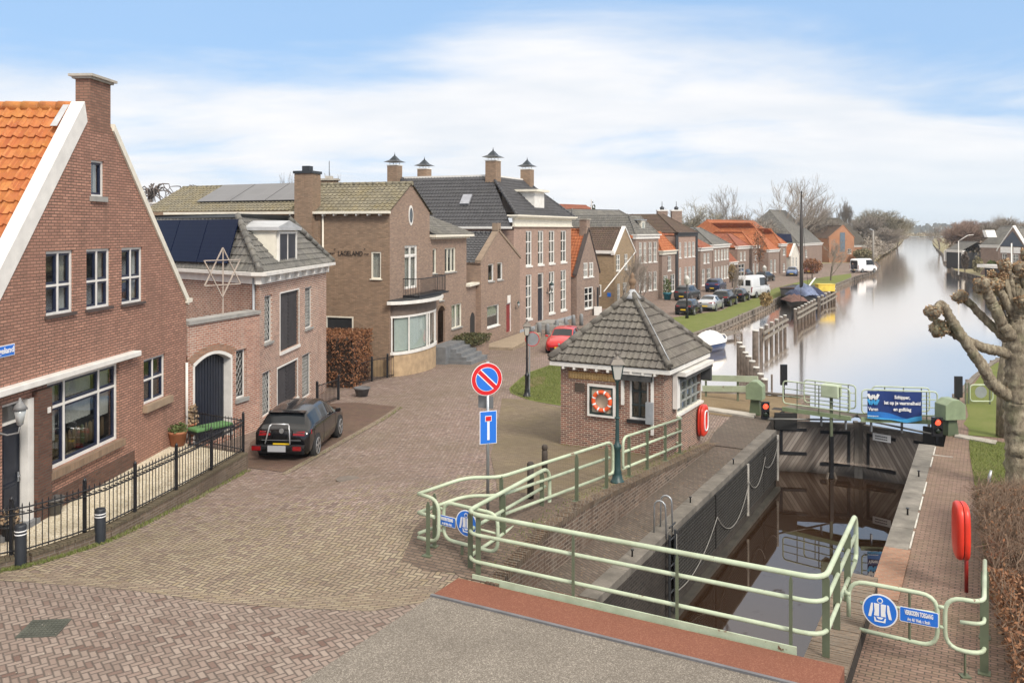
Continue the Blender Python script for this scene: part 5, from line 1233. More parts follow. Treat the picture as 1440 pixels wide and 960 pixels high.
mb = MB(); FS.box(mb, cx0, cx1, 3.0, 9.28, -.5, .42); FS.box(mb, cx0-.35, cx1+.3, z3, 6.8, -.3, .30); chm = mb.build('chimney', BR_TAN, h3)
mb = MB(); FS.box(mb, cx0-.05, cx1+.05, 9.2, 9.33, -.56, .48); FS.box(mb, cx0+.25, cx0+.65, 9.33, 9.6, -.3, .1); mb.build('cap', ANTHR, chm)
mb = MB(); q = PY(463, 254, 49); mb.box(q.x-.45, q.x+.45, q.y-.3, q.y+.3, q.z-.8, q.z+.0); c3 = mb.build('chimney', BR_TAN, h3); mb = MB(); mb.box(q.x-.55, q.x+.55, q.y-.4, q.y+.4, q.z, q.z+.1); mb.box(q.x-.2, q.x+.2, q.y-.15, q.y+.15, q.z+.1, q.z+.25); mb.build('cap', COPING, c3); mb = MB(); mb.bar((q.x, q.y, q.z+.25), (q.x, q.y, q.z+1.1), .03); mb.build('aerial', BLACKP, c3)
rb_ = thing('tan_rear_block', 'tan brick block with solar panels on its roof behind the old brick house', 'house', PZ(330, 480, 0))
q0 = PY(240, 294, 50.5); q1 = PY(418, 296, 46.6); FRb = Fr((q0.x, q0.y), (q1.x, q1.y))
mb = MB(); FRb.box(mb, -2, FRb.L, z3, q1.z-.05, -7, 0); mb.build('wall', BR_TAN, rb_)
e0, e1 = FRb.p(-2, q1.z, .25), FRb.p(FRb.L, q1.z, .25); rr0, rr1 = FRb.p(-2, 0, -2.9), FRb.p(FRb.L, 0, -2.9); zr_ = HC+(CV-258.5)/FPX*(rr1.y); rr0.z = rr1.z = zr_
mb = MB(); pantile(mb, e0, e1, rr1, rr0, .27, .33, 5); pantile(mb, FRb.p(FRb.L, q1.z, -6.3), FRb.p(-2, q1.z, -6.3), rr0, rr1, .27, .33, 2); ridge(mb, rr0, rr1, .1); r5 = mb.build('roof', T_OLIVE, rb_)
mb = MB(); FRb.box(mb, -2, FRb.L, q1.z-.14, q1.z-.03, .05, .33); mb.build('gutter', CREAM, rb_)
N5 = (e1-e0).cross(rr0-e0).normalized(); N5 = N5 if N5.z > 0 else -N5
for i in range(3):
 mb = MB(); f0, f1 = .30+i*.228, .30+(i+1)*.228-.006
 def s5(f, g, d): return e0.lerp(e1, f).lerp(rr0.lerp(rr1, f+.01*(1-f)), g)+N5*d
 sk = .075
 mb.box8([s5(f0-sk*(0), .30, .12), s5(f1, .30, .12), s5(f1, .97, .12), s5(f0, .97, .12), s5(f0, .30, .16), s5(f1, .30, .16), s5(f1, .97, .16), s5(f0, .97, .16)]); mb.build('solar_panel', SOLARG, r5)
# ================================================================ link + HOUSE 4: narrow gable house
A4 = (-2.0, 55.8); B4 = (.57, 63.0); z4 = -1.6
F4 = Fr(A4, B4, z4)
Fk = Fr(B3, (A4[0]-.3, A4[1]+.2), z4)
lk = thing('link_building', 'low tan brick link with small arched doorway right of the tan corner house', 'building', (*B3, z4))
zk = Fk.z(660, 402)
mb = MB(); wall_holes(mb, Fk, [(0, z4), (Fk.L, z4), (Fk.L, zk), (0, zk)], []); mb.build('wall', BR_TAN2, lk)
mb = MB(); Fk.box(mb, Fk.L*.35, Fk.L*.8, z4, Fk.z(667, 446), .0, .012); xk = Fk.L*.575; arch_ring(mb, Fk, xk, Fk.L*.225, Fk.z(667, 446), .35, .02, 0, .014)
n = 10
for i in range(n):
 xa_, xb_ = -1+2*i/n, -1+2*(i+1)/n; w_ = Fk.L*.225; z_ = Fk.z(667, 446); mb.quad(Fk.p(xk+xa_*w_, z_, .012), Fk.p(xk+xb_*w_, z_, .012), Fk.p(xk+xb_*w_, z_+.35*(1-xb_**2), .012), Fk.p(xk+xa_*w_, z_+.35*(1-xa_**2), .012))
mb.build('doorway', INTER, lk)
mb = MB(); Fk.box(mb, -.1, Fk.L, zk, zk+.14, -.3, .25); mb.build('gutter', CREAM, lk)
h4 = thing('narrow_gable_house', 'narrow brown brick gable house with a red front door and a blinded window', 'house', (*A4, z4))
za4 = F4.z(701, 324); ze4L = F4.z(677, 366); ze4R = F4.z(730, 361); xa4 = F4.x(701)
wn4 = [rc(F4, 686.5, 694.5, 371.5, 396), rc(F4, 699.5, 707, 369.5, 394), rc(F4, 679.5, 696.5, 432, 460.5)]
wn4[2] = rc(F4, 685, 702, 431, 461)
d4 = (F4.x(712), F4.x(719.5), F4.z(712, 468), F4.z(712, 427))
mb = MB(); wall_holes(mb, F4, [(0, z4-.3), (F4.L, z4-.3), (F4.L, ze4R), (xa4, za4), (0, ze4L)], wn4+[d4], .12); a = F4.p(0, 0); b = F4.p(0, 0, -9); mb.quad((b.x, b.y, z4), (a.x, a.y, z4), (a.x, a.y, ze4L-.2), (b.x, b.y, ze4L-.2)); mb.build('wall', BR_TAN2, h4)
gable_house_roof(h4, F4, 10, ze4L-.1, za4-.2, xa4, T_DARK, .1, 5, front_ov=-.2)
mb = MB()
for (xa_, z_a), (xb_, z_b) in (((-.15, ze4L-.1), (xa4, za4)), ((xa4, za4), (F4.L+.15, ze4R-.1))):
 mb.box8([F4.p(xa_, z_a-.05, .06), F4.p(xb_, z_b-.05, .06), F4.p(xb_, z_b-.05, -.35), F4.p(xa_, z_a-.05, -.35), F4.p(xa_, z_a+.12, .06), F4.p(xb_, z_b+.12, .06), F4.p(xb_, z_b+.12, -.35), F4.p(xa_, z_a+.12, -.35)])
F4.box(mb, xa4-.3, xa4+.3, za4, za4+.5, -.35, .06); mb.build('gable_coping', plain('tan_coping', (.24, .18, .13), .85), h4)
for i, r in enumerate(wn4): window(h4, F4, r, .10, .06, (), (), WHITE, None, .04, WHITE if i == 2 else STONE, (None, None, 'top')[i])
panel_door(h4, F4, d4, .12, plain('red_door', (.22, .02, .02), .4), WHITE, .06, .0)
mb = MB(); F4.box(mb, d4[0]+.2, d4[1]-.3, d4[3]+.02, d4[3]+.55, -.02, .03); mb.build('fanlight', WHITE, h4)
mb = MB(); q = [F4.p(-.3, 0, .1), F4.p(F4.L+.6, 0, .1), F4.p(F4.L+.3, 0, 1.5), F4.p(-.3, 0, 2.3)]; zz4 = zG(q[3].x, q[3].y)
mb.prism([(p.x, p.y) for p in q][::-1], zz4-.3, [-1.10, -1.10, -1.10, -1.10][:4]); tag(mb.build('front_terrace', brick('terrace_brick', (.40, .32, .23), (.34, .27, .2), (.24, .2, .15))), 'low paved brick terrace in front of the narrow gable house', 'terrace')
wall_lamp('black wall lantern right of the red front door', F4.p(F4.x(724), F4.z(724, 433), 0), F4.N, .9)
# ================================================================ HOUSE 5: big rose brick mansion
A5 = (.13, 64.4); B5 = (5.2, 76.5); z5 = -1.7
F5 = Fr(A5, B5, z5)
h5 = thing('mansion', 'large rose brick mansion with dark hipped roof and four chimneys with metal cowls', 'house', (*A5, z5))
zc5 = 7.4
U5 = [(739.5, 748), (756.5, 764.5), (772, 780), (788.5, 796.5)]
wT = [(F5.x(a), F5.x(b), F5.z(739.5, 374)+.0, F5.z(739.5, 324.5)) for a, b in U5]
wL = [(F5.x(a), F5.x(b), F5.z(739.5, 449.5), F5.z(739.5, 386.5)) for a, b in U5]
dL = (wL[1][0]-.02, wL[1][1]+.02, F5.z(756, 452), wL[1][3]); 
hs5 = wT+[wL[0], wL[2], wL[3], dL]
mb = MB(); wall_holes(mb, F5, [(0, z5), (F5.L, z5), (F5.L, zc5-.6), (0, zc5-.6)], hs5, .12)
a = F5.p(0, 0); b = F5.p(0, 0, -14.4); mb.quad((b.x, b.y, z5), (a.x, a.y, z5), (a.x, a.y, 6.3), (b.x, b.y, 6.3)); a = F5.p(F5.L, 0); b = F5.p(F5.L, 0, -14.4); mb.quad((a.x, a.y, z5), (b.x, b.y, z5), (b.x, b.y, 7), (a.x, a.y, 7)); mb.build('wall', BR_ROSE, h5)
for r in wT: window(h5, F5, r, .10, .09, (.5,), (.35, .68), WHITE, None, .04, WHITE, None, sillw=.14)
for r in (wL[0], wL[2], wL[3]): window(h5, F5, r, .10, .09, (.5,), (.26, .50, .74), WHITE, None, .04, WHITE, 'sides', sillw=.14)
panel_door(h5, F5, dL, .12, DOORBLK, WHITE, .09, 1.15)
mb = MB(); F5.box(mb, 0, F5.L, z5, F5.z(740, 455)-.35, .002, .06); mb.build('plinth', plain('pale_plinth', (.34, .37, .40), .8), h5)
mb = MB(); F5.box(mb, dL[0]-.5, dL[1]+.8, z5, dL[2]-.02, .06, 1.4); F5.box(mb, dL[0]-.8, dL[1]+1.1, z5, dL[2]-.2, .06, 1.8); mb.build('stoop', STONE, h5)
mb = MB(); F5.box(mb, -.02, F5.L+.02, zc5-.75, zc5-.18, -.1, .08); F5.box(mb, -.25, F5.L+.25, zc5-.18, zc5-.06, -.3, .35); F5.box(mb, -.35, F5.L+.35, zc5-.06, zc5+.06, -.4, .5); F5.box(mb, -.08, F5.L+.08, zc5-.83, zc5-.75, -.1, .16); mb.build('cornice', CREAM, h5)
in5 = 3.2; zt5 = 10.55
mb = MB(); sl5 = 6.5
Pn = F5.p(-.1, zc5, .3); Pr = F5.p(F5.L+.1, zc5, .3); Tn = F5.p(in5, zt5, -in5); Tr = F5.p(F5.L-in5, zt5, -in5); Tb = F5.p(in5, zt5, -11.2)
pantile(mb, Pn, Pr, Tr, Tn, .27, .36, 4)
Lb = F5.p(-.45, 6.55, -14.6); Ln = F5.p(-.45, 6.55, .0)
pantile(mb, Lb, Ln, Tn, Tb, .27, .36, 4)
pantile(mb, Pr, F5.p(F5.L+.1, zc5, -14), F5.p(F5.L-in5, zt5, -11.2), Tr, .27, .36, 2)
for a, b in ((Pn, Tn), (Pr, Tr), (Lb, Tb)): ridge(mb, a+Vector((0, 0, .06)), b+Vector((0, 0, .06)), .12)
r5_ = mb.build('roof', T_DARK, h5)
mb = MB()
tp = [Tn, Tr, F5.p(F5.L-in5, zt5, -11.2), Tb]
mb.box8([p+Vector((0, 0, -.05)) for p in tp]+[p+Vector((0, 0, .16)) for p in tp]); mb.build('ridge_capping', WHITE, r5_)
mb = MB(); F5.box(mb, -.6, -.3, 6.42, 6.58, -14.4, 0); mb.build('gutter', WHITE, r5_)
mb = MB(); n5 = (Ln-Lb).cross(Tn-Ln).normalized(); n5 = n5 if n5.z > 0 else -n5; q = PY(673, 286, 70)
c5 = Ln.lerp(Lb, .30).lerp(Tn.lerp(Tb, .2), .52); ux = (Ln-Lb).normalized(); vx = n5.cross(ux); vx = vx if vx.z > 0 else -vx
mb.box8([c5+ux*i*.38+vx*j*.5+n5*d for d in (.02, .16) for i, j in ((-1, -1), (1, -1), (1, 1), (-1, 1))]); mb.build('skylight', plain('skylight_glass', (.32, .33, .36), .15), r5_)
for (u, yy, zt, w) in ((707.8, -in5-.2, 11.75, 1.05),):
 chimney(r5_, (in5+.0, -in5+.1), 1.0, .9, 9.6, 11.75, F5, BR_TAN)
chimney(r5_, (F5.L-in5+.3, -in5+.2), .9, .9, 9.3, 11.5, F5, BR_TAN)
chimney(r5_, (in5-.4, -11.8), .9, .9, 9.4, 11.6, F5, BR_TAN); chimney(r5_, (in5+3.6, -11.2), .9, .9, 9.8, 11.55, F5, BR_TAN)
mb = MB(); dx0, dx1 = F5.x(759), F5.x(772.5); F5.box(mb, dx0, dx1, zc5+.35, zc5+2.0, -3.3, -.45); dd5 = mb.build('dormer', WHITE, r5_)
mb = MB(); F5.box(mb, dx0-.35, dx1+.35, zc5+2.0, zc5+2.18, -3.5, -.1); mb.build('dormer_roof', CREAM, dd5)
wall_lamp('dark wall lantern on the rose brick mansion beside its front door', F5.p(F5.x(768), F5.z(768, 411), 0), F5.N, 1.6)
# ================================================================ row houses
def FP(u, dx=0):
 tab = [(811, 76.5), (842, 81), (864, 86), (893, 92.5), (926, 97.5), (951, 104), (980, 112), (1002, 119), (1025, 128), (1055, 138), (1070, 143), (1097, 153), (1126, 163), (1160, 178)]
 Y = lerp_tab(tab, u); return (kk(u)*Y, Y)
def row(name, label, uL, uR, vc, wall, z0=-1.75, D=9, shape='flat', apex=None, tmat=T_DARK, ucols=(), rows=(), cornice=WHITE, mull=(.5,), roofh=2.2, doors=(), seg=3, fw=.065, sill=WHITE, Y=None, cap=None, inset=None, group=None, cat='house', door=DOORBLK, hip_in=2.0, cur=True):
 """rows: [(vT, vB)] measured at uL ; ucols: [(u0,u1)] per row or shared"""
 A, B = (Y if Y else (FP(uL), FP(uR))); F = Fr(A, B, z0)
 t = thing(name, label, cat, (*A, z0), group); ze = F.z(uL, vc); holes = []
 for k, (vT, vB) in enumerate(rows):
  cols = ucols[k] if isinstance(ucols[0][0], (tuple, list)) else ucols
  for a, b in cols: holes.append((F.x(a), F.x(b), F.z(uL, vB), F.z(uL, vT), 0))
 for a, b, vT in doors: holes.append((F.x(a), F.x(b), z0+.35, F.z(uL, vT), 1))
 xa = F.L*.5 if apex is None else F.x(apex[0]); 
 out = [(0, z0), (F.L, z0), (F.L, ze), (0, ze)]
 if shape == 'gable':
  za = F.z(apex[0], apex[1]); out = [(0, z0), (F.L, z0), (F.L, ze), (xa, za), (0, ze)]
 mb = MB(); wall_holes(mb, F, out, [h[:4] for h in holes], .10); body_walls(mb, F, D, z0, ztop=ze-.1); mb.build('wall', wall, t)
 for i, h in enumerate(holes):
  if h[4]: panel_door(t, F, h[:4], .10, door, WHITE, .08, .5, handle=False)
  else: window(t, F, h[:4], .08, fw, mull, (.5,) if h[3]-h[2] < 1.4 else (.36, .68), WHITE, None, .04, sill, (None, 'full', 'sides', 'low')[(i*7+len(label)) % 4] if cur else None, depth=.25, sillw=.1)
 if shape == 'gable':
  gable_house_roof(t, F, D, ze-.12, za-.1, xa, tmat, .1, seg, front_ov=-.12); mb = MB()
  for (xa_, z_a), (xb_, z_b) in (((-.18, ze-.12), (xa, za)), ((xa, za), (F.L+.18, ze-.12))):
   mb.box8([F.p(xa_, z_a-.06, .08), F.p(xb_, z_b-.06, .08), F.p(xb_, z_b-.06, -.3), F.p(xa_, z_a-.06, -.3), F.p(xa_, z_a+.12, .08), F.p(xb_, z_b+.12, .08), F.p(xb_, z_b+.12, -.3), F.p(xa_, z_a+.12, -.3)])
  mb.build('verge', cornice, t)
 else:
  mb = MB(); F.box(mb, -.1, F.L+.1, ze-.12, ze+.25, -.3, .12); F.box(mb, -.2, F.L+.2, ze+.25, ze+.36, -.4, .3); mb.build('cornice', cornice, t)
  if shape == 'hip': hip_roof(t, F, D, ze+.3, ze+.3+roofh, hip_in, tmat, seg, ov=.05, topmat=cap or tmat)
  if shape == 'side':      # ridge parallel to the street
   mb = MB(); zr = ze+.3+roofh; i = inset or 0
   pantile(mb, F.p(-.05, ze+.3, .1), F.p(F.L+.05, ze+.3, .1), F.p(F.L-i, zr, -D/2), F.p(i, zr, -D/2), .27, .36, seg); pantile(mb, F.p(F.L, ze+.3, -D), F.p(0, ze+.3, -D), F.p(i, zr, -D/2), F.p(F.L-i, zr, -D/2), .27, .36, 2)
   pantile(mb, F.p(-.05, ze+.3, -D), F.p(-.05, ze+.3, .1), F.p(i, zr, -D/2), F.p(i, zr-.01, -D/2-.01), .27, .36, seg); ridge(mb, F.p(i, zr, -D/2), F.p(F.L-i, zr, -D/2), .12); mb.build('roof', tmat, t)
   if not i:
    mb = MB(); mb.add([F.p(0, ze, 0), F.p(0, ze, -D), F.p(0, zr-.05, -D/2)], [(0, 1, 2)]); mb.build('side_gable', wall, t)
 return t, F, ze
tA, FA, _ = row('gable_cottage', 'small red brick gable cottage with orange tiles next to the rose brick mansion', 811, 842.5, 385, BR_BROWN, shape='gable', apex=(828, 322), tmat=T_ORANGE2, ucols=[[(820.5, 826.5), (828.5, 834.5)], [(822, 834)]], rows=[(370.5, 391.5), (406, 437)], seg=4, cornice=plain('dark_verge', (.06, .045, .04), .7), D=8, fw=.1)
chimney(tA, (FA.x(828), -.4), .8, .7, 5, FA.z(828, 309), FA, BR_BROWN, 'slab')
mb = MB(); q0 = F5.p(F5.L, 0, -1.0); q1 = FA.p(0, 0, -1.2); Fl = Fr((q0.x, q0.y), (q1.x, q1.y)); Fl.box(mb, 0, Fl.L, -1.7, 1.2, -.1, 0, 0); Fl.box(mb, .08, Fl.L-.1, -1.6, .75, 0, .03, 1); Fl.box(mb, .02, .08, -1.6, .85, 0, .05, 2); Fl.box(mb, .08, Fl.L-.1, .75, .85, 0, .05, 2); mb.build('side_door', [BR_PLINTH, DOORBLK, WHITE], tA)
tB, FB, _ = row('yellow_gable_house', 'yellow brick gable house with big brown roof and white verges behind the flagpole', 864, 893, 356, BR_YEL, shape='gable', apex=(878.5, 319.5), tmat=T_BROWN, ucols=[[(866.5, 872), (878, 882.5)], [(868, 872), (876, 881)]], rows=[(358.5, 381), (400, 425)], seg=4, D=13)
s0 = FB.p(0, 0, 0); mb = MB(); FBs = Fr((FB.p(0, 0, -4.5).x, FB.p(0, 0, -4.5).y), (s0.x, s0.y)); window(tB, FBs, (FBs.L*.35, FBs.L*.70, FBs.z(840, 417), FBs.z(840, 400)), -.06, .1, (.5,), (), WHITE)
mb = MB(); FBs.box(mb, -1, FBs.L, FB.z(864, 356)-.05, FB.z(864, 356)+.25, .05, .2); mb.build('gutter_board', WHITE, tB)
tC, FC, zeC = row('flat_cornice_house', 'brown brick town house with white cornice, slate mansard roof and two rows of four windows', 894, 926, 334.5, BR_BROWN, shape='hip', roofh=2.1, tmat=T_GREY, ucols=[(898.5, 902.5), (905, 909), (912, 916.5), (919, 923.5)], rows=[(341, 370), (384, 411)], seg=3, D=14, cap=ANTHR, hip_in=1.6, mull=(.5,))
mb = MB(); FC.box(mb, FC.x(908), FC.x(913), zeC+.5, zeC+1.9, -1.8, -.5); dC = mb.build('dormer', CREAM, tC); mb = MB(); FC.box(mb, FC.x(908)+.15, FC.x(913)-.15, zeC+.7, zeC+1.7, -.5, -.46); mb.build('dormer_pane', GLASS, dC); mb = MB(); FC.box(mb, FC.x(905), FC.x(914), zeC+1.9, zeC+2.0, -2, -.35); mb.build('dormer_roof', ZINC, dC)
tD, FD, _ = row('neck_gable_house', 'narrow brown brick house with one tall upper window and orange hipped roof', 931, 950, 357, BR_BROWN, shape='hip', roofh=2.2, tmat=T_ORANGE2, ucols=[[(939, 944)], [(933, 939), (943, 949)]], rows=[(361, 382), (388, 413)], seg=3, D=8, hip_in=1.5, cap=T_ORANGE2, cornice=CREAM)
tE, FE, zeE = row('tall_black_trim_house', 'tall rose brick house with black corner boards and two white topped chimneys', 952, 980, 331, BR_ROSE, shape='hip', roofh=2.3, tmat=T_BROWN, ucols=[(955, 958), (962.5, 966), (968, 971.5), (973.5, 977)], rows=[(341, 363), (377, 404)], seg=3, D=11, hip_in=3.5, cornice=plain('black_trim', (.02, .02, .022), .5), cap=T_BROWN)
mb = MB()
for a, b in ((949.5, 953), (978, 980.3)):
 mb = MB(); FE.box(mb, FE.x(a), FE.x(b), -1.6, zeE, .0, .10); mb.build('corner_board', plain('black_trim', (.02, .02, .022), .5), tE)
for u in (931, 951):
 c = PY(u, 303, 112); FX = Fr((c.x-.5, c.y), (c.x+.5, c.y)); cc = chimney(tE, (.5, 0), 1.3, 1.0, 6.5, HC+(CV-297)/FPX*112, FX, BR_BROWN, 'white')
 mb = MB(); z_ = HC+(CV-297)/FPX*112+.16; mb.lathe(FX.p(.5, z_, 0), [(.25, 0), (.3, .3), (.05, .5), (.03, 1.1)], 6); mb.build('chimney_pot', ANTHR, cc)
tF, FF_, _ = row('small_red_roof_house', 'small house with white cornice and dark red roof right of the black trimmed house', 985, 1001.5, 352, BR_BROWN, shape='side', roofh=2.6, tmat=T_RED, ucols=[[(989.5, 992.5), (994.5, 997.5)], [(987, 991), (994, 999)]], rows=[(357, 371), (379, 402)], seg=3, D=9, inset=1.5)
tG, FG, _ = row('long_grey_roof_house', 'long two storey brown brick house with grey roof in the middle of the row', 1002.5, 1025.5, 348, BR_BROWN, shape='hip', roofh=2.4, tmat=T_GREY, ucols=[(1005, 1007.5), (1009.5, 1012), (1014, 1016.5), (1018, 1020.5), (1021.8, 1024.2)], rows=[(352, 367), (376, 395)], seg=2, D=13, hip_in=3.5, cap=ZINC)
tH, FH, _ = row('brown_roof_house', 'small house with big brown hipped roof and dark shop front', 1037, 1053.5, 349.5, BR_BROWN, shape='hip', roofh=1.9, tmat=T_RED, ucols=[[(1041, 1043.5), (1046, 1048.5)], [(1038.5, 1047)]], rows=[(355, 367), (372, 389)], seg=2, D=10, hip_in=2.2, cap=T_RED)
tI, FI, _ = row('dark_passage_house', 'plain dark brick house front set back beside the small brown roofed house', 1026, 1036.5, 372, plain('dark_recess_wall', (.07, .045, .035), .8), shape='side', roofh=4.0, tmat=T_RED, ucols=[(1029, 1031)], rows=[(378, 388)], seg=2, D=7)  # dark recess between the house fronts, given one dark wall colour
tJ, FJ, _ = row('orange_roof_house', 'narrow brown brick house with white cornice under a bright orange roof', 1057, 1067.5, 348.5, BR_BROWN, shape='hip', roofh=2.2, tmat=T_ORANGE2, ucols=[[(1061.5, 1064)], [(1058.5, 1061), (1063.5, 1066)]], rows=[(353.5, 366), (371, 388)], seg=2, D=9, hip_in=2.2, cap=T_ORANGE2)
tK, FK, _ = row('wide_orange_roof_house', 'low brick house with very large orange roof left of the barge mast', 1080.5, 1095.5, 354, BR_BROWN, shape='hip', roofh=4.6, tmat=T_ORANGE2, ucols=[(1083, 1086), (1088.5, 1091)], rows=[(366, 384)], seg=2, D=16, hip_in=4.0, cap=T_ORANGE2)
tL, FL, _ = row('solar_roof_house', 'tall narrow orange roofed house with small solar panels on its roof', 1097.5, 1106, 345.5, BR_BROWN, shape='hip', roofh=2.7, tmat=T_ORANGE2, ucols=[(1101, 1104)], rows=[(350, 359), (371, 383)], seg=2, D=11, hip_in=2.6, cap=T_ORANGE2)
mb = MB(); q = PY(1104, 340, 157); mb.box8([q+Vector(v) for v in ((-1.3, 0, 0), (1.3, 0, -.1), (1.3, .9, 1.3), (-1.3, .9, 1.4), (-1.3, -.1, .1), (1.3, -.1, 0), (1.3, .8, 1.4), (-1.3, .8, 1.5))]); mb.build('solar_panel', SOLAR, tL)
tM, FM, _ = row('white_gable_house', 'small white plastered house just left of the barge mast', 1112, 1124, 360, plain('white_plaster', (.6, .57, .5), .8), shape='gable', apex=(1118, 343), tmat=T_ORANGE2, ucols=[(1114.5, 1116.5), (1119, 1121)], rows=[(362, 376)], seg=2, D=9)
tN, FN, _ = row('orange_ridge_house', 'long orange roof ridge behind the middle of the row', 1028, 1078, 338, BR_BROWN, shape='side', roofh=3.3, tmat=T_ORANGE2, seg=2, D=9, Y=(PY(1024, 400, 152)[:2], PY(1094, 400, 172)[:2]), inset=1)
tO, FO, _ = row('grey_roof_house', 'grey slate roofed house behind the barge mast', 1128, 1148, 345, BR_BROWN, shape='side', roofh=7, tmat=T_GREY, ucols=[(1132, 1135)], rows=[(352, 362)], seg=2, D=14, Y=(PY(1124, 400, 175)[:2], PY(1156, 400, 190)[:2]), inset=3)
tP, FP_, _ = row('modern_brick_house', 'orange brick house with a tall dark glass strip at the end of the street', 1166, 1199, 334, BR_ORANGE, shape='gable', apex=(1186, 317), tmat=T_BROWN, ucols=[(1192, 1197)], rows=[(350, 357)], seg=2, D=18, Y=(PY(1166, 400, 205)[:2], PY(1201, 400, 208)[:2]), cornice=plain('orange_verge', (.3, .14, .07), .8))
mb = MB(); FP_.box(mb, FP_.x(1181), FP_.x(1188), FP_.z(1181, 354), FP_.z(1181, 327), .02, .08); mb.build('glass_strip', plain('grey_glass', (.12, .16, .2), .15), tP)
tQ, FQ, _ = row('thatched_barn', 'wide dark thatched barn roof behind the orange brick house', 1150, 1222, 348, BR_ORANGE, shape='side', roofh=7.5, tmat=plain('thatch', (.075, .065, .05), .95), seg=1, D=16, Y=(PY(1150, 400, 225)[:2], PY(1226, 400, 240)[:2]), inset=3)
tR_, FR_, _ = row('distant_brown_roof', 'brown tiled roof with white gable rising behind the yellow gable house', 795, 862, 306, BR_BROWN, shape='side', roofh=1.6, tmat=T_RED, seg=2, D=8, Y=(PY(794, 400, 118)[:2], PY(856, 400, 126)[:2]))
mb = MB(); FR_.box(mb, 6, 6.12, _, _+2.6, .1, .2); mb.build('vent_pipe', WHITE, tR_)
tS_, FS_, _ = row('distant_slate_house', 'flat topped slate roof between the brown roof and the white corniced house', 800, 892, 312, BR_BROWN, shape='hip', roofh=1.2, tmat=T_GREY, seg=2, D=10, Y=(PY(806, 400, 100)[:2], PY(893, 400, 108)[:2]), hip_in=1.5, cap=ANTHR)
tT_, FT_, _ = row('low_shed', 'grey felt roofed shed right behind the solar panels of the old brick house', 205, 300, 292, BR_BROWN, shape='flat', Y=(PY(215, 400, 58)[:2], PY(268, 400, 60)[:2]), seg=2, D=6)
def rz(u, Y): return (kk(u)*Y, Y)
u1, Fu1, _ = row('blue_gable_house', 'white trimmed house with slate blue gable and brick porch across the canal', 1392, 1440, 351, BR_BROWN, z0=-1.5, shape='gable', apex=(1425, 318.5), tmat=T_GREY, seg=2, D=12, Y=(rz(1403, 118), rz(1446, 112)), ucols=[(1409, 1416), (1424, 1432)], rows=[(356, 371)])
mb = MB(); Fu1.box(mb, .2, Fu1.L-.2, -1.4, 1.2, .1, 2.0, 1); Fu1.box(mb, -.6, Fu1.L+1, 1.2, 1.6, .1, 2.6, 0); mb.build('porch', [WHITE, ANTHR], u1)
mb = MB(); xa_ = Fu1.x(1425); zt_ = Fu1.z(1425, 322); mb.add([Fu1.p(xa_-2.6, zt_-2.3, .12), Fu1.p(xa_+2.2, zt_-2.3, .12), Fu1.p(xa_, zt_-.3, .12)], [(0, 1, 2)]); mb.build('gable_boarding', plain('blue_grey_boards', (.06, .075, .1), .7), u1)
mb = MB(); Fu1.box(mb, xa_-2.4, xa_-.2, zt_-3.2, zt_-2.4, .1, .14); Fu1.box(mb, xa_+.2, xa_+1.6, zt_-3.2, zt_-2.4, .1, .14); mb.build('gable_window', WHITE, u1)
u2, Fu2, _ = row('grey_roof_bungalow', 'grey roofed bungalow with white skylight behind the blue gabled house', 1378, 1412, 347, BR_BROWN, z0=-1.5, shape='side', roofh=3.2, tmat=T_GREY, seg=2, D=9, Y=(rz(1379, 150), rz(1412, 146)), inset=.5)
mb = MB(); q = PY(1391, 328.5, 148); mb.box8([q+Vector((x, y, z)) for z in (-.6, .6) for x, y in ((-.8, -.6+z*.6), (.8, -.6+z*.6), (.8, .4+z*.6), (-.8, .4+z*.6))]); mb.build('skylight', WHITE, u2)
u3, Fu3, _ = row('black_boathouse', 'black timber boathouse with white gable edges by the far bank', 1333, 1353, 353.5, plain('black_boards', (.025, .025, .028), .8), z0=-1.6, shape='side', roofh=1.7, tmat=T_GREY, seg=2, D=6, Y=(rz(1331, 178), rz(1354, 172)))
mb = MB(); Fu3.box(mb, -.5, 0, -.2, 1.9, -.2, .3); Fu3.box(mb, Fu3.L, Fu3.L+.5, -.2, 1.9, -.2, .3); mb.build('edge_boards', WHITE, u3)
u4, Fu4, _ = row('distant_grey_house', 'grey roofed house at the right edge beyond the blue gabled house', 1415, 1450, 338, BR_BROWN, z0=-1.5, shape='side', roofh=3.0, tmat=T_GREY, seg=2, D=9, Y=(rz(1424, 145), rz(1460, 140)), inset=.5)
# ================================================================ THE HUT
hs, ht_ = 24.14, -11.6
HA = ST(24.14, -11.6); HB = ST(24.14, -8.28); HC2 = ST(27.7, -8.28)
FHt = Fr(HA[:2], HB[:2]); FHr = Fr(HB[:2], HC2[:2])
zH0 = -.6; zH1 = 2.22
hut = thing('lock_keeper_hut', 'square brick lock keeper hut with pyramid roof of dark tiles beside the lock', 'hut', (HB.x, HB.y, zH0))
box_ = rc(FHt, 828.5, 866.5, 539, 582); box_ = (FHt.x(827.5), FHt.x(866), FHt.z(828, 583.5), FHt.z(828, 539))
hwn = (FHt.x(885), FHt.x(912), FHt.z(885, 589), FHt.z(885, 530))
rwn = (FHr.x(951.5), FHr.x(986), FHr.z(952, 583)+.0, FHr.z(952, 526))
mb = MB(); wall_holes(mb, FHt, [(0, zH0), (FHt.L, zH0), (FHt.L, zH1), (0, zH1)], [hwn], .10); wall_holes(mb, FHr, [(0, zH0), (FHr.L, zH0), (FHr.L, zH1), (0, zH1)], [rwn], .10)
body_walls(mb, FHt, 3.56, zH0, ztop=zH1) if False else None
HD = ST(27.7, -11.6); 
for p, q in ((HC2, HD), (HD, HA)): mb.quad((p.x, p.y, zH0), (q.x, q.y, zH0), (q.x, q.y, zH1), (p.x, p.y, zH1))
mb.build('wall', BR_HUT, hut)
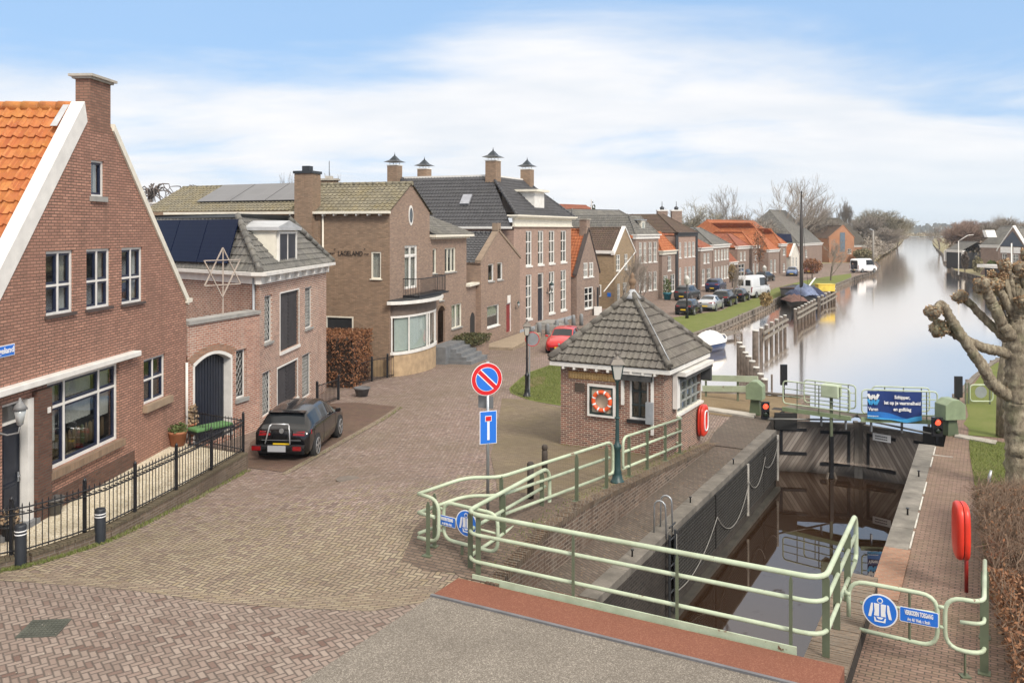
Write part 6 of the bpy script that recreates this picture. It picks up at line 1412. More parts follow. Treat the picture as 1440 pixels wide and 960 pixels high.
mb = MB(); ov = .26; ec = [ST(24.14-ov, -11.6-ov), ST(24.14-ov, -8.28+ov), ST(27.7+ov, -8.28+ov), ST(27.7+ov, -11.6-ov)]; ei = [ST(24.14+.05, -11.55), ST(24.14+.05, -8.33), ST(27.6, -8.33), ST(27.6, -11.55)]
for i in range(4):
 j = (i+1) % 4; mb.box8([Vector((p.x, p.y, z)) for z in (zH1, zH1+.13) for p in (ec[i], ec[j], ei[j], ei[i])])
mb.build('fascia', WHITE, hut, bevel=.01)
mb = MB()
for i in range(9):
 s_ = .2+i*(FHt.L-.4)/8; FHt.box(mb, s_-.03, s_+.03, zH1-.07, zH1-.002, 0, .28)
mb.build('rafter_ends', WHITE, hut)
ap = ST(25.92, -9.94, 4.33); mb = MB(); eh = [Vector((p.x, p.y, zH1+.15)) for p in ec]
for i in range(4):
 j = (i+1) % 4; pantile(mb, eh[i], eh[j], ap, ap, .20, .29, 8, .024, .05)
rh = mb.build('roof', T_HUT, hut); mb = MB()
for i in range(4): ridge(mb, eh[i].lerp(ap, .0)+Vector((0, 0, .10)), ap+Vector((0, 0, .06)), .105, tl=.40)
mb.build('hip_tiles', T_HUT, rh)
mb = MB(); mb.tube([eh[1].lerp(ap, .02)+Vector((.0, 0, .24)), eh[1].lerp(ap, .55)+Vector((0, 0, .22)), ap+Vector((0, 0, .16))], .013, 6); mb.build('lightning_wire', STEEL, rh)
mb = MB(); mb.lathe(ap+Vector((0, 0, -.12)), [(.30, 0), (.16, .16), (.09, .26), (.08, .30)], 10); mb.build('apex_flashing', LEAD, rh)
mb = MB(); mb.lathe(ap+Vector((0, 0, .15)), [(.07, 0), (.10, .04), (.06, .10), (.10, .17), (.13, .24), (.10, .32), (.05, .38), (.07, .44), (.02, .54)], 12); mb.build('finial', plain('finial_wood', (.20, .13, .08), .8), rh)
mb = MB(); x0, x1, z0, z1 = box_; w = .06
for a, b, c, d in ((x0, x0+w, z0, z1), (x1-w, x1, z0, z1), (x0+w, x1-w, z0, z0+w), (x0+w, x1-w, z1-w, z1)): FHt.box(mb, a, b, c, d, .002, .09, 0)
a0, a1, b0, b1 = x0+w, x1-w, z0+w, z1-w
for a, b, c, d in ((a0, a0+.06, b0, b1), (a1-.06, a1, b0, b1), (a0+.06, a1-.06, b0, b0+.06), (a0+.06, a1-.06, b1-.06, b1)): FHt.box(mb, a, b, c, d, .002, .07, 1)
FHt.box(mb, a0+.06, a1-.06, b0+.06, b1-.06, .002, .02, 2); mb.build('showcase', [WHITE, plain('case_green', (.03, .05, .045), .5), plain('case_back', (.50, .44, .33), .8)], hut)
def life_ring(name, label, C, X, Z, R0=.30, r=.062):
 X, Z = Vector(X).normalized(), Vector(Z); N = X.cross(Z); t = thing(name, label, 'life ring', C)
 n, m_ = 48, 12
 for white in (0, 1):
  mb = MB()
  for seg_ in range(8):
   a0 = R(22.5+45*seg_)+(-.085 if white else .085); a1 = R(22.5+45*seg_)+.085 if white else R(22.5+45*(seg_+1))-.085
   k = 2 if white else 6; pts = []; rr = r*(1.04 if white else 1)
   for i in range(k+1):
    a = a0+(a1-a0)*i/k; pts.append(C+X*(R0*math.cos(a))+Z*(R0*math.sin(a)))
   mb.tube(pts, rr, 12, cap=False)
  mb.build('bands' if white else 'ring', SIGNWHITE if white else ORANGE, t)
 return t
life_ring('life_ring', 'orange life ring with white bands in the glazed showcase on the hut wall', FHt.p((x0+x1)/2+.03, (z0+z1)/2, .10), FHt.X, (0, 0, 1), .27, .062)
mb = MB(); FHt.box(mb, FHt.x(809), FHt.x(822), FHt.z(809, 549.5), FHt.z(809, 538), .002, .03); tag(mb.build('wall_plaque', plain('bronze_plaque', (.10, .08, .065), .5, metal=.4)), 'small dark bronze plaque on the hut left of the life ring showcase', 'plaque')
mb = MB(); FHt.box(mb, FHt.x(800), FHt.x(866), FHt.z(800, 531), FHt.z(800, 521), .002, .025); band = mb.build('text_band', plain('carved_sandstone', (.40, .25, .10), .8, var=.35, scale=9), hut)
mb = MB(); text_mb(mb, 'ANNO 1898 SLUIS', .17, FHt.p((FHt.x(800)+FHt.x(866))/2, FHt.z(800, 529.8), .024), FHt.X, (0, 0, 1), squeeze=.95, depth=.012) if False else None
for i in range(16):
 x = FHt.x(802)+i*(FHt.x(864)-FHt.x(802))/16; zc = FHt.z(800, 526.3); FHt.box(mb, x, x+.05, zc-.05-.02*(i % 3), zc+.06, .025, .034); FHt.box(mb, x+.02, x+.09, zc-.01, zc+.02, .025, .033)
mb.build('carving', plain('carved_gold', (.52, .36, .16), .8), band)
window(hut, FHt, hwn, .09, .06, (.5,), (.34, .67), WHITE, plain('sash_green', (.025, .035, .035), .5), .02, BLACKP, None, sillw=.09, mdark=True)
mb = MB(); xa0, xa1 = FHt.x(874), FHt.x(920); zA = FHt.z(885, 524)
FHt.box(mb, xa0, xa1, zA-.02, zA+.10, .0, .22, 0); FHt.box(mb, xa0+.02, xa1-.02, zA-.20, zA-.02, .10, .20, 1)
FHt.box(mb, xa0+.02, xa0+.10, zA-.95, zA-.02, .02, .10, 0); FHt.box(mb, xa1-.08, xa1, zA-1.75, zA-.02, .02, .08, 0); FHt.box(mb, xa0-.12, xa0-.08, zA-1.4, zA-.3, .02, .05, 0)
mb.build('awning', [WHITE, plain('awning_fabric', (.055, .055, .055), .9)], hut)
mb = MB(); FHt.box(mb, FHt.x(910)+.02, FHt.x(919)+.04, FHt.z(910, 594), FHt.z(910, 564), .10, .20); mb.build('grey_box', plain('grey_cabinet', (.28, .30, .32), .5), hut)
window(hut, FHr, rwn, .05, .05, (.2, .4, .6, .8), (.25, .5, .75), CREAM, plain('sash_grey', (.30, .31, .29), .5), .015, WHITE, None, sillw=.06, mdark=True)
mb = MB(); xr0, xr1 = FHr.x(945), FHr.x(992); zR1 = rwn[3]+.02
FHr.box(mb, xr0, FHr.L+.1, zR1, zR1+.12, .0, .42, 0)
FHr.box(mb, xr0, xr0+.28, zR1-.98, zR1, .02, .16, 0); FHr.box(mb, xr0+.1, FHr.L+.05, zR1-.10, zR1, .05, .40, 1); FHr.box(mb, FHr.L-.02, FHr.L+.14, zR1-.55, zR1, .02, .35, 1)
mb.build('awning', [WHITE, plain('awning_fabric', (.055, .055, .055), .9)], hut)
def buoy_case(name, label, C, W_, Nn, w=.72, h=1.02, d=.22, post=None):
 """red capsule shaped life buoy container; W_ width axis, Nn facing axis"""
 W_, Nn = Vector(W_).normalized(), Vector(Nn).normalized(); Z = Vector((0, 0, 1)); t = thing(name, label, 'life buoy case', Vector(C) if post is None else post, 'red life buoy cases')
 def loop(sx_, off, n=40):
  P = []
  for i in range(n):
   a = 2*math.pi*i/n; c, s = math.cos(a), math.sin(a); e = .62
   P.append(Vector(C)+W_*(math.copysign(abs(c)**e, c)*(w/2)*sx_)+Z*(math.copysign(abs(s)**e, s)*(h/2-(1-sx_)*w/2))+Nn*off)
  return P
 for sgn, nm in ((1, 'front_shell'), (-1, 'back_shell')):
  prof = [(.97, .006), (1.0, .02), (1.0, d*.28), (.93, d*.42), (.78, d*.5), (.52, d*.5), (.44, d*.42), (.42, d*.30), (.2, d*.28)]
  if post is not None: prof = prof[:4]+[(.78, d*.47), (.5, d*.5), (.2, d*.51), (.05, d*.51)]
  mb = MB(); P = []
  for k_, o_ in prof: P += loop(k_, o_*sgn)
  n = 40; fs = []
  for i in range(len(prof)-1):
   for j in range(n):
    j2 = (j+1) % n; f = (i*n+j, i*n+j2, (i+1)*n+j2, (i+1)*n+j); fs.append(f if sgn > 0 else f[::-1])
  e = (len(prof)-1)*n; fs.append([e+j for j in range(n)] if sgn > 0 else [e+j for j in range(n)][::-1])
  mb.add(P, fs, 0, True); mb.build(nm, REDP, t)
 if post is None: mb = MB(); mb.tube([p+Nn*(d*.06) for p in loop(.50, d*.5)][:], .022, 8, closed=True); mb.build('white_rim', SIGNWHITE, t)
 if post is not None:
  mb = MB(); mb.tube([post, Vector((post.x, post.y, C[2]-h*.3))], .035, 10); mb.build('post', plain('red_post', (.30, .02, .015), .4), t)
 return t
q = FHr.p((FHr.x(976)+FHr.x(991))/2-.05, FHr.z(983, 590), .13)
buoy_case('buoy_case', 'red life buoy case fixed to the side wall of the brick hut', q, FHr.X, FHr.N, .74, 1.0, .2)
pb = GP(1359, 832, zGR); pb.z = zGR(pb.x, pb.y); cc = PY(1351.5, 745, pb.y); buoy_case('buoy_case', 'red life buoy case on a red post beside the beech hedge', cc, (.30, .95, 0), (.95, -.30, 0), .74, 1.05, .25, post=pb)
# ================================================================ lock gates
GZ = -.27
GA, GM, GB_ = PZ(1105, 573, GZ), PZ(1204, 587, GZ), PZ(1316, 591, GZ)
LA_, LM, LB_ = ST(32.75, -7.0), ST(33.75, -4.2), ST(32.75, -1.25)
PLANK = None
def plankm():
 k = NT('gate_planks'); uv = k.uv(); sp = k.n('ShaderNodeSeparateXYZ'); k.l(uv, sp.inputs[0])
 def mk(sg):
  a = k.M('ADD', sp.outputs[0], k.M('MULTIPLY', sp.outputs[1], sg*.62)); q = k.M('DIVIDE', a, .13); i = k.M('FLOOR', q); f = k.M('SUBTRACT', q, i)
  cb = k.n('ShaderNodeCombineXYZ'); k.l(i, cb.inputs[0]); w = k.n('ShaderNodeTexWhiteNoise'); w.noise_dimensions = '2D'; k.l(cb.outputs[0], w.inputs[0])
  return f, w.outputs[0]
 return k, mk
def gate_plank_mat(name, sg):
 k, mk = plankm(); k.m.name = name; f, w = mk(sg)
 c = k.ramp(w, [(0, (.14, .115, .10)), (.5, (.22, .19, .165)), (1, (.30, .265, .235))])
 e = k.M('MINIMUM', f, k.M('SUBTRACT', 1, f)); c = k.mix(k.mr(e, .0, .10, .9, 0), c, (.02, .016, .014))
 n = k.noise(k.mapv(k.pos(), scale=(1, 1, .5)), 3, 5); c = k.mix(k.mr(n, .4, .7, 0, .5), c, (.15, .125, .105))
 sp = k.n('ShaderNodeSeparateXYZ'); k.l(k.pos(), sp.inputs[0]); z = k.M('ADD', sp.outputs[2], k.M('MULTIPLY', n, .35)); c = k.mix(k.mr(z, -2.35, -1.95, 1, 0), c, (.028, .022, .018))
 k.bump(e, .6, .01); return k.fin(c, .85)
GPL, GPR_ = gate_plank_mat('gate_planks_left', -1), gate_plank_mat('gate_planks_right', 1)
def leaf(nm, label, P, Q, wood, railA, railB, side):
 """P heel, Q mitre (plan), railA/railB ends of walkway"""
 F = Fr(P[:2] if side < 0 else Q[:2], Q[:2] if side < 0 else P[:2]); t = thing(nm, label, 'lock gate', (P.x, P.y, ZLW), 'lock gates'); top = -.72
 F_ = F; L = F.L; mb = MB(); F.box(mb, .12, L-.12, -3.4, top-.12, -.16, 0); mb.build('planking', wood, t)
 mb = MB(); F.box(mb, 0, .16, -3.4, top+.1, -.22, .04); F.box(mb, L-.16, L, -3.4, top+.1, -.22, .04); F.box(mb, .16, L-.16, top-.14, top+.02, -.2, .03); mb.build('frame', WOODD if False else plain('gate_frame_wood', (.13, .115, .10), .9, var=.35), t)
 m = L-.35 if side < 0 else .35; s = -1 if side < 0 else 1; mb = MB()     # iron corner straps near the mitre
 F.box(mb, m-.05, m+.05, -2.25, top-.25, .0, .03); a, b = sorted((m+s*.05, m+s*1.0)); F.box(mb, a, b, -2.25, -2.14, .0, .028); F.box(mb, a, b, top-.36, top-.25, .0, .028)
 h = .25 if side < 0 else L-.25; F.box(mb, h-.05, h+.05, -1.9, top-.2, 0, .03); a, b = sorted((h-s*.05, h-s*.9)); F.box(mb, a, b, -1.9, -1.79, 0, .028); F.box(mb, a, b, top-.3, top-.2, 0, .028); mb.build('iron_straps', BLACKP, t)
 mb = MB(); a, b = (.0, .8) if side < 0 else (L-.8, L); F.box(mb, a, b, top-.25, top+.35, .0, .10); mb.build('rubber_fender', RUBBER, t)
 mb = MB(); d = (railB-railA).normalized(); n = Vector((d.y, -d.x, 0))
 for o, hh in ((.28, .15), (-.42, .15)): mb.bar(railA+n*o, railB+n*o, .06, hh)
 mb.build('walkway_beam', GREENBOX if False else plain('walkway_green', (.24, .30, .17), .5, var=.15), t)
 mb = MB(); mb.bar(railA-n*.07+Vector((0, 0, .02)), railB-n*.07+Vector((0, 0, .02)), .66, .05); mb.build('walkway_boards', WOODG, t)
 mb = MB()
 for f in (.15, .55, .9):
  q = railA.lerp(railB, f)+n*.1; mb.bar((q.x, q.y, top), (q.x, q.y, GZ-.05), .10, .05)
 mb.build('stilts', STEEL, t)
 for o, f0, f1, nmr in ((.30, .0 if side < 0 else .0, 1.0, 'front_railing'), (-.42, .1, .98, 'back_railing')):
  A, B = railA.lerp(railB, f0+.01)+n*o, railA.lerp(railB, f1-.015)+n*o
  if o < 0: A += d*.25; 
  H1, H0 = 1.05, .22; mb = MB(); U = Vector((0, 0, 1))
  mb.tube(fillet([A+U*H1, B+U*H1, B+U*H0, A+U*H0], .15, 4, True), .026, 8, closed=True)
  for hh in (.50, .77): mb.tube([A+U*hh, B+U*hh], .018, 6)
  for f in (.22, .55, .86): q = A.lerp(B, f); mb.bar(q+U*.0, q+U*H1, .05, .02, 1)
  mb.build(nmr, [RAIL, GREY_RAIL], t)
 return t, d, n
gl_, dl, nl = leaf('lock_gate', 'left lock gate leaf with weathered planks and green railings, carrying the control box', LA_, LM, GPL, GA, GM+(GA-GM).normalized()*.08, -1)
gr_, dr_, nr = leaf('lock_gate', 'right lock gate leaf with weathered planks behind the blue skipper banner', LB_, LM, GPR_, GM+(GB_-GM).normalized()*.10, GB_, 1)
cbx = PY(1169, 549, GA.lerp(GM, .6).y-.35)
mb = MB()
def obox(mb, c, X, w, dpt, h, mi=0, taper=1):
 X = Vector(X).normalized(); Y = Vector((-X.y, X.x, 0)); c = Vector(c)
 P = [c+X*(i*w/2)+Y*(j*dpt/2) for i, j in ((-1, -1), (1, -1), (1, 1), (-1, 1))]+[c+X*(i*w/2*taper)+Y*(j*dpt/2*taper)+Vector((0, 0, h)) for i, j in ((-1, -1), (1, -1), (1, 1), (-1, 1))]
 return mb.box8(P, mi)
obox(mb, cbx-Vector((0, 0, .22)), dl, .62, .42, .44); mb.build('control_box', RAIL, gl_, bevel=.03)
mb = MB(); q = cbx; mb.bar((q.x, q.y, -1.0), (q.x, q.y, q.z-.2), .09, .09); mb.bar((q.x, q.y, -2.5), (q.x, q.y, -1.0), .15, .12, 1); mb.bar((q.x-.1, q.y, -2.3), (q.x-.3, q.y-.1, -2.95), .06, .06, 2); mb.bar((q.x+.1, q.y, -2.3), (q.x+.3, q.y-.1, -2.95), .06, .06, 2); mb.build('sluice_spindle', [GREY_RAIL, BLACKP, WOODG], gl_)
mb = MB(); ps = PS(1221, 615.5, 33.15); sg = Fr(LM[:2], LB_[:2]); xs_, z_ = (ps-sg.O).dot(sg.X), ps.z; sg.box(mb, .55, 1.2, z_-.13, z_+.13, .06, .075); nb = mb.build('notice_board', SIGNWHITE, gr_)
mb = MB(); [sg.box(mb, .64+i*.075, .70+i*.075, z_+dz, z_+dz+.035, .075, .079) for i in range(6) for dz in (.02, -.07)]; mb.build('notice_text', BLACKP, nb)
BX0, BX1 = 1219.5, 1296; n_ = nr
oA, oB = GM+nr*.36, GB_+nr*.36; FB_ = Fr(oA[:2], oB[:2]); x0, x1 = FB_.x(BX0), FB_.x(BX1); zt, zb = FB_.z(1219.5, 549), FB_.z(1219.5, 587.5)
bn = thing('banner', 'dark blue banner reading Schipper, let op je vaarsnelheid en golfslag', 'banner', FB_.p((x0+x1)/2, zb))
def waveM():
 k = NT('banner_print'); uv = k.uv(); return k
mb = MB(); N_ = 36; P = []; W_ = x1-x0; H_ = zt-zb
def bp(f, g, d=0):     # f 0..1 across, g 0..1 up
 sag = .10*max(0, 1-abs(f-.72)/.28)*(1-g)*.9; return FB_.p(x0+W_*f, zb+H_*g-sag-.03*math.sin(f*3)*(1-g), .02+.018*math.sin(f*9+g*2)+d)
G = 10
for i in range(N_+1):
 for j in range(G+1): P.append(bp(i/N_, j/G))
mb.add(P, [(i*(G+1)+j, (i+1)*(G+1)+j, (i+1)*(G+1)+j+1, i*(G+1)+j+1) for i in range(N_) for j in range(G)], 0, True)
mb.build('cloth', plain('banner_navy', (.012, .035, .16), .5, var=.08), bn)
mb = MB(); P = []
for i in range(N_+1):
 f = i/N_; g1 = .20+.07*math.sin(f*5.2+.6)
 for j in range(4): P.append(bp(f, g1*j/3, .006))
mb.add(P, [(i*4+j, (i+1)*4+j, (i+1)*4+j+1, i*4+j+1) for i in range(N_) for j in range(3)], 0, True)
P = []
for i in range(N_+1):
 f = i/N_; g1 = .10+.06*math.sin(f*6+2.4)
 for j in range(4): P.append(bp(f, g1*j/3, .011))
mb.add(P, [(i*4+j, (i+1)*4+j, (i+1)*4+j+1, i*4+j+1) for i in range(N_) for j in range(3)], 1, True)
mb.build('printed_waves', [plain('banner_blue', (.02, .16, .50), .5), plain('banner_cyan', (.06, .36, .70), .5)], bn)
mb = MB()
for tx, f, g, sz in (('Schipper,', .64, .83-.06, .165), ('let op je vaarsnelheid', .64, .58, .165), ('en golfslag', .64, .37, .165), ('varendoejesamen', .10, .085, .06)):
 text_mb(mb, tx, sz, bp(f, g, .025 if g > .3 else .03), FB_.X, (0, 0, 1), squeeze=.84, bold=.005 if sz > .1 else .001, depth=.004)
text_mb(mb, 'Varen', .17, bp(.105, .30, .03), FB_.X, (0, 0, 1), squeeze=.78, bold=.004, depth=.004)
def zig(mb, mi, x0_, z0_, w, h, th):
 pts = [(0, 1), (.25, 0), (.5, .8), (.75, 0), (1, 1)]
 for (a, b), (c, d) in zip(pts, pts[1:]): mb.bar(bp(.105, .5, .03)+FB_.X*((a-.5)*w)+Vector((0, 0, z0_+b*h)), bp(.105, .5, .03)+FB_.X*((c-.5)*w)+Vector((0, 0, z0_+d*h)), .012, th, mi, up=tuple(FB_.X))
zig(mb, 0, 0, .20, .34, .18, .085); zig(mb, 1, 0, .02, .34, .18, .085)
mb.build('lettering', [SIGNWHITE, plain('banner_cyan', (.06, .36, .70), .5)], bn)
def gearbox(label, u, v, vt, w, rz_=.2):
 b = PZ(u, v, ZW); Y = b.y; px = Y/FPX; h = (v-vt)*px; t = thing('gate_gearbox', label, 'gearbox', b, 'green gate gearboxes'); X = Vector((math.cos(rz_), math.sin(rz_), 0))
 mb = MB(); obox(mb, b, X, .40, .36, h*.48, taper=.75); mb.build('pedestal', plain('gearbox_dark_green', (.085, .11, .06), .5), t)
 mb = MB(); Yv = Vector((-X.y, X.x, 0)); w2, d2 = w/2, w*.40; z0, z1, z2 = h*.45, h*.86, h
 def q(i, j, z): return b+X*(i*w2)+Yv*(j*d2)+Vector((0, 0, z))
 mb.add([q(-1, -1, z0), q(1, -1, z0), q(1, 1, z0), q(-1, 1, z0), q(-1, -1, z1), q(1, -1, z1), q(1, 1, z1), q(-1, 1, z1), q(-.35, -1, z2), q(.35, -1, z2), q(.35, 1, z2), q(-.35, 1, z2)],
   [(3, 2, 1, 0), (0, 1, 5, 9, 8, 4), (2, 3, 7, 11, 10, 6), (1, 2, 6, 5), (3, 0, 4, 7), (5, 6, 10, 9), (8, 9, 10, 11), (7, 4, 8, 11)]); mb.build('housing', plain('gearbox_green', (.22, .28, .17), .5), t, bevel=.02)
gearbox('green gearbox on a tapered pedestal left of the lock gates', 1062.5, 582, 535, .62, -.5)
gearbox('larger green gearbox with pitched lid right of the lock gates', 1336, 611, 560, .74, .15)
def signal(label, u, v, Yz, face=True, h=.62, w=.28, post=.9):
 c = PY(u, v, Yz); t = thing('signal_light', label, 'signal light', (c.x, c.y, c.z-h/2-post), 'signal lights of the lock')
 mb = MB(); mb.box(c.x-w/2, c.x+w/2, c.y-.02, c.y+.10, c.z-h/2, c.z+h/2); mb.build('backboard', BLACKP, t)
 mb = MB(); mb.bar((c.x, c.y+.06, c.z-h/2-post), (c.x, c.y+.06, c.z-h/2), .08); mb.build('post', BLACKP, t)
 if face:
  for k, (dz, m) in enumerate(((.15, 'red'), (-.13, 'off'))):
   mm = MATS.get('lamp_'+m)
   if not mm:
    k_ = NT('lamp_'+m); mm = k_.fin((.5, .02, .01) if m == 'red' else (.02, .03, .02), .3)
    if m == 'red': k_.b.inputs['Emission Color'].default_value = (1, .09, .04, 1); k_.b.inputs['Emission Strength'].default_value = 1.6
    MATS['lamp_'+m] = mm
   mb = MB(); mb.lathe((c.x, c.y-.02, c.z+dz), [(.10, 0), (.095, -.02), (.05, -.045), (.01, -.05)], 16, axis='y'); mb.build('lens', mm, t)
   mb = MB(); P = []
   for i in range(9):
    a = math.pi*i/8; 
    for yy in (0, -.09): P.append((c.x+.125*math.cos(a), c.y-.02+yy, c.z+dz+.125*math.sin(a)))
   mb.add(P, [(2*i, 2*i+2, 2*i+3, 2*i+1) for i in range(8)], 0, True); mb.build('hood', BLACKP, t)
 return t
signal('signal light with lit red lamp on the left side of the lock gates', 1076.5, 577, 31.4)
signal('signal light with lit red lamp on the right side of the lock gates', 1318.5, 600, 28.6, w=.33)
signal('blank black back of a signal light standing left over the canal', 1102.5, 527, 36.0, False, .85, .27, .8)
signal('blank black back of a signal light right of the banner', 1348.5, 544, 33.0, False, .80, .27, 1.0)
for lab, a, b in (('thin grey push rod from the left quay to the left gate leaf', PY(1080, 589, 31.2), PY(1196, 590, 32.2)), ('thin grey push rod from the right quay to the right gate leaf', PY(1224, 592, 32.0), PY(1316, 611, 28.6))):
 mb = MB(); mb.tube([a, b], .035, 8); tag(mb.build('push_rod', plain('rod_grey', (.15, .15, .14), .5, metal=.3)), lab, 'push rod', 'push rods of the lock gates')
gf = thing('board_fence', 'pale green fence of two wide boards between the hut and the left gearbox', 'fence', PZ(1020, 580, ZW))
for v0, v1 in ((531, 536), (546, 550)):
 a = PY(988, v0, 36.2); b = PY(1066, v1-3, 34.6); a.z = HC-(v0-CV)/FPX*36.2; mb = MB(); mb.bar(a, b, .05, .24); mb.build('board', RAIL, gf)
for u in (993, 1038):
 q = PZ(u, 556, -.55); q = PY(u, 540, 36.2-(u-988)*.0205); mb = MB(); mb.bar((q.x, q.y+.05, -.7), (q.x, q.y+.05, q.z+.15), .07, .07); mb.build('post', GREY_RAIL, gf)
sgate = thing('small_pipe_gate', 'small pale green pipe gate with round sign on the right bank behind the gearbox', 'gate', GP(1360, 568, zGR))
b = GP(1360, 568, zGR); X_ = Vector((1, .12, 0)).normalized()
def sq(du, dv): return PY(du, dv, b.y)
mb = MB(); mb.tube(fillet([sq(1364, 541), sq(1396, 541), sq(1396, 564), sq(1364, 564)], .15, 4, True), .03, 8, closed=True); mb.build('frame', RAIL, sgate)
mb = MB(); c = sq(1379, 551); mb.lathe(c+Vector((0, -.03, 0)), [(.24, 0), (.24, .012)], 24, axis='y'); mb.build('sign_back', STEEL, sgate)
for u in (1358, 1362, 1392):
 q = sq(u, 568); mb = MB(); mb.bar((q.x, q.y, zGR(q.x, q.y)), (q.x, q.y, sq(u, 538).z), .05); mb.build('post', GREY_RAIL, sgate)
# ================================================================ guide works in the canal
def pile_row(label, px, zt=None, r=.16, group=None, beams=0, capw=WHITECAP):
 """px: list of (u, v_top, v_water)"""
 t = thing('guide_piles', label, 'guide work', PZ(px[0][0], px[0][2], ZCW)); tops = []
 for u, vt, vb in px:
  b = PZ(u, vb, ZCW); z = HC-(vt-CV)/FPX*b.y; mb = MB(); r_ = r*.85; mb.tube([(b.x, b.y, ZCW-.6), (b.x, b.y, z)], [r_*1.05, r_], 9); p_ = mb.build('pile', plain('pile_wood', (.115, .092, .075), .9, var=.4, scale=4), t)
  mb = MB(); mb.tube([(b.x, b.y, z), (b.x, b.y, z+.07)], [r_*1.12, r_*1.0], 9); mb.build('cap', capw, p_); tops.append(Vector((b.x, b.y, z)))
 if beams:
  d = (tops[-1]-tops[0]); d.z = 0; d.normalize(); n = Vector((d.y, -d.x, 0))*(r+.07)
  for h in beams:
   mb = MB()
   for a, b in zip(tops, tops[1:]): mb.bar(Vector((a.x, a.y, a.z-h))+n-d*.2, Vector((b.x, b.y, b.z-h))+n+d*.2, .10, .17)
   mb.build('waler', plain('waler_wood', (.20, .18, .15), .9, var=.3), t)
 return t
def cq(x, y): return (980+x/5.334, 380+y/5.334)
pile_row('row of dark white capped piles stepping down to the left bank', [(cq(x, 0)[0], cq(0, y)[1], cq(0, yb)[1]) for x, y, yb in ((320, 545, 742), (342, 577, 770), (365, 620, 790), (388, 648, 812), (415, 685, 835), (445, 732, 862), (478, 780, 880), (508, 820, 892))], r=.20)
pile_row('weathered guide fence with pale caps nearest the lock', [(cq(x, 0)[0], cq(0, y)[1], cq(0, yb)[1]) for x, y, yb in ((440, 455, 700), (483, 435, 610), (521, 412, 585), (560, 392, 560), (597, 372, 540), (630, 352, 518), (660, 340, 500))][1:], r=.15, beams=(.30, .72))
pile_row('single thick dark pile at the near end of the guide fence', [(cq(440, 0)[0], cq(0, 455)[1], cq(0, 665)[1])], r=.24)
pile_row('guide fence with white capped piles beside the barge bow', [(cq(x, 0)[0], cq(0, y)[1], cq(0, yb)[1]) for x, y, yb in ((738, 292, 430), (765, 282, 405), (790, 268, 392), (815, 255, 378), (838, 243, 365), (860, 232, 352), (880, 222, 340))], r=.16, beams=(.3, .75))
pile_row('guide fence running along the far side of the barge', [(cq(x, 0)[0], cq(0, y)[1], cq(0, yb)[1]) for x, y, yb in ((912, 200, 290), (940, 190, 270), (965, 176, 262), (990, 164, 252), (1012, 152, 244), (1032, 140, 236))], r=.17, beams=(.3, .8))
pile_row('thin lone pile right of the stepping piles', [(cq(562, 0)[0], cq(0, 790)[1], cq(0, 893)[1])], r=.06, capw=WOODG)
pile_row('thin lone pile near the covered motor boat', [(cq(336, 0)[0], cq(0, 480)[1], cq(0, 545)[1])], r=.09, capw=WOODG)
# ================================================================ boats
mboat = PZ(1001, 492, ZCW)
mbt = thing('motor_boat', 'small navy motor boat under a white tarpaulin moored at the lawn', 'boat', (mboat.x, mboat.y, ZCW))
def hull(mb, O, X, L, Wd, H, mi=0, bow=1.0, n=12, sheer=.15, z0=-.1):
 X = Vector(X).normalized(); Y = Vector((-X.y, X.x, 0)); rows = []
 for i in range(n+1):
  f = i/n; w = Wd/2*(math.sin(math.pi*min(1, .28+f*.72/1.0))**.55 if f < 1 else 0.0)
  w = Wd/2*(1-max(0, (f-.45)/.55)**2.2)*(.82+.18*min(1, f*3)); zt = H+sheer*f*f*2
  rows.append([O+X*(L*(f-.5))+Y*(w*a)+Vector((0, 0, z)) for a, z in ((-1, zt), (-.9, H*.45), (-.55, z0), (0, z0-.08), (.55, z0), (.9, H*.45), (1, zt))])
 P = [p for r in rows for p in r]; m = 7
 mb.add(P, [(i*m+j, (i+1)*m+j, (i+1)*m+j+1, i*m+j+1) for i in range(n) for j in range(m-1)]+[tuple(range(m))[::-1]]+[(i*m+m-1, (i+1)*m+m-1, (i+1)*m, i*m) for i in range(n)], mi, True)
 return rows
bd_ = Vector((.62, .78, 0)); mb = MB(); rows = hull(mb, Vector((mboat.x, mboat.y, ZCW)), bd_, 4.0, 1.75, .62); mb.build('hull', plain('navy_hull', (.012, .03, .10), .3, coat=.5), mbt)
mb = MB(); mb.tube([r[0] for r in rows]+[r[-1] for r in rows[::-1]], .05, 6); mb.build('gunwale', WHITE, mbt)
TARP = plain('white_tarp', (.72, .73, .72), .6, var=.08)
mb = MB(); X = bd_.normalized(); Y = Vector((-X.y, X.x, 0)); P = []; NI, NJ = 14, 12
for i in range(NI+1):
 f = i/NI; w = .92*(1-max(0, (f-.45)/.55)**2.2)*(.82+.18*min(1, f*3))
 for j in range(NJ+1):
  g = -1+2*j/NJ; h = .60+.62*math.exp(-((f-.42)/.24)**4)*(1-g*g)**.5+.18*(1-g*g)+.03*math.sin(i*2.1+j*1.7)*(1-g*g)
  P.append(Vector((mboat.x, mboat.y, ZCW+h))+X*(4.0*(f-.5))+Y*(w*g))
mb.add(P, [(i*(NJ+1)+j, (i+1)*(NJ+1)+j, (i+1)*(NJ+1)+j+1, i*(NJ+1)+j+1) for i in range(NI) for j in range(NJ)], 0, True); mb.build('tarpaulin', TARP, mbt)
jet = PZ(1024, 471, -1.9); mb = MB(); mb.bar((jet.x-1.2, jet.y-1.2, -1.75), (jet.x+.9, jet.y+.9, -1.75), 1.0, .1); mb.tube([(jet.x+.5, jet.y-.1, -2.6), (jet.x+.5, jet.y-.1, -1.5)], .08, 6)
tag(mb.build('jetty', WOODG), 'small weathered plank jetty right of the covered motor boat', 'jetty')
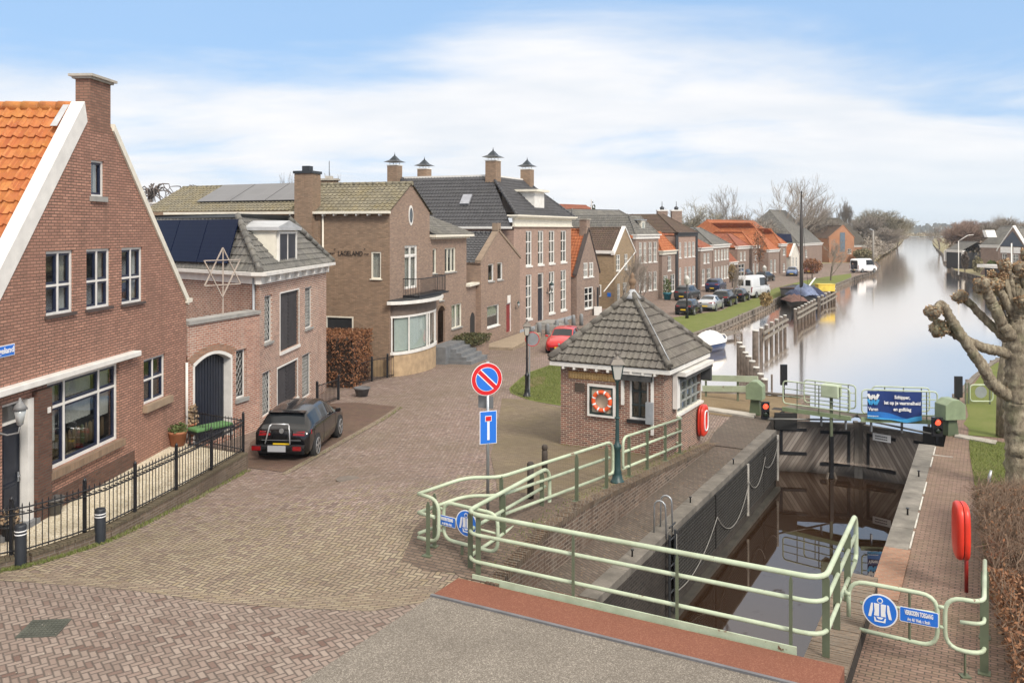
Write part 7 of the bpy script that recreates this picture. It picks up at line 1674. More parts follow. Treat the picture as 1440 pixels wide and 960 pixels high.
bg0 = PZ(1120, 431, ZCW)
barge = thing('barge', 'old black sailing barge with tall bare mast and blue tarpaulin moored at the lawn', 'boat', (bg0.x, bg0.y, ZCW))
BO = Vector((bg0.x+3.6, bg0.y+9.5, ZCW)); BX = Vector((-.40, -.917, 0))   # bow towards the camera
mb = MB(); rows = hull(mb, BO, BX, 21, 4.6, 1.15, bow=1, sheer=.45); mb.build('hull', plain('tarred_hull', (.018, .015, .014), .55, var=.4), barge)
mb = MB(); mb.tube([r[0] for r in rows], .07, 6); mb.tube([r[-1] for r in rows], .07, 6); mb.build('rubbing_strake', plain('rust_brown', (.12, .065, .05), .8, var=.3), barge)
mm = PY(1127, 412, 93.5); mb = MB(); zt_m = HC-(277-CV)/FPX*93.5; mb.tube([(mm.x, mm.y, -1.4), (mm.x, mm.y, 6), (mm.x, mm.y, zt_m)], [.20, .17, .09], 10); mb.lathe((mm.x, mm.y, zt_m), [(.1, 0), (.05, .3), (.12, .5), (.02, .7)], 6)
mb.tube([(mm.x, mm.y, zt_m-1), (mm.x-2.4, mm.y-7, -.8)], .02, 4); mb.tube([(mm.x, mm.y, zt_m-1), (mm.x+1.8, mm.y+3, -.8)], .02, 4); mb.build('mast', plain('tarred_mast', (.03, .025, .022), .5), barge)
def tarp(nm, u0, u1, v0, v1, Y, depth, mat, parent, hump=.6):
 mb = MB(); a, b = PY(u0, v1, Y), PY(u1, v1, Y); P = []; n = 14; m = 8; h = (v1-v0)/FPX*Y
 for i in range(n+1):
  for j in range(m+1):
   f, g = i/n, j/m; z = h*(math.sin(math.pi*f)**.5)*(math.sin(math.pi*min(1, g+.02))**.6)*(.8+.2*math.sin(i*2.3+j)); P.append((a.x+(b.x-a.x)*f, Y+depth*(g-.2), a.z+z))
 mb.add(P, [(i*(m+1)+j, (i+1)*(m+1)+j, (i+1)*(m+1)+j+1, i*(m+1)+j+1) for i in range(n) for j in range(m)], 0, True); return mb.build(nm, mat, parent)
tarp('tarpaulin', 1128, 1149, 399, 416, 92, 6, plain('blue_tarp', (.17, .21, .33), .7, var=.3), barge); tarp('dark_tarpaulin', 1112, 1128, 407, 416, 91, 3, plain('navy_tarp', (.03, .04, .09), .7), barge); tarp('cabin_cover', 1144, 1160, 404, 418, 97, 5, plain('navy_tarp', (.03, .04, .09), .7), barge)
tarp('deck_cargo', 1110, 1136, 414, 424, 88, 4, plain('rust_cover', (.15, .08, .065), .85, var=.35), barge)
mb = MB(); mb.tube([PY(1137, 403, 95), PY(1146, 391, 97)], .09, 6); mb.build('white_boom', WHITE, barge)
mb = MB(); q = PY(1160, 409, 100); mb.box(q.x-.95, q.x+.95, q.y-.6, q.y+.6, q.z, q.z+.75); mb.box(q.x-1.0, q.x+1.0, q.y-.65, q.y+.65, q.z+.75, q.z+.82); tag(mb.build('yellow_crate', plain('yellow_box', (.60, .44, .06), .6)), 'bright yellow crate beside the blue tarpaulin of the barge', 'crate')
# ================================================================ cars
def lerp_st(st, x):
 if x <= st[0][0]: return st[0][1:]
 for a, b in zip(st, st[1:]):
  if x <= b[0]: t = (x-a[0])/(b[0]-a[0]); return [p+(q-p)*t for p, q in zip(a[1:], b[1:])]
 return st[-1][1:]
CARS = {
 'hatch': dict(L=4.26, wb=2.63, st=[(-2.13, .42, .66, .70, .70, .60), (-2.10, .30, .80, .88, .82, .68), (-2.02, .24, .90, .98, .87, .70), (-1.90, .22, .94, 1.04, .88, .70), (-1.60, .2, .97, 1.37, .895, .60), (-1.45, .2, .97, 1.42, .90, .60), (-.8, .18, .96, 1.47, .90, .62), (0, .18, .94, 1.475, .90, .62), (.35, .18, .93, 1.43, .90, .60), (1.05, .18, .90, 1.02, .895, .66), (1.5, .2, .84, .94, .89, .66), (1.9, .22, .74, .82, .84, .62), (2.08, .28, .62, .70, .72, .5), (2.13, .36, .5, .56, .6, .4)], gl=(-1.86, -1.60, .38, 1.03)),
 'sedan': dict(L=4.6, wb=2.75, st=[(-2.3, .4, .7, .76, .7, .6), (-2.25, .3, .86, .94, .84, .68), (-1.9, .22, .93, 1.03, .89, .7), (-1.55, .2, .95, 1.08, .90, .66), (-.85, .18, .95, 1.38, .905, .57), (-.4, .18, .94, 1.43, .905, .59), (.2, .18, .93, 1.42, .905, .58), (.5, .18, .92, 1.36, .905, .57), (1.2, .18, .88, .98, .89, .66), (1.8, .2, .8, .88, .87, .64), (2.2, .28, .64, .72, .76, .5), (2.3, .36, .5, .56, .6, .4)], gl=(-1.5, -.85, .52, 1.18)),
 'suv': dict(L=4.5, wb=2.65, st=[(-2.25, .5, .8, .86, .74, .64), (-2.2, .38, .96, 1.02, .88, .72), (-2.05, .3, 1.05, 1.12, .92, .74), (-1.85, .28, 1.08, 1.52, .925, .64), (-1.6, .26, 1.08, 1.62, .93, .65), (-.8, .25, 1.06, 1.67, .93, .66), (0, .25, 1.04, 1.66, .93, .66), (.4, .25, 1.03, 1.6, .93, .64), (1.05, .25, 1.0, 1.14, .92, .7), (1.6, .28, .94, 1.04, .91, .7), (2.1, .34, .76, .86, .82, .6), (2.25, .42, .6, .66, .66, .46)], gl=(-2.03, -1.85, .42, 1.04)),
 'mini': dict(L=3.8, wb=2.45, st=[(-1.9, .42, .66, .72, .68, .6), (-1.86, .3, .82, .9, .8, .68), (-1.75, .24, .92, 1.0, .84, .68), (-1.6, .22, .94, 1.3, .85, .62), (-1.45, .2, .94, 1.38, .855, .62), (-.6, .18, .93, 1.42, .86, .63), (.2, .18, .92, 1.40, .86, .62), (.4, .18, .92, 1.34, .86, .61), (.85, .18, .9, 1.02, .85, .64), (1.4, .22, .84, .94, .83, .62), (1.8, .28, .66, .74, .72, .5), (1.9, .36, .52, .58, .6, .4)], gl=(-1.73, -1.58, .42, .84)),
 'van': dict(L=5.6, wb=3.4, st=[(-2.8, .42, 1.1, 1.15, .86, .8), (-2.78, .34, 1.2, 2.40, .96, .80), (-2.6, .3, 1.25, 2.50, .985, .84), (-1, .28, 1.25, 2.54, .99, .84), (.9, .28, 1.25, 2.52, .99, .84), (1.3, .28, 1.24, 2.36, .98, .80), (1.9, .28, 1.2, 1.38, .97, .78), (2.5, .32, .98, 1.12, .92, .72), (2.75, .4, .75, .84, .8, .6), (2.8, .45, .6, .66, .7, .5)], gl=(-2.9, -2.9, 1.32, 1.88)),
}
CARGLASS = NT('car_glass').fin((.012, .015, .018), .06, spec=.45)
RIM = plain('alloy_rim', (.45, .46, .47), .3, metal=.7, var=.05)
TAIL = NT('tail_lamp').fin((.22, .008, .010), .2); HEAD = NT('head_lamp').fin((.62, .65, .68), .12)
PLATEY = plain('yellow_plate', (.75, .50, .02), .5, var=.03)
def make_car(kind, paint, label, group, dark_trim=None, plate='', detail=False, front_glass=True):
 C_ = CARS[kind]; st = C_['st']; t = thing('parked_car', label, 'car', (0, 0, 0), group, local=True)
 if kind == 'van': t.name = 'parked_van'; t['category'] = 'van'; OFF[t.name] = Vector((0, 0, 0))
 g0, g1, g2, g3 = C_['gl']; xs = sorted(set([s[0] for s in st]+[g0, g1, g2, g3]+[g0+.05, g1, (g1+g2)/2-.04, (g1+g2)/2+.04, g2-.0, g3-.08]+[x*.2 for x in range(-14, 15) if st[0][0] < x*.2 < st[-1][0]]))
 xs = [x for x in xs if st[0][0] <= x <= st[-1][0]]; ys = []
 for x in xs:
  if not ys or x-ys[-1] > .012: ys.append(x)
 xs = ys; rows = []
 for x in xs:
  zb, zl, zt, w, wt = lerp_st(st, x); cab = zt-zl
  rows.append([(0, zb), (w*.9, zb), (w*.985, zb+.12), (w, (zb+zl)/2), (w*.985, zl-.07), (w*.955, zl), (w*.955+(wt-w*.955)*.08, zl+cab*.10), (w*.955+(wt-w*.955)*.86, zl+cab*.82), (wt*.95, zl+cab*.93), (wt*.78, zt), (0, zt+.025)])
 m = 11; body = MB(); wins = {'side_window': [MB(), MB()], 'windscreen': MB(), 'rear_window': MB()}
 for sg in (1, -1):
  P = [Vector((x, sg*a, z)) for x, r in zip(xs, rows) for a, z in r]
  for i in range(len(xs)-1):
   xm = (xs[i]+xs[i+1])/2; mid = (g1+g2)/2
   for j in range(m-1):
    f = (i*m+j, (i+1)*m+j, (i+1)*m+j+1, i*m+j+1); f = f if sg < 0 else f[::-1]
    tgt = body
    if j == 6 and g1+(.0 if kind != 'van' else 2.35) < xm < g3-.12 and abs(xm-mid) > .045 and not (kind != 'van' and g2 < xm < g2+.0): tgt = wins['side_window'][0 if sg > 0 else 1]
    if j == 6 and kind != 'van' and g0+.14 < xm < g1 and kind in ('hatch', 'suv'): tgt = body
    if j in (8, 9) and g2+.03 < xm < g3-.02 and front_glass: tgt = wins['windscreen']
    if j in (8, 9) and g0+.02 < xm < g1-.02: tgt = wins['rear_window']
    tgt.add([P[k] for k in f], [(0, 1, 2, 3)], 0, True)
 for e, sgn in ((0, 1), (len(xs)-1, -1)):
  r = rows[e]; P = [Vector((xs[e], a, z)) for a, z in r]+[Vector((xs[e], -a, z)) for a, z in r[1:-1][::-1]]
  body.add(P, [tuple(range(len(P))) if sgn < 0 else tuple(range(len(P)))[::-1]])
 b = body.build('body', paint, t)
 bm = bmesh.new(); bm.from_mesh(b.data); bmesh.ops.remove_doubles(bm, verts=bm.verts, dist=.002); bm.to_mesh(b.data); bm.free()
 for nm, w in wins.items():
  for q in (w if isinstance(w, list) else [w]):
   if not q.f: continue
   o = q.build(nm, CARGLASS, t); bm = bmesh.new(); bm.from_mesh(o.data); bmesh.ops.remove_doubles(bm, verts=bm.verts, dist=.002); bm.to_mesh(o.data); bm.free()
 if kind == 'van':
  for sg in (-1, 1):
   mb = MB(); mb.box(-2.815, -2.80, sg*.42-.3, sg*.42+.3, 1.45, 2.1); mb.build('rear_window', CARGLASS, t)
 rw = .33 if kind in ('hatch', 'sedan', 'mini') else .36; wx = (-C_['wb']/2-.02, C_['wb']/2-.02)
 hw = max(s[4] for s in st)
 for x in wx:
  for sg in (-1, 1):
   mb = MB(); mb.lathe((x, sg*(hw-.19), rw), [(rw+.055, sg*-.02), (rw+.055, sg*.195)], 22, axis='y'); mb.build('wheel_arch', RUBBER, t)
   mb = MB(); mb.lathe((x, sg*(hw-.19), rw), [(rw*.6, 0), (rw-.02, 0), (rw, .03*sg), (rw, .19*sg), (rw-.03, .215*sg), (rw*.74, .215*sg)], 22, axis='y'); w_ = mb.build('wheel', RUBBER, t)
   mb = MB()
   for k in range(5):
    a = 2*math.pi*k/5+.3
    for da in (-.12, .12): mb.bar((x+.04*math.cos(a), sg*(hw+.022), rw+.04*math.sin(a)), (x+rw*.70*math.cos(a+da), sg*(hw+.018), rw+rw*.70*math.sin(a+da)), .035, .02, up=(0, 1, 0))
   pts = [(x+rw*.72*math.cos(2*math.pi*k/20), sg*(hw+.015), rw+rw*.72*math.sin(2*math.pi*k/20)) for k in range(20)]; mb.tube(pts, .022, 5, closed=True); mb.lathe((x, sg*(hw-.0), rw), [(.06, 0), (.05, .03*sg)], 10, axis='y'); mb.build('rim', RIM, w_)
 for xg in ([g1+.05, mid, g3-.30] if kind != 'van' else [-.6, .9]):      # door gaps
  r_ = rows[min(range(len(xs)), key=lambda i: abs(xs[i]-xg))]; xq = xs[min(range(len(xs)), key=lambda i: abs(xs[i]-xg))]
  for sg in (-1, 1): mb = MB(); mb.tube([(xq, sg*(a+.001), z) for a, z in r_[2:6]], .006, 4); mb.build('door_gap', BLACKP, t)
 for sg in (-1, 1):
  mb = MB(); mb.tube([(x, sg*(lerp_st(st, x)[3]*.957+.004), lerp_st(st, x)[1]+.008) for x in [g0+.3+(g3-.5-g0)*i/6 for i in range(7)]], .008, 4); mb.build('belt_trim', BLACKP, t)
 if detail: mb = MB(); mb.box8([(g0-.10+.26, -.56, 1.375), (g0-.10+.26, .56, 1.375), (g0+.36, .60, 1.385), (g0+.36, -.60, 1.385), (g0+.13, -.56, 1.405), (g0+.13, .56, 1.405), (g0+.36, .60, 1.42), (g0+.36, -.60, 1.42)]); mb.build('roof_spoiler', paint, t); mb = MB(); mb.bar((-2.145, -.62, .66), (-2.145, .62, .66), .02, .015); mb.build('bumper_crease', RIM, t)
 xe, xf = st[0][0], st[-1][0]; zt_ = .82 if kind != 'suv' else .96; zt_ = 1.0 if kind == 'van' else zt_; wl = hw-.16
 for sg in (-1, 1):
  mb = MB()
  if kind == 'van': mb.box8([(xe-.005, sg*.80, .7), (xe-.005, sg*.9, .7), (xe+.06, sg*.95, .7), (xe+.06, sg*.80, .7), (xe-.005, sg*.80, 1.3), (xe-.005, sg*.9, 1.3), (xe+.06, sg*.95, 1.3), (xe+.06, sg*.80, 1.3)])
  else: mb.box8([(xe+.0, sg*.36, zt_-.02), (xe+.01, sg*(wl-.02), zt_-.03), (xe+.26, sg*(hw-.005), zt_-.01), (xe+.2, sg*.36, zt_), (xe+.045, sg*.36, zt_+.08), (xe+.05, sg*(wl-.04), zt_+.10), (xe+.29, sg*(hw-.03), zt_+.11), (xe+.2, sg*.36, zt_+.07)])
  mb.build('tail_light', TAIL, t)
  zf = st[-2][2]+.04; mb = MB(); mb.box8([(xf-.10, sg*.42, zf-.10), (xf-.16, sg*(wl-.03), zf-.08), (xf-.42, sg*(hw-.045), zf-.02), (xf-.3, sg*.5, zf-.05), (xf-.16, sg*.42, zf+.03), (xf-.25, sg*(wl-.04), zf+.06), (xf-.46, sg*(hw-.055), zf+.09), (xf-.36, sg*.5, zf+.07)]); mb.build('headlight', HEAD, t)
  zb_ = lerp_st(st, g3-.25)[1]; mb = MB(); mb.box8([(g3-.34, sg*(hw+.0), zb_+.02), (g3-.18, sg*(hw-.02), zb_+.02), (g3-.22, sg*(hw+.18), zb_+.04), (g3-.32, sg*(hw+.18), zb_+.04), (g3-.34, sg*(hw+.0), zb_+.13), (g3-.2, sg*(hw-.02), zb_+.12), (g3-.23, sg*(hw+.17), zb_+.15), (g3-.32, sg*(hw+.17), zb_+.16)]); mb.build('mirror', paint, t, bevel=.015)
 mb = MB(); mb.box(xe-.02, xe+.10, -hw*.80, hw*.80, .26, .40); mb.build('rear_bumper_trim', BLACKP, t); mb = MB(); mb.box(xf-.12, xf+.012, -hw*.62, hw*.62, .28, .44); mb.build('front_bumper_trim', BLACKP, t)
 for x, s_, zp in ((xe-.022, -1, .52 if not detail else .52), (xf+.014, 1, .44)):
  mb = MB(); mb.box(min(x, x+.012*s_), max(x, x+.012*s_), -.26, .26, zp-.055, zp+.055); pl = mb.build('number_plate', PLATEY, t)
  if plate:
   mb = MB(); text_mb(mb, plate, .10, Vector((x+.014*s_, 0, zp-.035)), (0, s_, 0), (0, 0, 1), squeeze=1.0, depth=.002); mb.build('plate_text', BLACKP, pl)
 return t
def place(t, p, hd, dz=0.0):
 t.location = (p[0], p[1], p[2]+dz); t.rotation_euler = (0, 0, math.atan2(hd[1], hd[0])); return t
def paintm(name, col, metal=.35, rough=.28):
 if name in MATS: return MATS[name]
 k = NT(name); n = k.noise(k.pos(), 2.5, 3); c = k.mix(k.mr(n, .4, .7, 0, .25), col, mc(col, .75)); k.b.inputs['Coat Weight'].default_value = .5; k.b.inputs['Coat Roughness'].default_value = .05
 MATS[name] = k.fin(c, rough, 0 if name == 'black_car_paint' else metal); return MATS[name]
P_BLACK = paintm('black_car_paint', (.004, .004, .005), 0, .18); P_RED = paintm('red_car_paint', (.50, .012, .015), .1); P_SILV = paintm('silver_car_paint', (.52, .53, .54), .5); P_WHITE = paintm('white_car_paint', (.68, .69, .70), .0)
P_BLUE = paintm('dark_blue_car_paint', (.015, .03, .09)); P_DKG = paintm('dark_grey_car_paint', (.035, .045, .055)); P_LBL = paintm('steel_blue_car_paint', (.08, .13, .25)); P_DRED = paintm('dark_red_car_paint', (.20, .012, .02), .1)
gR, gF = GP(448, 639), GP(480, 614); hd = (gF-gR); hd.z = 0; hd.normalize(); left = Vector((-hd.y, hd.x, 0))
golf = make_car('hatch', P_BLACK, 'black hatchback with folded bicycle rack on its tail, parked before the old brick house', 'parked cars', detail=True)
c = gR.lerp(gF, .5)+left*.88; c.z = zG(c.x, c.y)
mb = MB(); TB = plain('rack_silver', (.55, .56, .57), .3, metal=.6)
for y in (-.30, .38): mb.tube([(-2.36, y*1.15, .60), (-2.22, y*.9, 1.10), (-2.17, y*.75, 1.14)], .022, 7)
mb.tube([(-2.17, -.23, 1.14), (-2.17, .29, 1.14)], .025, 7); mb.build('rack_frame', TB, golf)
mb = MB(); mb.box(-2.5, -2.28, -.78, .60, .50, .56); mb.box(-2.56, -2.50, -.75, -.45, .44, .60); mb.box(-2.56, -2.50, .48, .78, .44, .60); mb.build('rack_base', BLACKP, golf)
mb = MB(); mb.box(-2.575, -2.56, -.28, .28, .42, .60); mb.build('grey_plate', plain('blank_plate', (.36, .37, .39), .5, var=.03), golf)
for a, b in ((-.76, -.50), (.50, .78)):
 mb = MB(); mb.box(-2.575, -2.56, a, b, .46, .58); mb.build('rack_light', TAIL, golf)
mb = MB(); mb.lathe((-2.125, 0, .93), [(.075, 0), (.07, -.02)], 16, axis='x'); mb.build('emblem', RIM, golf)
place(golf, c, hd); golf.scale = (.96, .94, .98)
pp = GP(790, 497); redc = make_car('hatch', P_RED, 'red hatchback facing the camera in the street beyond the hut', 'parked cars')
mb = MB(); mb.lathe((2.1, 0, .66), [(.07, 0), (.06, .03)], 14, axis='x'); mb.build('emblem', RIM, redc)
hdr = Vector((-.22, -1, 0)).normalized(); q = GP(784, 497.5); q2 = q-hdr*2.0+Vector((.1, 0, 0)); q2.z = zG(q2.x, q2.y); place(redc, q2, hdr)
def carat(kind, paint, label, u, v, dirn, rear=True, plate=''):
 t = make_car(kind, paint, label, 'parked cars', plate=plate); q = GP(u, v); d = Vector(dirn).normalized(); L = CARS[kind]['L']
 q = q+d*(L/2) if rear else q-d*(L/2); q.z = zG(q.x, q.y); place(t, q, d); return t
dd = (.45, .89, 0)
carat('mini', P_BLACK, 'small black car nearest on the lawn side, first of the parked row', 961, 443.5, dd)
carat('suv', P_DKG, 'dark grey car parked against the houses near the blue flower pot', 958, 423.5, (.50, .87, 0))
carat('sedan', P_SILV, 'silver saloon second in the row along the lawn', 991, 438, dd)
carat('suv', P_BLACK, 'black estate car third in the row along the lawn', 1012, 431.5, dd)
carat('mini', P_BLACK, 'black car with yellow number plate right before the white van', 1034, 424.8, dd)
carat('van', P_WHITE, 'tall white delivery van at the end of the row along the lawn', 1047, 419.5, (.62, .78, 0))
carat('suv', P_BLUE, 'dark blue car parked at the house fronts behind the silver saloon', 1001, 411, dd)
carat('hatch', P_BLACK, 'black car parked at the house fronts beyond the white van', 1068, 396, (.62, .78, 0))
carat('hatch', P_LBL, 'blue car facing the camera left of the barge mast', 1113, 388.5, (-.35, -.93, 0), rear=False)
carat('hatch', P_DRED, 'dark red car far down the street behind the barge mast', 1137, 385, (-.5, -.86, 0), rear=False)
carat('suv', P_BLACK, 'black car in front of the dark shop front', 1042, 393, (.5, .86, 0))
vq = carat('van', P_WHITE, 'distant white van with dark open rear at the far end of the street', 1201, 383.5, (.85, .53, 0))
mb = MB(); mb.box(-2.83, -2.80, -.65, .65, .7, 2.2); mb.build('open_rear', BLACKP, vq)
def person(name, label, p, h=1.75, rz_=0, coat=(.03, .03, .04), legs=(.03, .03, .035)):
 t = thing(name, label, 'person', p); me = bpy.data.meshes.new('body')
 J = [(0, 0, .95), (0, 0, 1.15), (0, .02, 1.38), (0, .03, 1.5), (0, .05, 1.66), (.2, .02, 1.42), (.26, .05, 1.14), (.22, .2, .92), (-.2, .02, 1.42), (-.26, .05, 1.14), (-.22, .2, .92), (.1, 0, .9), (.12, .05, .48), (.12, 0, .06), (.12, .14, .03), (-.1, 0, .9), (-.12, -.04, .48), (-.12, -.1, .06), (-.12, .04, .03)]
 E = [(0, 1), (1, 2), (2, 3), (3, 4), (2, 5), (5, 6), (6, 7), (2, 8), (8, 9), (9, 10), (0, 11), (11, 12), (12, 13), (13, 14), (0, 15), (15, 16), (16, 17), (17, 18)]
 Rr = [.16, .15, .17, .06, .11, .07, .05, .04, .07, .05, .04, .10, .07, .045, .04, .10, .07, .045, .04]
 me.from_pydata(J, E, []); o = bpy.data.objects.new('body', me); COL.objects.link(o); o.parent = t; me.materials.append(plain('dark_clothes', coat, .9))
 s = o.modifiers.new('s', 'SKIN')
 for v, r in zip(me.skin_vertices[0].data, Rr): v.radius = (r, r)
 me.skin_vertices[0].data[0].use_root = True
 o.modifiers.new('ss', 'SUBSURF').levels = 2; o.modifiers['ss'].render_levels = 2
 hm = MB(); OFF[t.name] = Vector((0, 0, 0)); hm.lathe((0, .05, 1.58), [(.04, 0), (.085, .05), (.095, .11), (.08, .17), (.03, .21)], 12); hm.build('head', plain('skin', (.35, .2, .14), .6), t)
 t.rotation_euler = (0, 0, rz_); return t
person('person', 'person in dark clothes standing behind the distant white van', GP(1199, 384.5), rz_=-.6)
# ================================================================ street lamps
LG = plain('lantern_glass', (.50, .49, .45), .25, spec=.6, var=.05)
def lamp(label, p, h, mat=LAMPGREEN, name='street_lamp', grp='lamp posts with lanterns', base=True):
 t = thing(name, label, 'street lamp', p, grp); k = h/3.2
 mb = MB(); z0 = p[2]
 mb.lathe(p, [(.17, 0), (.17, .06), (.14, .08), (.115, .20), (.10, .24), (.11, .28), (.085, .34), (.08, .85*k), (.10, .88*k), (.10, .95*k), (.06, 1.0*k), (.05, 1.1*k), (.038, 1.9*k), (.035, h-.62), (.05, h-.60)], 14)
 for zz_ in (.95*k, 1.62*k): mb.lathe(Vector(p)+Vector((0, 0, zz_)), [(.06, 0), (.075, .02), (.06, .04)], 12)
 mb.build('post', mat, t)
 mb = MB()
 for i in range(4):
  a = math.pi/4+i*math.pi/2; mb.bar(Vector(p)+Vector((.03*math.cos(a), .03*math.sin(a), h-.66)), Vector(p)+Vector((.10*math.cos(a), .10*math.sin(a), h-.56)), .018); mb.bar(Vector(p)+Vector((.115*math.cos(a), .115*math.sin(a), h-.57)), Vector(p)+Vector((.20*math.cos(a), .20*math.sin(a), h-.2)), .016)
 mb.build('cradle', mat, t)
 mb = MB(); P = []
 for r, z in ((.105, h-.57), (.185, h-.2)): P += [Vector(p)+Vector((r*math.cos(a), r*math.sin(a), z)) for a in [math.pi/4+i*math.pi/2 for i in range(4)]]
 mb.box8(P); mb.build('lantern_glass', LG, t)
 mb = MB(); P = []
 for r, z in ((.25, h-.2), (.15, h-.08)): P += [Vector(p)+Vector((r*math.cos(a), r*math.sin(a), z)) for a in [math.pi/4+i*math.pi/2 for i in range(4)]]
 mb.box8(P); mb.lathe(Vector(p)+Vector((0, 0, h-.10)), [(.11, 0), (.11, .04), (.05, .07), (.04, .12), (.06, .15), (.04, .19), (.01, .22)], 10); mb.build('lantern_cap', plain('lantern_cap', (.16, .14, .12), .5, metal=.2), t)
 return t
p = GP(868, 679); lamp('dark green lamp post with square lantern in front of the hut window', p, (679-503)/FPX*p.y+.05)
p = GP(741, 558); lamp('dark green lamp post on the lawn patch left of the hut', p, (558-452)/FPX*p.y, BLACKP)
t = thing('round_sign', 'grey back of a round traffic sign fixed to the lamp post on the lawn patch', 'sign', PY(748, 478, p.y)); mb = MB(); mb.lathe(PY(748.5, 477, p.y+.05), [(.30, 0), (.30, .01)], 26, axis='y'); mb.build('plate', STEEL, t); mb = MB(); mb.tube([(PY(748.5, 477, p.y).x+.29*math.cos(2*math.pi*i/26), p.y+.055, PY(748.5, 477, p.y).z+.29*math.sin(2*math.pi*i/26)) for i in range(26)], .018, 5, closed=True); mb.build('rim', SIGNRED, t)
mb = MB(); q = PY(744.5, 500, p.y+.08); mb.bar((q.x, q.y, zG(q.x, q.y)), (q.x, q.y, PY(744, 468, p.y).z), .06); mb.build('pole', STEEL, t)
for u, v0, v1, lab in ((966, 447.5, 400, 'thin dark lamp post on the lawn beside the first black car'), (1075, 412, 382, 'thin dark lamp post on the lawn right of the white van')):
 p = GP(u, v0); t = thing('street_lamp', lab, 'street lamp', p); mb = MB(); h = (v0-v1)/FPX*p.y; mb.tube([p, p+Vector((0, 0, h))], [.09, .06], 8); mb.lathe(p, [(.16, 0), (.12, .9), (.09, 1.0)], 8); mb.build('post', BLACKP, t); mb = MB(); mb.lathe(p+Vector((0, 0, h)), [(.08, 0), (.28, .12), (.26, .45), (.3, .5), (.05, .8)], 8); mb.build('lantern', LG, t)
p = GP(1228, 371); t = thing('street_lamp', 'tall pale concrete lamp post at the far end of the street', 'street lamp', p); mb = MB(); h = (371-324)/FPX*p.y; mb.tube([p, p+Vector((0, 0, h))], [.28, .2], 8); mb.build('post', CONC, t); mb = MB(); mb.tube([p+Vector((0, 0, h)), p+Vector((-.8, 0, h+.3))], .12, 6); mb.build('head', STEEL, t)
for u, v0, v1, Yz, lab in ((1348, 372, 339, 150, 'slim white lamp post beside the black boathouse'), (1422.5, 395, 342, 100, 'white flag pole before the porch of the blue gabled house')):
 p = PY(u, v0, Yz); p.z = -1.5; t = thing('street_lamp' if 'lamp' in lab else 'flag_pole', lab, 'street lamp' if 'lamp' in lab else 'flag pole', p); mb = MB(); z1 = HC-(v1-CV)/FPX*Yz; mb.tube([p, (p.x, p.y, z1)], [.10, .07], 8); mb.build('post', WHITE, t)
 if 'lamp' in lab: mb = MB(); mb.tube([(p.x, p.y, z1), (p.x+1.6, p.y, z1+1.0), (p.x+2.6, p.y, z1+1.1)], .06, 6); mb.build('arm', WHITE, t)
# ================================================================ traffic sign pole
SP = PS(686, 690, 17.3); b = GP(686, 722); sY = b.y
tp_ = thing('traffic_sign_pole', 'grey pole with round no parking sign above a blue dead end sign', 'traffic sign', b)
mb = MB(); zt_ = PY(684, 508, sY).z; mb.tube([(b.x, b.y, b.z), (b.x, b.y, zt_)], .035, 10); mb.build('pole', STEEL, tp_)
sd_x = Vector((.93, .36, 0)).normalized(); sN = sd_x.cross(Vector((0, 0, 1)))
c = PY(683.5, 532.5, sY)+sN*.05; Rr = 23/FPX*sY
def fan(mb, C, X, r, d, mi, n=44, r0=0):
 N = X.cross(Vector((0, 0, 1))); Z = Vector((0, 0, 1))
 P = [C+N*d+X*(r*math.cos(2*math.pi*i/n))+Z*(r*math.sin(2*math.pi*i/n)) for i in range(n)]; Q = [p-N*.008 for p in P]; mb.add(P+Q, [list(range(n)), list(range(n, 2*n))[::-1]]+[(i, n+i, n+(i+1) % n, (i+1) % n) for i in range(n)], mi)
mb = MB(); fan(mb, c, sd_x, Rr, 0, 0); fan(mb, c, sd_x, Rr*.965, .006, 1); fan(mb, c, sd_x, Rr*.73, .010, 0); fan(mb, c, sd_x, Rr*.70, .014, 2)
a, e = Rr*.60, .02; d1 = (sd_x*-.72+Vector((0, 0, .69))).normalized()
mb.bar(c+sN*.012-d1*Rr*.72, c+sN*.012+d1*Rr*.72, .010, .085, 1, up=tuple(sN.cross(d1))); mb.bar(c+sN*.0105-d1*Rr*.71, c+sN*.0105+d1*Rr*.71, .010, .125, 0, up=tuple(sN.cross(d1)))
mb.build('no_parking_sign', [SIGNWHITE, SIGNRED, SIGNBLUE], tp_)
c2 = PY(685.5, 600, sY)+sN*.05; w, h = 23.5/FPX*sY/.93, 46/FPX*sY
def srect(mb, C, w, h, d, mi, dx=0, dz=0): 
 P = [C+sN*d+sd_x*(dx+i*w/2)+Vector((0, 0, dz+j*h/2)) for i, j in ((-1, -1), (1, -1), (1, 1), (-1, 1))]; Q = [p-sN*.008 for p in P]; mb.box8([P[0], P[1], Q[1], Q[0], P[3], P[2], Q[2], Q[3]], mi)
mb = MB(); srect(mb, c2, w, h, 0, 0); srect(mb, c2, w*.93, h*.965, .006, 2); srect(mb, c2, w*.13, h*.62, .010, 0, 0, -h*.07); srect(mb, c2, w*.38, h*.17, .010, 0, 0, h*.27); srect(mb, c2, w*.32, h*.135, .014, 1, 0, h*.27); mb.build('dead_end_sign', [SIGNWHITE, SIGNRED, SIGNBLUE], tp_)
mb = MB(); C3 = PY(683, 566, sY)+Vector((0, .06, 0)); X3 = Vector((.9, -.43, 0)); P = [C3+X3*(i*.18)+Vector((0, 0, j*.13)) for i, j in ((-1, -1), (1, -1), (1, 1), (-1, 1))]; Q = [p+Vector((.0, .012, 0)) for p in P]; mb.box8([P[0], P[1], Q[1], Q[0], P[3], P[2], Q[2], Q[3]]); mb.build('small_plate_back', plain('sign_back_grey', (.16, .165, .17), .5), tp_)
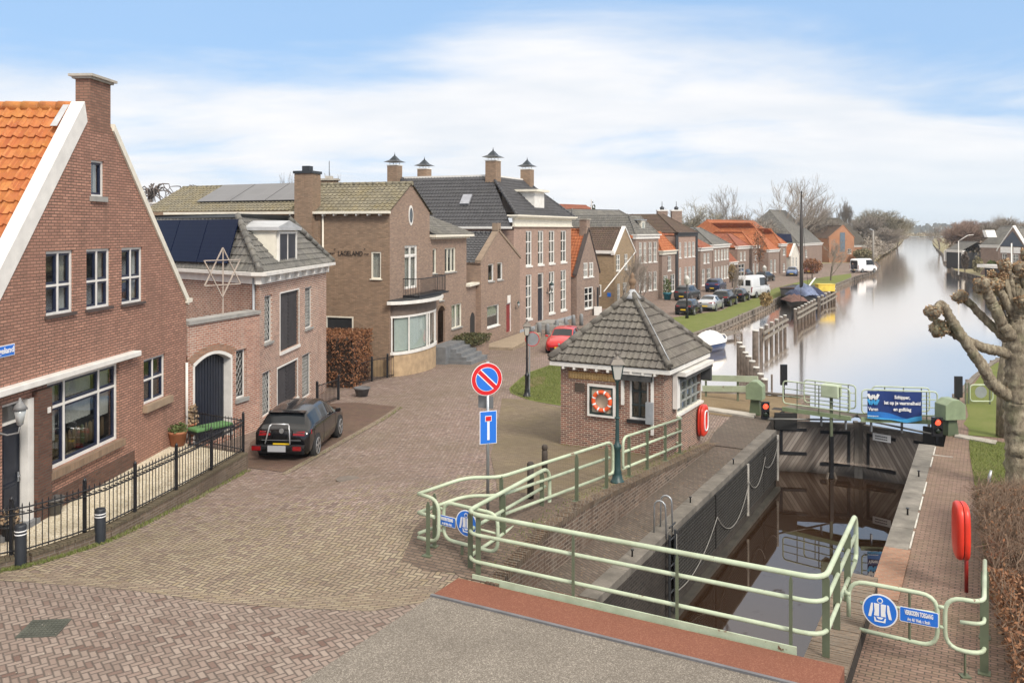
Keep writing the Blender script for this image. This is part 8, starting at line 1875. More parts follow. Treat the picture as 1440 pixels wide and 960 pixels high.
# ================================================================ bollards
def striped(label, u, v, vt):
 p = GP(u, v); h = (v-vt)/FPX*p.y; t = thing('bollard', label, 'bollard', p, 'black bollards at the garden fence'); r = .105
 mb = MB(); mb.lathe(p, [(r*1.02, 0), (r, .05), (r, h-.03), (r*.9, h)], 14); mb.build('post', plain('bollard_black', (.02, .024, .03), .5), t)
 for z in (h*.76, h*.84): mb = MB(); mb.lathe(p+Vector((0, 0, z)), [(r+.003, 0), (r+.003, .022)], 14); mb.build('white_band', SIGNWHITE, t)
striped('black bollard with two white bands at the left picture edge', 29, 795, 737); striped('black bollard with two white bands in front of the middle of the garden fence', 141, 763, 714.5)
for u, v, vt, lab in ((766, 664, 625, 'taller brown wooden post behind the street railing'), (746, 700, 649, 'shorter brown wooden post behind the street railing')):
 p = GP(u, v); h = (v-vt)/FPX*p.y; t = thing('wooden_post', lab, 'post', p); mb = MB(); mb.lathe(p, [(.075, 0), (.075, h-.16), (.065, h-.15), (.065, h-.12), (.078, h-.11), (.075, h-.03), (.05, h)], 8); mb.build('post', WOODD, t)
stp_px = [(747.5, 470.5, 459), (758.5, 472.5, 453.5), (769.8, 470, 455), (783, 463.5, 449.5), (795.5, 460.5, 447), (806.5, 459.5, 442.5), (817.5, 457.5, 441)]
labs = ['first', 'second', 'third', 'fourth', 'fifth', 'sixth', 'last']; tops = []
for (u, v, vt), l in zip(stp_px, labs):
 p = GP(u, v); h = (v-vt)/FPX*p.y; mb = MB(); mb.lathe(p, [(.17, 0), (.155, h*.8), (.14, h*.93), (.07, h)], 10); tag(mb.build('stone_bollard', plain('bollard_stone', (.22, .23, .235), .8, var=.2)), '%s grey stone bollard from the left in the row before the mansion' % l, 'bollard', 'stone bollards before the mansion'); tops.append(p+Vector((0, 0, h*.8)))
Zt = zb1
gpx = [(-60, 806), (0, 787), (40, 779), (100, 760), (150, 742), (205, 714), (270, 679), (342, 637.5)]
def GZt(u, v): return PZ(u, v, Zt)
edge = [GZt(u, v) for u, v in gpx]
ter = [xy(p) for p in edge]+[(-9.35, 25.3), (X1(25.4), 25.5), (X1(15), 15.0)]
mb = MB(); mb.prism(ter if sum(ter[i-1][0]*ter[i][1]-ter[i][0]*ter[i-1][1] for i in range(len(ter))) > 0 else ter[::-1], -.6, Zt-.01); struct(mb.build('gravel_garden', GRAVEL))
gw_ = thing('garden_wall', 'low mossy brick retaining wall under the black garden fence', 'wall', edge[4])
mb = MB(); E2 = [xy(p) for p in edge]
for i in range(len(E2)-1):
 a, b = Vector((*E2[i], 0)), Vector((*E2[i+1], 0)); d = (b-a).normalized(); n = Vector((d.y, -d.x, 0))
 mb.prism([(a.x-n.x*.08, a.y-n.y*.08), (a.x+n.x*.12, a.y+n.y*.12), (b.x+n.x*.12, b.y+n.y*.12), (b.x-n.x*.08, b.y-n.y*.08)], -.9, Zt-.0)
e = Vector((*E2[-1], 0)); f2 = Vector((-9.35, 25.25, 0)); d = (f2-e).normalized(); n = Vector((d.y, -d.x, 0)); e_ = e+n*.12+Vector((.1, 0, 0)); mb.prism([(e.x+.12, e.y-.05), (e.x+.1, e.y+.12), (f2.x, f2.y+.1), (f2.x, f2.y-.1)], -.9, Zt+.0)
mb.build('wall', brick('garden_wall_brick', (.17, .125, .09), (.115, .085, .06), (.20, .17, .14), stain=.7), gw_)
mb = MB()
for i in range(len(E2)-1):
 a, b = Vector((*E2[i], 0)), Vector((*E2[i+1], 0)); d = (b-a).normalized(); n = Vector((d.y, -d.x, 0)); m = int((b-a).length/.075)
 for j in range(m):
  p, q = a.lerp(b, j/m), a.lerp(b, (j+.88)/m); mb.prism([(p.x-n.x*.09, p.y-n.y*.09), (p.x+n.x*.135, p.y+n.y*.135), (q.x+n.x*.135, q.y+n.y*.135), (q.x-n.x*.09, q.y-n.y*.09)], Zt-.02, Zt+.045+random.uniform(-.004, .004))
mb.build('coping', brick('garden_coping', (.15, .12, .08), (.11, .085, .06), (.1, .09, .06), stain=.7), gw_)
fen = thing('garden_fence', 'black iron garden fence with thin bars and stouter posts on the low wall', 'fence', edge[4]); zf0 = Zt+.12; zf1 = Zt+.92
path = [Vector((p.x, p.y, 0)) for p in edge]
def along(path, step):
 out = []; acc = 0
 for a, b in zip(path, path[1:]):
  L = (b-a).length; x = -acc
  while x+step <= L: x += step; out.append(a.lerp(b, x/L))
  acc = L-x
 return out
mb = MB()
for p in along(path, .125):
 mb.bar((p.x, p.y, zf0-.04), (p.x, p.y, zf1+.04), .014)
 mb.lathe((p.x, p.y, zf1+.03), [(.016, 0), (.004, .06)], 5)
mb.build('bars', BLACKP, fen); mb = MB()
for z in (zf0, zf1-.12, zf1): mb.tube([(p.x, p.y, z) for p in path], .016, 6)
mb.build('rails', BLACKP, fen); mb = MB()
for p in along(path, .125): mb.lathe((p.x, p.y+.06, zf1-.06), [(.045, -.006), (.045, .006)], 8, axis='y') if False else mb.box(p.x-.045, p.x+.045, p.y-.006, p.y+.006, zf1-.09, zf1-.07)
mb.build('scrolls', BLACKP, fen)
for u, v in ((16, 783), (119, 751), (190, 722), (248, 691), (297, 663), (342, 637)):
 q = GZt(u, v); mb = MB(); mb.bar((q.x, q.y, Zt), (q.x, q.y, zf1+.16), .06); mb.lathe((q.x, q.y, zf1+.16), [(.035, 0), (.04, .03), (.01, .08)], 8); mb.build('post', BLACKP, fen)
e0 = path[-1]; e1 = Vector((-9.35, 25.3, 0)); mb = MB(); L = (e1-e0).length
for i in range(int(L/.12)): q = e0.lerp(e1, i*.12/L); mb.bar((q.x, q.y, Zt), (q.x, q.y, zf1+.05), .014)
for z in (zf0, zf1): mb.tube([(e0.x, e0.y, z), (e1.x, e1.y, z)], .016, 6)
mb.build('end_section', BLACKP, fen)
def leaves(name, pts_fn, n, size, mat, parent=None, aspect=.55, flat=.0):
 V = []; Fc = []
 for i in range(n):
  p = Vector(pts_fn()); a = Vector((random.gauss(0, 1), random.gauss(0, 1), random.gauss(0, 1)*(1-flat))).normalized(); b = a.cross(Vector((random.gauss(0, 1), random.gauss(0, 1), random.gauss(0, 1)))).normalized()
  s = size*random.uniform(.6, 1.3); k = len(V); V += [p-a*s, p+b*s*aspect, p+a*s, p-b*s*aspect]; Fc.append((k, k+1, k+2, k+3))
 mb = MB(); mb.v = V; mb.f = [list(f) for f in Fc]; mb.m = [0]*len(Fc); mb.sm = [False]*len(Fc); return mb.build(name, mat, parent)
GRN = leafmat('green_leaves', [(.05, .075, .02), (.09, .12, .035), (.13, .15, .06), (.07, .09, .03)])
HYD = leafmat('dry_blooms', [(.30, .22, .14), (.22, .15, .09), (.38, .29, .19)])
def pot(label, u, v, r, h, mat, leafm=None, lr=.25, lh=.3, n=260, name='plant_pot', ls=.05, zf=None, group=None, Y=None):
 p = PZ(u, v, zf) if zf is not None else GP(u, v); t = thing(name, label, 'plant pot', p, group)
 mb = MB(); mb.lathe(p, [(r*.68, 0), (r*.95, h*.85), (r*1.05, h*.87), (r*1.05, h), (r*.92, h), (r*.9, h-.03)], 18); mb.build('pot', mat, t)
 mb = MB(); mb.lathe(p+Vector((0, 0, h-.05)), [(r*.9, 0), (r*.88, .012)], 16); mb.build('soil', WOODD, t)
 if leafm:
  def f():
   while 1:
    q = Vector((random.uniform(-1, 1), random.uniform(-1, 1), random.uniform(0, 1)))
    if q.x**2+q.y**2+(q.z-.3)**2 < 1: return p+Vector((q.x*lr, q.y*lr, h-.03+q.z*lh))
  leaves('foliage', f, n, ls, leafm, t)
 return t
pot('terracotta bowl with green plants, first pot by the gable house wall', 250, 626, .27, .42, TERRA, GRN, .30, .22, zf=Zt); pot('terracotta pot with dried hydrangea heads behind the planted bowl', 266, 613, .22, .40, TERRA, HYD, .26, .55, ls=.07, zf=Zt)
pot('empty grey tub standing on the gravel near the front door', 75, 722, .22, .36, plain('zinc_tub', (.12, .115, .11), .6, var=.3), None, zf=Zt); pot('dark pot with dry twigs at the left end of the garden', 14, 758, .18, .3, ANTHR, HYD, .2, .35, n=90, zf=Zt)
pot('grey bowl on the pavement near the iron gate of the corner house', 509, 557, .34, .38, plain('grey_bowl', (.12, .12, .125), .7, var=.25)); pot('blue pot with a small conifer before the narrow brown house', 938.5, 421.5, .50, .8, plain('blue_pot', (.03, .22, .30), .4), GRN, .5, 1.6, 200, ls=.14)
pot('low green plant in front of the old brick house beside the car', 350, 603, .12, .1, WOODD, GRN, .35, .4, 350, ls=.06)
q = PZ(296, 622, Zt); t = thing('garden_bench', 'dark garden bench with a green cushion before the garage door', 'bench', q); mb = MB(); obox(mb, q+Vector((0, 0, .36)), (.6, .8, 0), 1.25, .5, .06)
for i, j in ((-1, -1), (1, -1), (1, 1), (-1, 1)): pz_ = q+Vector((.6, .8, 0))*(i*.55)+Vector((-.8, .6, 0))*(j*.2); mb.bar(pz_, pz_+Vector((0, 0, .38)), .05)
mb.build('frame', BLACKP, t); mb = MB(); obox(mb, q+Vector((0, 0, .42)), (.6, .8, 0), 1.2, .48, .10); mb.build('cushion', plain('green_cushion', (.09, .20, .07), .9), t, bevel=.03)
def iron(label, pts, h=.95, posts=True, grp=None, step=.12, nm='iron_fence'):
 t = thing(nm, label, 'fence', pts[0], grp); mb = MB()
 for a, b in zip(pts, pts[1:]):
  a, b = Vector(a), Vector(b); L = (b-a).length; n = max(1, int(L/step))
  for i in range(1, n): q = a.lerp(b, i/n); mb.bar(q, q+Vector((0, 0, h)), .016)
  for z in (.1, h): mb.bar(a+Vector((0, 0, z)), b+Vector((0, 0, z)), .03)
 mb.build('bars', BLACKP, t)
 for q in pts: mb = MB(); mb.bar(q, Vector(q)+Vector((0, 0, h+.12)), .09); mb.lathe(Vector(q)+Vector((0, 0, h+.12)), [(.05, 0), (.06, .04), (.01, .08)], 8); mb.build('post', BLACKP, t)
iron('black iron fence before the plinth of the corner house', [GP(501, 543), GP(523, 536), GP(545, 531), GP(556, 529)], 1.0)
iron('black handrail fence along the brown hedge by the old brick house', [GP(446, 573), GP(476, 562)], .85)
stt = thing('entrance_steps', 'grey stone entrance steps of the corner house with low planter wall', 'steps', F3w.p(1.5, -1)); nS = 5
for i in range(nS):
 mb = MB(); z1 = dr3[2]-.0-i*(dr3[2]-zG(*F3w.p(1, 0, 2)[:2]))/nS; F3w.box(mb, F3w.x(616.5)-.35-.12*i if i else .1, F3w.x(634)-.0, z3-.3, z1, .0 if False else .01, .9+.34*i); mb.build('step', STONE2, stt)
mb = MB(); F3w.box(mb, F3w.x(637), F3w.x(655), z3, -.35, .1, 1.5); mb.build('planter_wall', BR_TAN2, stt)
def evg():
 x = random.uniform(F3w.x(632), F3w.x(655)); return F3w.p(x, -.25+random.uniform(-.15, .45)*(1-abs(x-F3w.x(644))/4), random.uniform(.1, 1.7))
t = thing('shrub', 'trailing evergreen shrub on the planter wall by the entrance steps', 'shrub', F3w.p(F3w.x(644), -.4, .8)); leaves('foliage', evg, 2600, .065, leafmat('ivy_leaves', [(.05, .06, .025), (.09, .09, .04), (.14, .12, .06)]), t)
fp_ = thing('flag_pole', 'slanting white flag pole on the yellow brick gable house', 'flag pole', PY(850, 409, 83)); mb = MB(); mb.tube([PY(849, 410, 82), PY(893, 355, 89)], .06, 6); mb.build('pole', WHITE, fp_)
p = GP(840.5, 443); t = thing('utility_post', 'black post with a white cabinet before the yellow brick house', 'post', p); mb = MB(); mb.bar(p, p+Vector((0, 0, (443-404)/FPX*p.y)), .16); mb.build('post', BLACKP, t); mb = MB(); mb.box(p.x-.35, p.x+.35, p.y-.3, p.y+.0, p.z, p.z+.8); mb.build('cabinet', WHITE, t)
mb = MB(); q = FBs; FBs.box(mb, FBs.L*.84, FBs.L*.92, FBs.z(856, 417), FBs.z(856, 411.5), .02, .05); tag(mb.build('blue_info_sign', [SIGNBLUE]), 'small blue sign on the side wall of the yellow brick house', 'sign')
for u, v, w, h, lab, rz_ in ((62, 884, .62, .62, 'dark iron grate in the near paving at the lower left', .1), (489, 674, .55, .4, 'worn round manhole cover in the middle of the street', .3)):
 p = GP(u, v); mb = MB(); z = p.z+.02; X = Vector((math.cos(rz_), math.sin(rz_), 0)); obox(mb, (p.x, p.y, z-.02), X, w, h, .022) if v > 800 else mb.lathe((p.x, p.y, z-.01), [(.3, 0), (.3, .012)], 24)
 Yv = Vector((-X.y, X.x, 0))
 for i in range(9):
  for j in range(7 if v > 800 else 0): c = Vector((p.x, p.y, z+.002))+X*((i-4)*w/10)+Yv*((j-3)*h/8); obox(mb, c, X, w/16, h/12, .008)
 tag(mb.build('drain_cover', plain('cast_iron', (.07, .075, .06), .7, var=.3) if v > 800 else plain('worn_iron', (.15, .125, .105), .8, var=.25)), lab, 'drain cover')
# ================================================================ trees
TWIG = plain('twig_brown', (.26, .225, .19), .95, var=.2)
TWIGR = plain('twig_red_brown', (.26, .18, .14), .95, var=.2)
TWIGG = plain('twig_olive', (.25, .225, .165), .95, var=.2)
def branch_mesh(mb, p, d, L, r, depth, spread, up, seed, n=3, kids=3, minr=.012, sides=(7, 5, 4, 3, 3, 3), lvl=0, mbt=None, split=1):
 rnd = random.Random(seed); pts = [p]; rr = [r]; q = p.copy(); dd = d.normalized()
 for i in range(n):
  dd = (dd+Vector((rnd.gauss(0, .13), rnd.gauss(0, .13), rnd.gauss(0, .08)+up*.08))).normalized(); q = q+dd*(L/n); pts.append(q.copy()); rr.append(max(minr, r*(1-.5*(i+1)/n)))
 tgt = mb if (lvl < split or mbt is None) else mbt
 tgt.tube(pts, rr, sides[min(lvl, 5)], cap=False)
 if depth <= 0: return
 k = kids+(1 if rnd.random() < .5 else 0)
 for i in range(k):
  f = 1 if i == 0 else rnd.uniform(.35, 1); idx = min(n-1, int(f*n)); b = pts[idx].lerp(pts[idx+1], f*n-idx) if idx < n else pts[-1]
  if i == 0: b = pts[-1]
  ax = Vector((rnd.gauss(0, 1), rnd.gauss(0, 1), rnd.gauss(0, .4))).normalized(); nd = (dd+ax*spread*rnd.uniform(.6, 1.2)*(0.45 if i == 0 else 1)+Vector((0, 0, up*.25))).normalized()
  branch_mesh(mb, b, nd, L*rnd.uniform(.6, .82), max(minr, rr[idx]*rnd.uniform(.5, .68)), depth-1, spread, up, rnd.random()*1e6, n, kids, minr, sides, lvl+1, mbt, split)
PROTO = {}; WID = {}
def bare_tree(kind, label, X, Y, z, h, w=None, group='bare trees behind the houses', mat=None, name='bare_tree'):
 """copies share mesh data of a few grown trees (unit height ~10 m)"""
 specs = {'oak': dict(L=2.6, r=.26, depth=5, spread=.8, up=.4, kids=4), 'tall': dict(L=3.4, r=.22, depth=5, spread=.6, up=.8, kids=3), 'poplar': dict(L=2.6, r=.16, depth=5, spread=.34, up=1.8, kids=4), 'bushy': dict(L=1.5, r=.13, depth=5, spread=1.0, up=.45, kids=5), 'small': dict(L=2.4, r=.10, depth=5, spread=.6, up=.7, kids=3)}
 if kind not in PROTO:
  s = specs[kind]; root = thing(name, label, 'tree', (0, 0, 0), group, local=True); a, b = MB(), MB()
  branch_mesh(a, Vector((0, 0, -.2)), Vector((0, 0, 1)), s['L'], s['r'], s['depth'], s['spread'], s['up'], hash_(kind), 2, s['kids'], .009, mbt=b, split=1)
  zmax = max(v.z for v in a.v+b.v); k = 10/zmax
  ww = sorted(v.x for v in b.v); WID[kind] = (ww[int(len(ww)*.97)]-ww[int(len(ww)*.03)])*k
  for m in (a, b): m.v = [v*k for v in m.v]
  a.build('trunk', BARKD, root); b.build('crown', TWIG, root); PROTO[kind] = root; t = root
 else: t = copy_tree(PROTO[kind])
 t.name = name; t['label'] = label; t['group'] = group
 if not group: del t['group']
 t.location = (X, Y, z); s = h/10; t.scale = (w/WID[kind] if w else s, w/WID[kind] if w else s, s); t.rotation_euler = (0, 0, (X*7.3+Y*3.1) % 6.28)
 if mat:
  for c in t.children:
   if c.name.startswith('crown'):
    c.data = c.data.copy(); c.data.materials[0] = mat
 return t
def hash_(s): return sum(ord(c)*(i+7) for i, c in enumerate(s))
def bt(kind, label, u, vt, Y, z=-1.5, wpx=None, **kw):
 h = HC-(vt-CV)/FPX*Y-z; w = None
 if wpx: w = wpx/FPX*Y
 return bare_tree(kind, label, kk(u)*Y, Y, z, h, w, **kw)
bt('oak', 'wide olive brown bare tree with dense crown behind the tall chimneys', 983, 273, 175, wpx=60, mat=TWIGG)
bt('oak', 'second spreading bare tree just right of the wide olive one', 1008, 285, 180, wpx=50)
bt('tall', 'slender tall bare tree left of the two tallest trees', 1037, 259, 190, wpx=40)
bt('tall', 'tallest spreading bare tree in the middle behind the orange roofs', 1085, 250, 185, wpx=60)
bt('tall', 'tall bare tree just left of the barge mast', 1117, 246, 200, wpx=50)
bt('bushy', 'low bushy bare tree behind the long grey roof', 1024, 302, 170, wpx=40)
bt('bushy', 'low bushy bare tree behind the left orange roofs', 1056, 296, 175, wpx=50)
bt('bushy', 'low bushy bare tree behind the widest orange roof', 1098, 296, 195, wpx=55)
bt('bushy', 'dense low bare tree behind the grey slate roof', 1140, 300, 215, wpx=45)
bt('poplar', 'narrow bare poplar right of the barge mast', 1163, 287, 250, wpx=14)
bt('small', 'thin dark bare tree between the poplars', 1150, 290, 240, wpx=22)
bt('poplar', 'tall narrow bare poplar above the thatched barn', 1190, 276, 270, wpx=18)
bt('small', 'slim bare tree over the thatched barn ridge', 1177, 292, 265, wpx=18)
bt('oak', 'faint bare tree rising right of the mansion roof', 800, 275, 150, wpx=46)
bt('small', 'thin bare tree above the rear roof with solar panels', 384, 242, 90, wpx=36)
bt('small', 'thin bare tree above the tan corner house ridge', 492, 243, 95, wpx=30)
for i, (u, vt, Y, w, lab) in enumerate(((1236, 291, 300, 46, 'large round bare tree on the left canal bank'), (1252, 300, 330, 34, 'round bare tree at the water on the left canal bank'), (1218, 300, 290, 30, 'smaller bare tree at the left of the waterside clump'), (1262, 314, 380, 18, 'last small bare tree of the waterside clump'), (1243, 318, 285, 30, 'low reddish bush tree in front of the waterside clump'))):
 bt('bushy', lab, u, vt, Y, wpx=w, group='bare trees on the left canal bank', mat=TWIGG if i < 2 else TWIG)
bt('small', 'leaning bare tree on the right bank of the far canal', 1321, 316, 330, wpx=26, group='bare trees across the canal')
for i, (u, vt, Y, w, lab) in enumerate(((1352, 307, 230, 34, 'reddish dense bare tree behind the black boathouse'), (1372, 306, 240, 38, 'second reddish dense bare tree behind the black boathouse'), (1397, 303, 230, 30, 'bare tree behind the grey roofed bungalow'), (1402, 299, 260, 20, 'thin tall bare tree over the bungalow roof'), (1432, 302, 200, 44, 'wide bare tree at the right edge across the canal'))):
 bt('bushy' if i != 3 else 'tall', lab, u, vt, Y, wpx=w, group='bare trees across the canal', mat=TWIGR if i < 2 else TWIG)
bt('small', 'young bare tree on the lawn far right of the barge mast', 1168, 335, 133, wpx=26, group='young street trees'); bt('small', 'young bare tree standing before the yellow gable house', 872, 352, 84, wpx=34, group='young street trees'); 
bt('small', 'young bare tree before the brown brick town house', 899, 365, 88, wpx=24, group='young street trees'); bt('small', 'young bare tree on the lawn edge beside the silver saloon', 1029, 372, 92, wpx=16, group='young street trees')
RUSSET = leafmat('russet_leaves', [(.17, .07, .035), (.25, .11, .05), (.13, .055, .03), (.31, .16, .075)])
RUSSET2 = leafmat('beech_hedge_leaves', [(.22, .10, .05), (.33, .165, .085), (.15, .07, .04), (.40, .22, .12), (.27, .12, .06)])
def leafy(label, u, vb, vt, Y, rpx, mat, n, size, cat='tree', name='russet_tree', stem=True):
 z = -1.5; p = Vector((kk(u)*Y, Y, z)); t = thing(name, label, cat, p); h = HC-(vt-CV)/FPX*Y-z; r = rpx/FPX*Y
 if stem:
  mb = MB(); mb.tube([p, p+Vector((0, 0, h*.5))], [.09, .05], 6)
  for i in range(14):
   a = random.uniform(0, 6.28); mb.tube([p+Vector((0, 0, h*.35)), p+Vector((r*.7*math.cos(a), r*.7*math.sin(a), h*random.uniform(.6, .95)))], [.04, .012], 4)
  mb.build('trunk', BARKD, t)
 def f():
  while 1:
   q = Vector((random.uniform(-1, 1), random.uniform(-1, 1), random.uniform(-1, 1)))
   if .15 < q.length < 1: return p+Vector((q.x*r, q.y*r, h*.62+q.z*h*.38))
 leaves('crown', f, n, size, mat, t); return t
leafy('small russet leaved tree right of the barge mast', 1142, 397, 363, 138, 14, RUSSET, 900, .16)
leafy('narrow yellow brown leaved tree before the middle house fronts', 1030, 405, 370, 118, 6, leafmat('ochre_leaves', [(.20, .14, .06), (.28, .20, .09), (.14, .10, .05)]), 500, .13)
leafy('tall russet climber tree before the wide orange roof', 1068, 395, 318, 137, 10, RUSSET, 700, .13)
leafy('small dark conifer behind the brown roof', 834, 306, 282, 125, 6, leafmat('conifer_needles', [(.03, .045, .02), (.05, .065, .03)]), 500, .2, name='conifer')
leafy('ochre shrub on the revetment left of the barge bow', 1077, 424, 410, 83, 9, leafmat('ochre_leaves', [(.20, .14, .06)]), 500, .13, 'shrub', 'shrub', False)
leafy('pale brown shrub before the thatched barn', 1214, 372, 350, 205, 14, leafmat('pale_shrub', [(.18, .16, .09), (.24, .21, .12), (.13, .12, .07)]), 900, .3, 'shrub', 'shrub', False)
leafy('rounded evergreen bush on the far bank before the porch', 1395, 377, 366, 135, 9, GRN, 500, .2, 'shrub', 'shrub', False); leafy('pale ornamental shrub beside the black boathouse', 1375, 376, 361, 140, 7, leafmat('pale_shrub', [(.18, .16, .09)]), 400, .2, 'shrub', 'shrub', False)
leafy('grey trunked ivy clad stump on the far bank', 1357, 381, 354, 145, 5, leafmat('stump_brown', [(.12, .095, .075), (.09, .07, .055)]), 500, .2, 'tree', 'stump', True)
for u, v, s_, lab in ((212, 292, 1.0, 'dark weeping tree behind the verge of the gable house'), (262, 290, .8, 'second dark weeping tree left of the solar roof')):
 Y = 62; p = PY(u, v, Y); t = thing('weeping_tree', lab, 'tree', (p.x, p.y, -1), 'dark weeping trees'); mb = MB(); rnd = random.Random(u)
 base = Vector((p.x, p.y, -1)); top = PY(u, v-14, Y); mb.tube([base, (p.x, p.y, 5), top], [.2, .16, .14], 7)
 for i in range(26):
  a = rnd.uniform(0, 6.28); R_ = rnd.uniform(.8, 2.2)*s_; h0 = rnd.uniform(.3, 1.3)*s_; dx = math.cos(a); dy = math.sin(a)
  pts = [top+Vector((0, 0, -.2))]
  for k in range(1, 8): f = k/7; pts.append(top+Vector((dx*R_*f, dy*R_*f, h0*math.sin(f*2.6)-f*f*.9*s_))+Vector((rnd.gauss(0, .05), 0, rnd.gauss(0, .05))))
  mb.tube(pts, [.07*(1-.8*k/7)*s_ for k in range(8)], 5, cap=False)
 mb.build('crown', plain('dark_twigs', (.13, .11, .10), .95), t)
def treeline():
 V = []; F_ = []; rnd = random.Random(5)
 for i in range(9000):
  x = rnd.uniform(-900, 1500); y = rnd.uniform(980, 1080); h = (9+5*math.sin(x*.013)+3*math.sin(x*.041))*1.0; z = -1.5+h*rnd.random()**.8; s = rnd.uniform(1.2, 2.8); k = len(V)
  a = rnd.uniform(0, 3.1); V += [(x-s, y, z-s*.7), (x+s, y+math.cos(a), z-s*.6), (x+s*.6, y, z+s), (x-s*.7, y-.5, z+s*.8)]; F_.append([k, k+1, k+2, k+3])
 mb = MB(); mb.v = [Vector(v) for v in V]; mb.f = F_; mb.m = [0]*len(F_); mb.sm = [False]*len(F_)
 o = mb.build('tree_line', leafmat('hazy_far_trees', [(.15, .165, .165), (.18, .185, .18), (.13, .145, .15)])); tag(o, 'low distant tree line along the horizon beyond the fields', 'trees', kind='stuff')  # blue-grey leaf colours carry part of the distance haze
treeline()
def scrub(name, label, poly, n, h, mat, size, z=-1.5):
 x0, x1 = min(p[0] for p in poly), max(p[0] for p in poly); y0, y1 = min(p[1] for p in poly), max(p[1] for p in poly)
 def f():
  while 1:
   x, y = random.uniform(x0, x1), random.uniform(y0, y1)
   if inside(poly, x, y): return (x, y, z+h*random.random()**.7*(0.6+.4*math.sin(x*.31)*math.cos(y*.23)))
 tag(leaves(name, f, n, size, mat), label, name.replace('_', ' '), kind='stuff')
def bxy(u, Y): return (kk(u)*Y, Y)
scrub('undergrowth', 'mass of bare undergrowth between and behind the far houses', [bxy(930, 190), bxy(1228, 250), bxy(1225, 330), bxy(940, 260)], 9000, 8, leafmat('undergrowth_mix', [(.19, .16, .13), (.23, .195, .15), (.15, .13, .11), (.19, .175, .12)]), .5)
scrub('bank_scrub', 'reeds and bare scrub along the left bank of the far canal', [bxy(1232, 215), bxy(1262, 400), bxy(1240, 400), bxy(1205, 240)], 9000, 6, leafmat('scrub_mix', [(.23, .20, .17), (.27, .235, .19), (.19, .165, .14)]), .4)
scrub('reed_bed', 'pale reeds at the end of the canal', [bxy(1268, 560), bxy(1271, 940), bxy(1322, 940), bxy(1322, 985), bxy(1240, 985)], 3500, 4, leafmat('reed_mix', [(.34, .28, .18), (.28, .22, .14), (.40, .33, .22)]), .9)
scrub('bank_scrub', 'bare scrub and gardens behind the far right bank', [bxy(1330, 185), bxy(1440, 150), bxy(1470, 190), bxy(1340, 330)], 8000, 6, leafmat('scrub_mix2', [(.24, .185, .15), (.28, .21, .165), (.19, .165, .13), (.19, .19, .12)]), .42)
pb = GP(1424, 690, zGR); Yp = pb.y
pol = thing('pollard_tree', 'big pollarded lime tree with knobbly branch ends at the right edge', 'tree', pb)
def pp_(u, v, dy=0): return PY(u, v, Yp+dy)
KN = []
KNOB = leafmat('pollard_knob', [(.34, .18, .09), (.20, .11, .06), (.46, .28, .14), (.13, .075, .045), (.62, .48, .30)])
def limb(pts, r0, r1, parts, name='limb'):
 mb = MB(); P = fillet([pp_(*q) for q in pts], 1.2, 4); n = len(P); rnd = random.Random(len(pts)*pts[0][0])
 for i, p in enumerate(P): P[i] = p+Vector((rnd.gauss(0, .012), rnd.gauss(0, .012), rnd.gauss(0, .012)))
 Q = []; 
 for a, b in zip(P, P[1:]):
  for k in range(5): Q.append(a.lerp(b, k/5))
 Q.append(P[-1]); m = len(Q); rr = [(r0+(r1-r0)*i/(m-1))*(1+rnd.uniform(-.07, .10)) for i in range(m)]
 mb.tube(Q, rr, 12)
 for i, v in enumerate(mb.v): mb.v[i] = v+Vector((rnd.gauss(0, 1), rnd.gauss(0, 1), rnd.gauss(0, 1)))*(r1*.085)
 for i in range(m//4):
  j = rnd.randrange(m); a = rnd.uniform(0, 6.28); c = Q[j]+Vector((math.cos(a)*rr[j]*.8, math.sin(a)*rr[j]*.8, rnd.uniform(-.05, .05))); s = rr[j]*rnd.uniform(.16, .34); mb.lathe(c-Vector((0, 0, s)), [(s*.3, 0), (s*.9, s*.5), (s, s), (s*.7, s*1.6), (s*.2, s*1.9)], 7)
 o = mb.build(name, POLB, pol)
 def f(): j = rnd.randrange(m); a = Vector((rnd.gauss(0, 1), rnd.gauss(0, 1), rnd.gauss(0, 1))).normalized(); return Q[j]+a*rr[j]*1.06
 leaves('sprouts', f, 60 if name == 'limb' else 160, .016, KNOB, o, aspect=.5); return P[-1]
def polbark():
 k = NT('pollard_bark'); p = k.mapv(k.pos(), scale=(1, 1, .35)); n = k.noise(p, 9, 6, .7); c = k.ramp(n, [(.3, (.08, .062, .045)), (.5, (.24, .20, .14)), (.68, (.42, .37, .27))]); g = k.noise(k.pos(), 2, 5); c = k.mix(k.mr(g, .5, .7, 0, .6), c, (.15, .16, .08)); k.bump(n, 1, .06); return k.fin(c, .95)
POLB = polbark()
limb([(1432, 700), (1430, 610), (1430, 520), (1434, 440), (1437, 405)], .31, .22, 0, 'trunk')
tr2 = thing('tree', 'plain bare trunk standing behind the pollarded lime', 'tree', GP(1412, 600, zGR)); mb = MB(); q = GP(1411, 614, zGR); mb.tube([q, (q.x, q.y, 1.5), (q.x+.5, q.y, 5)], [.24, .2, .16], 9); mb.build('trunk', POLB, tr2)
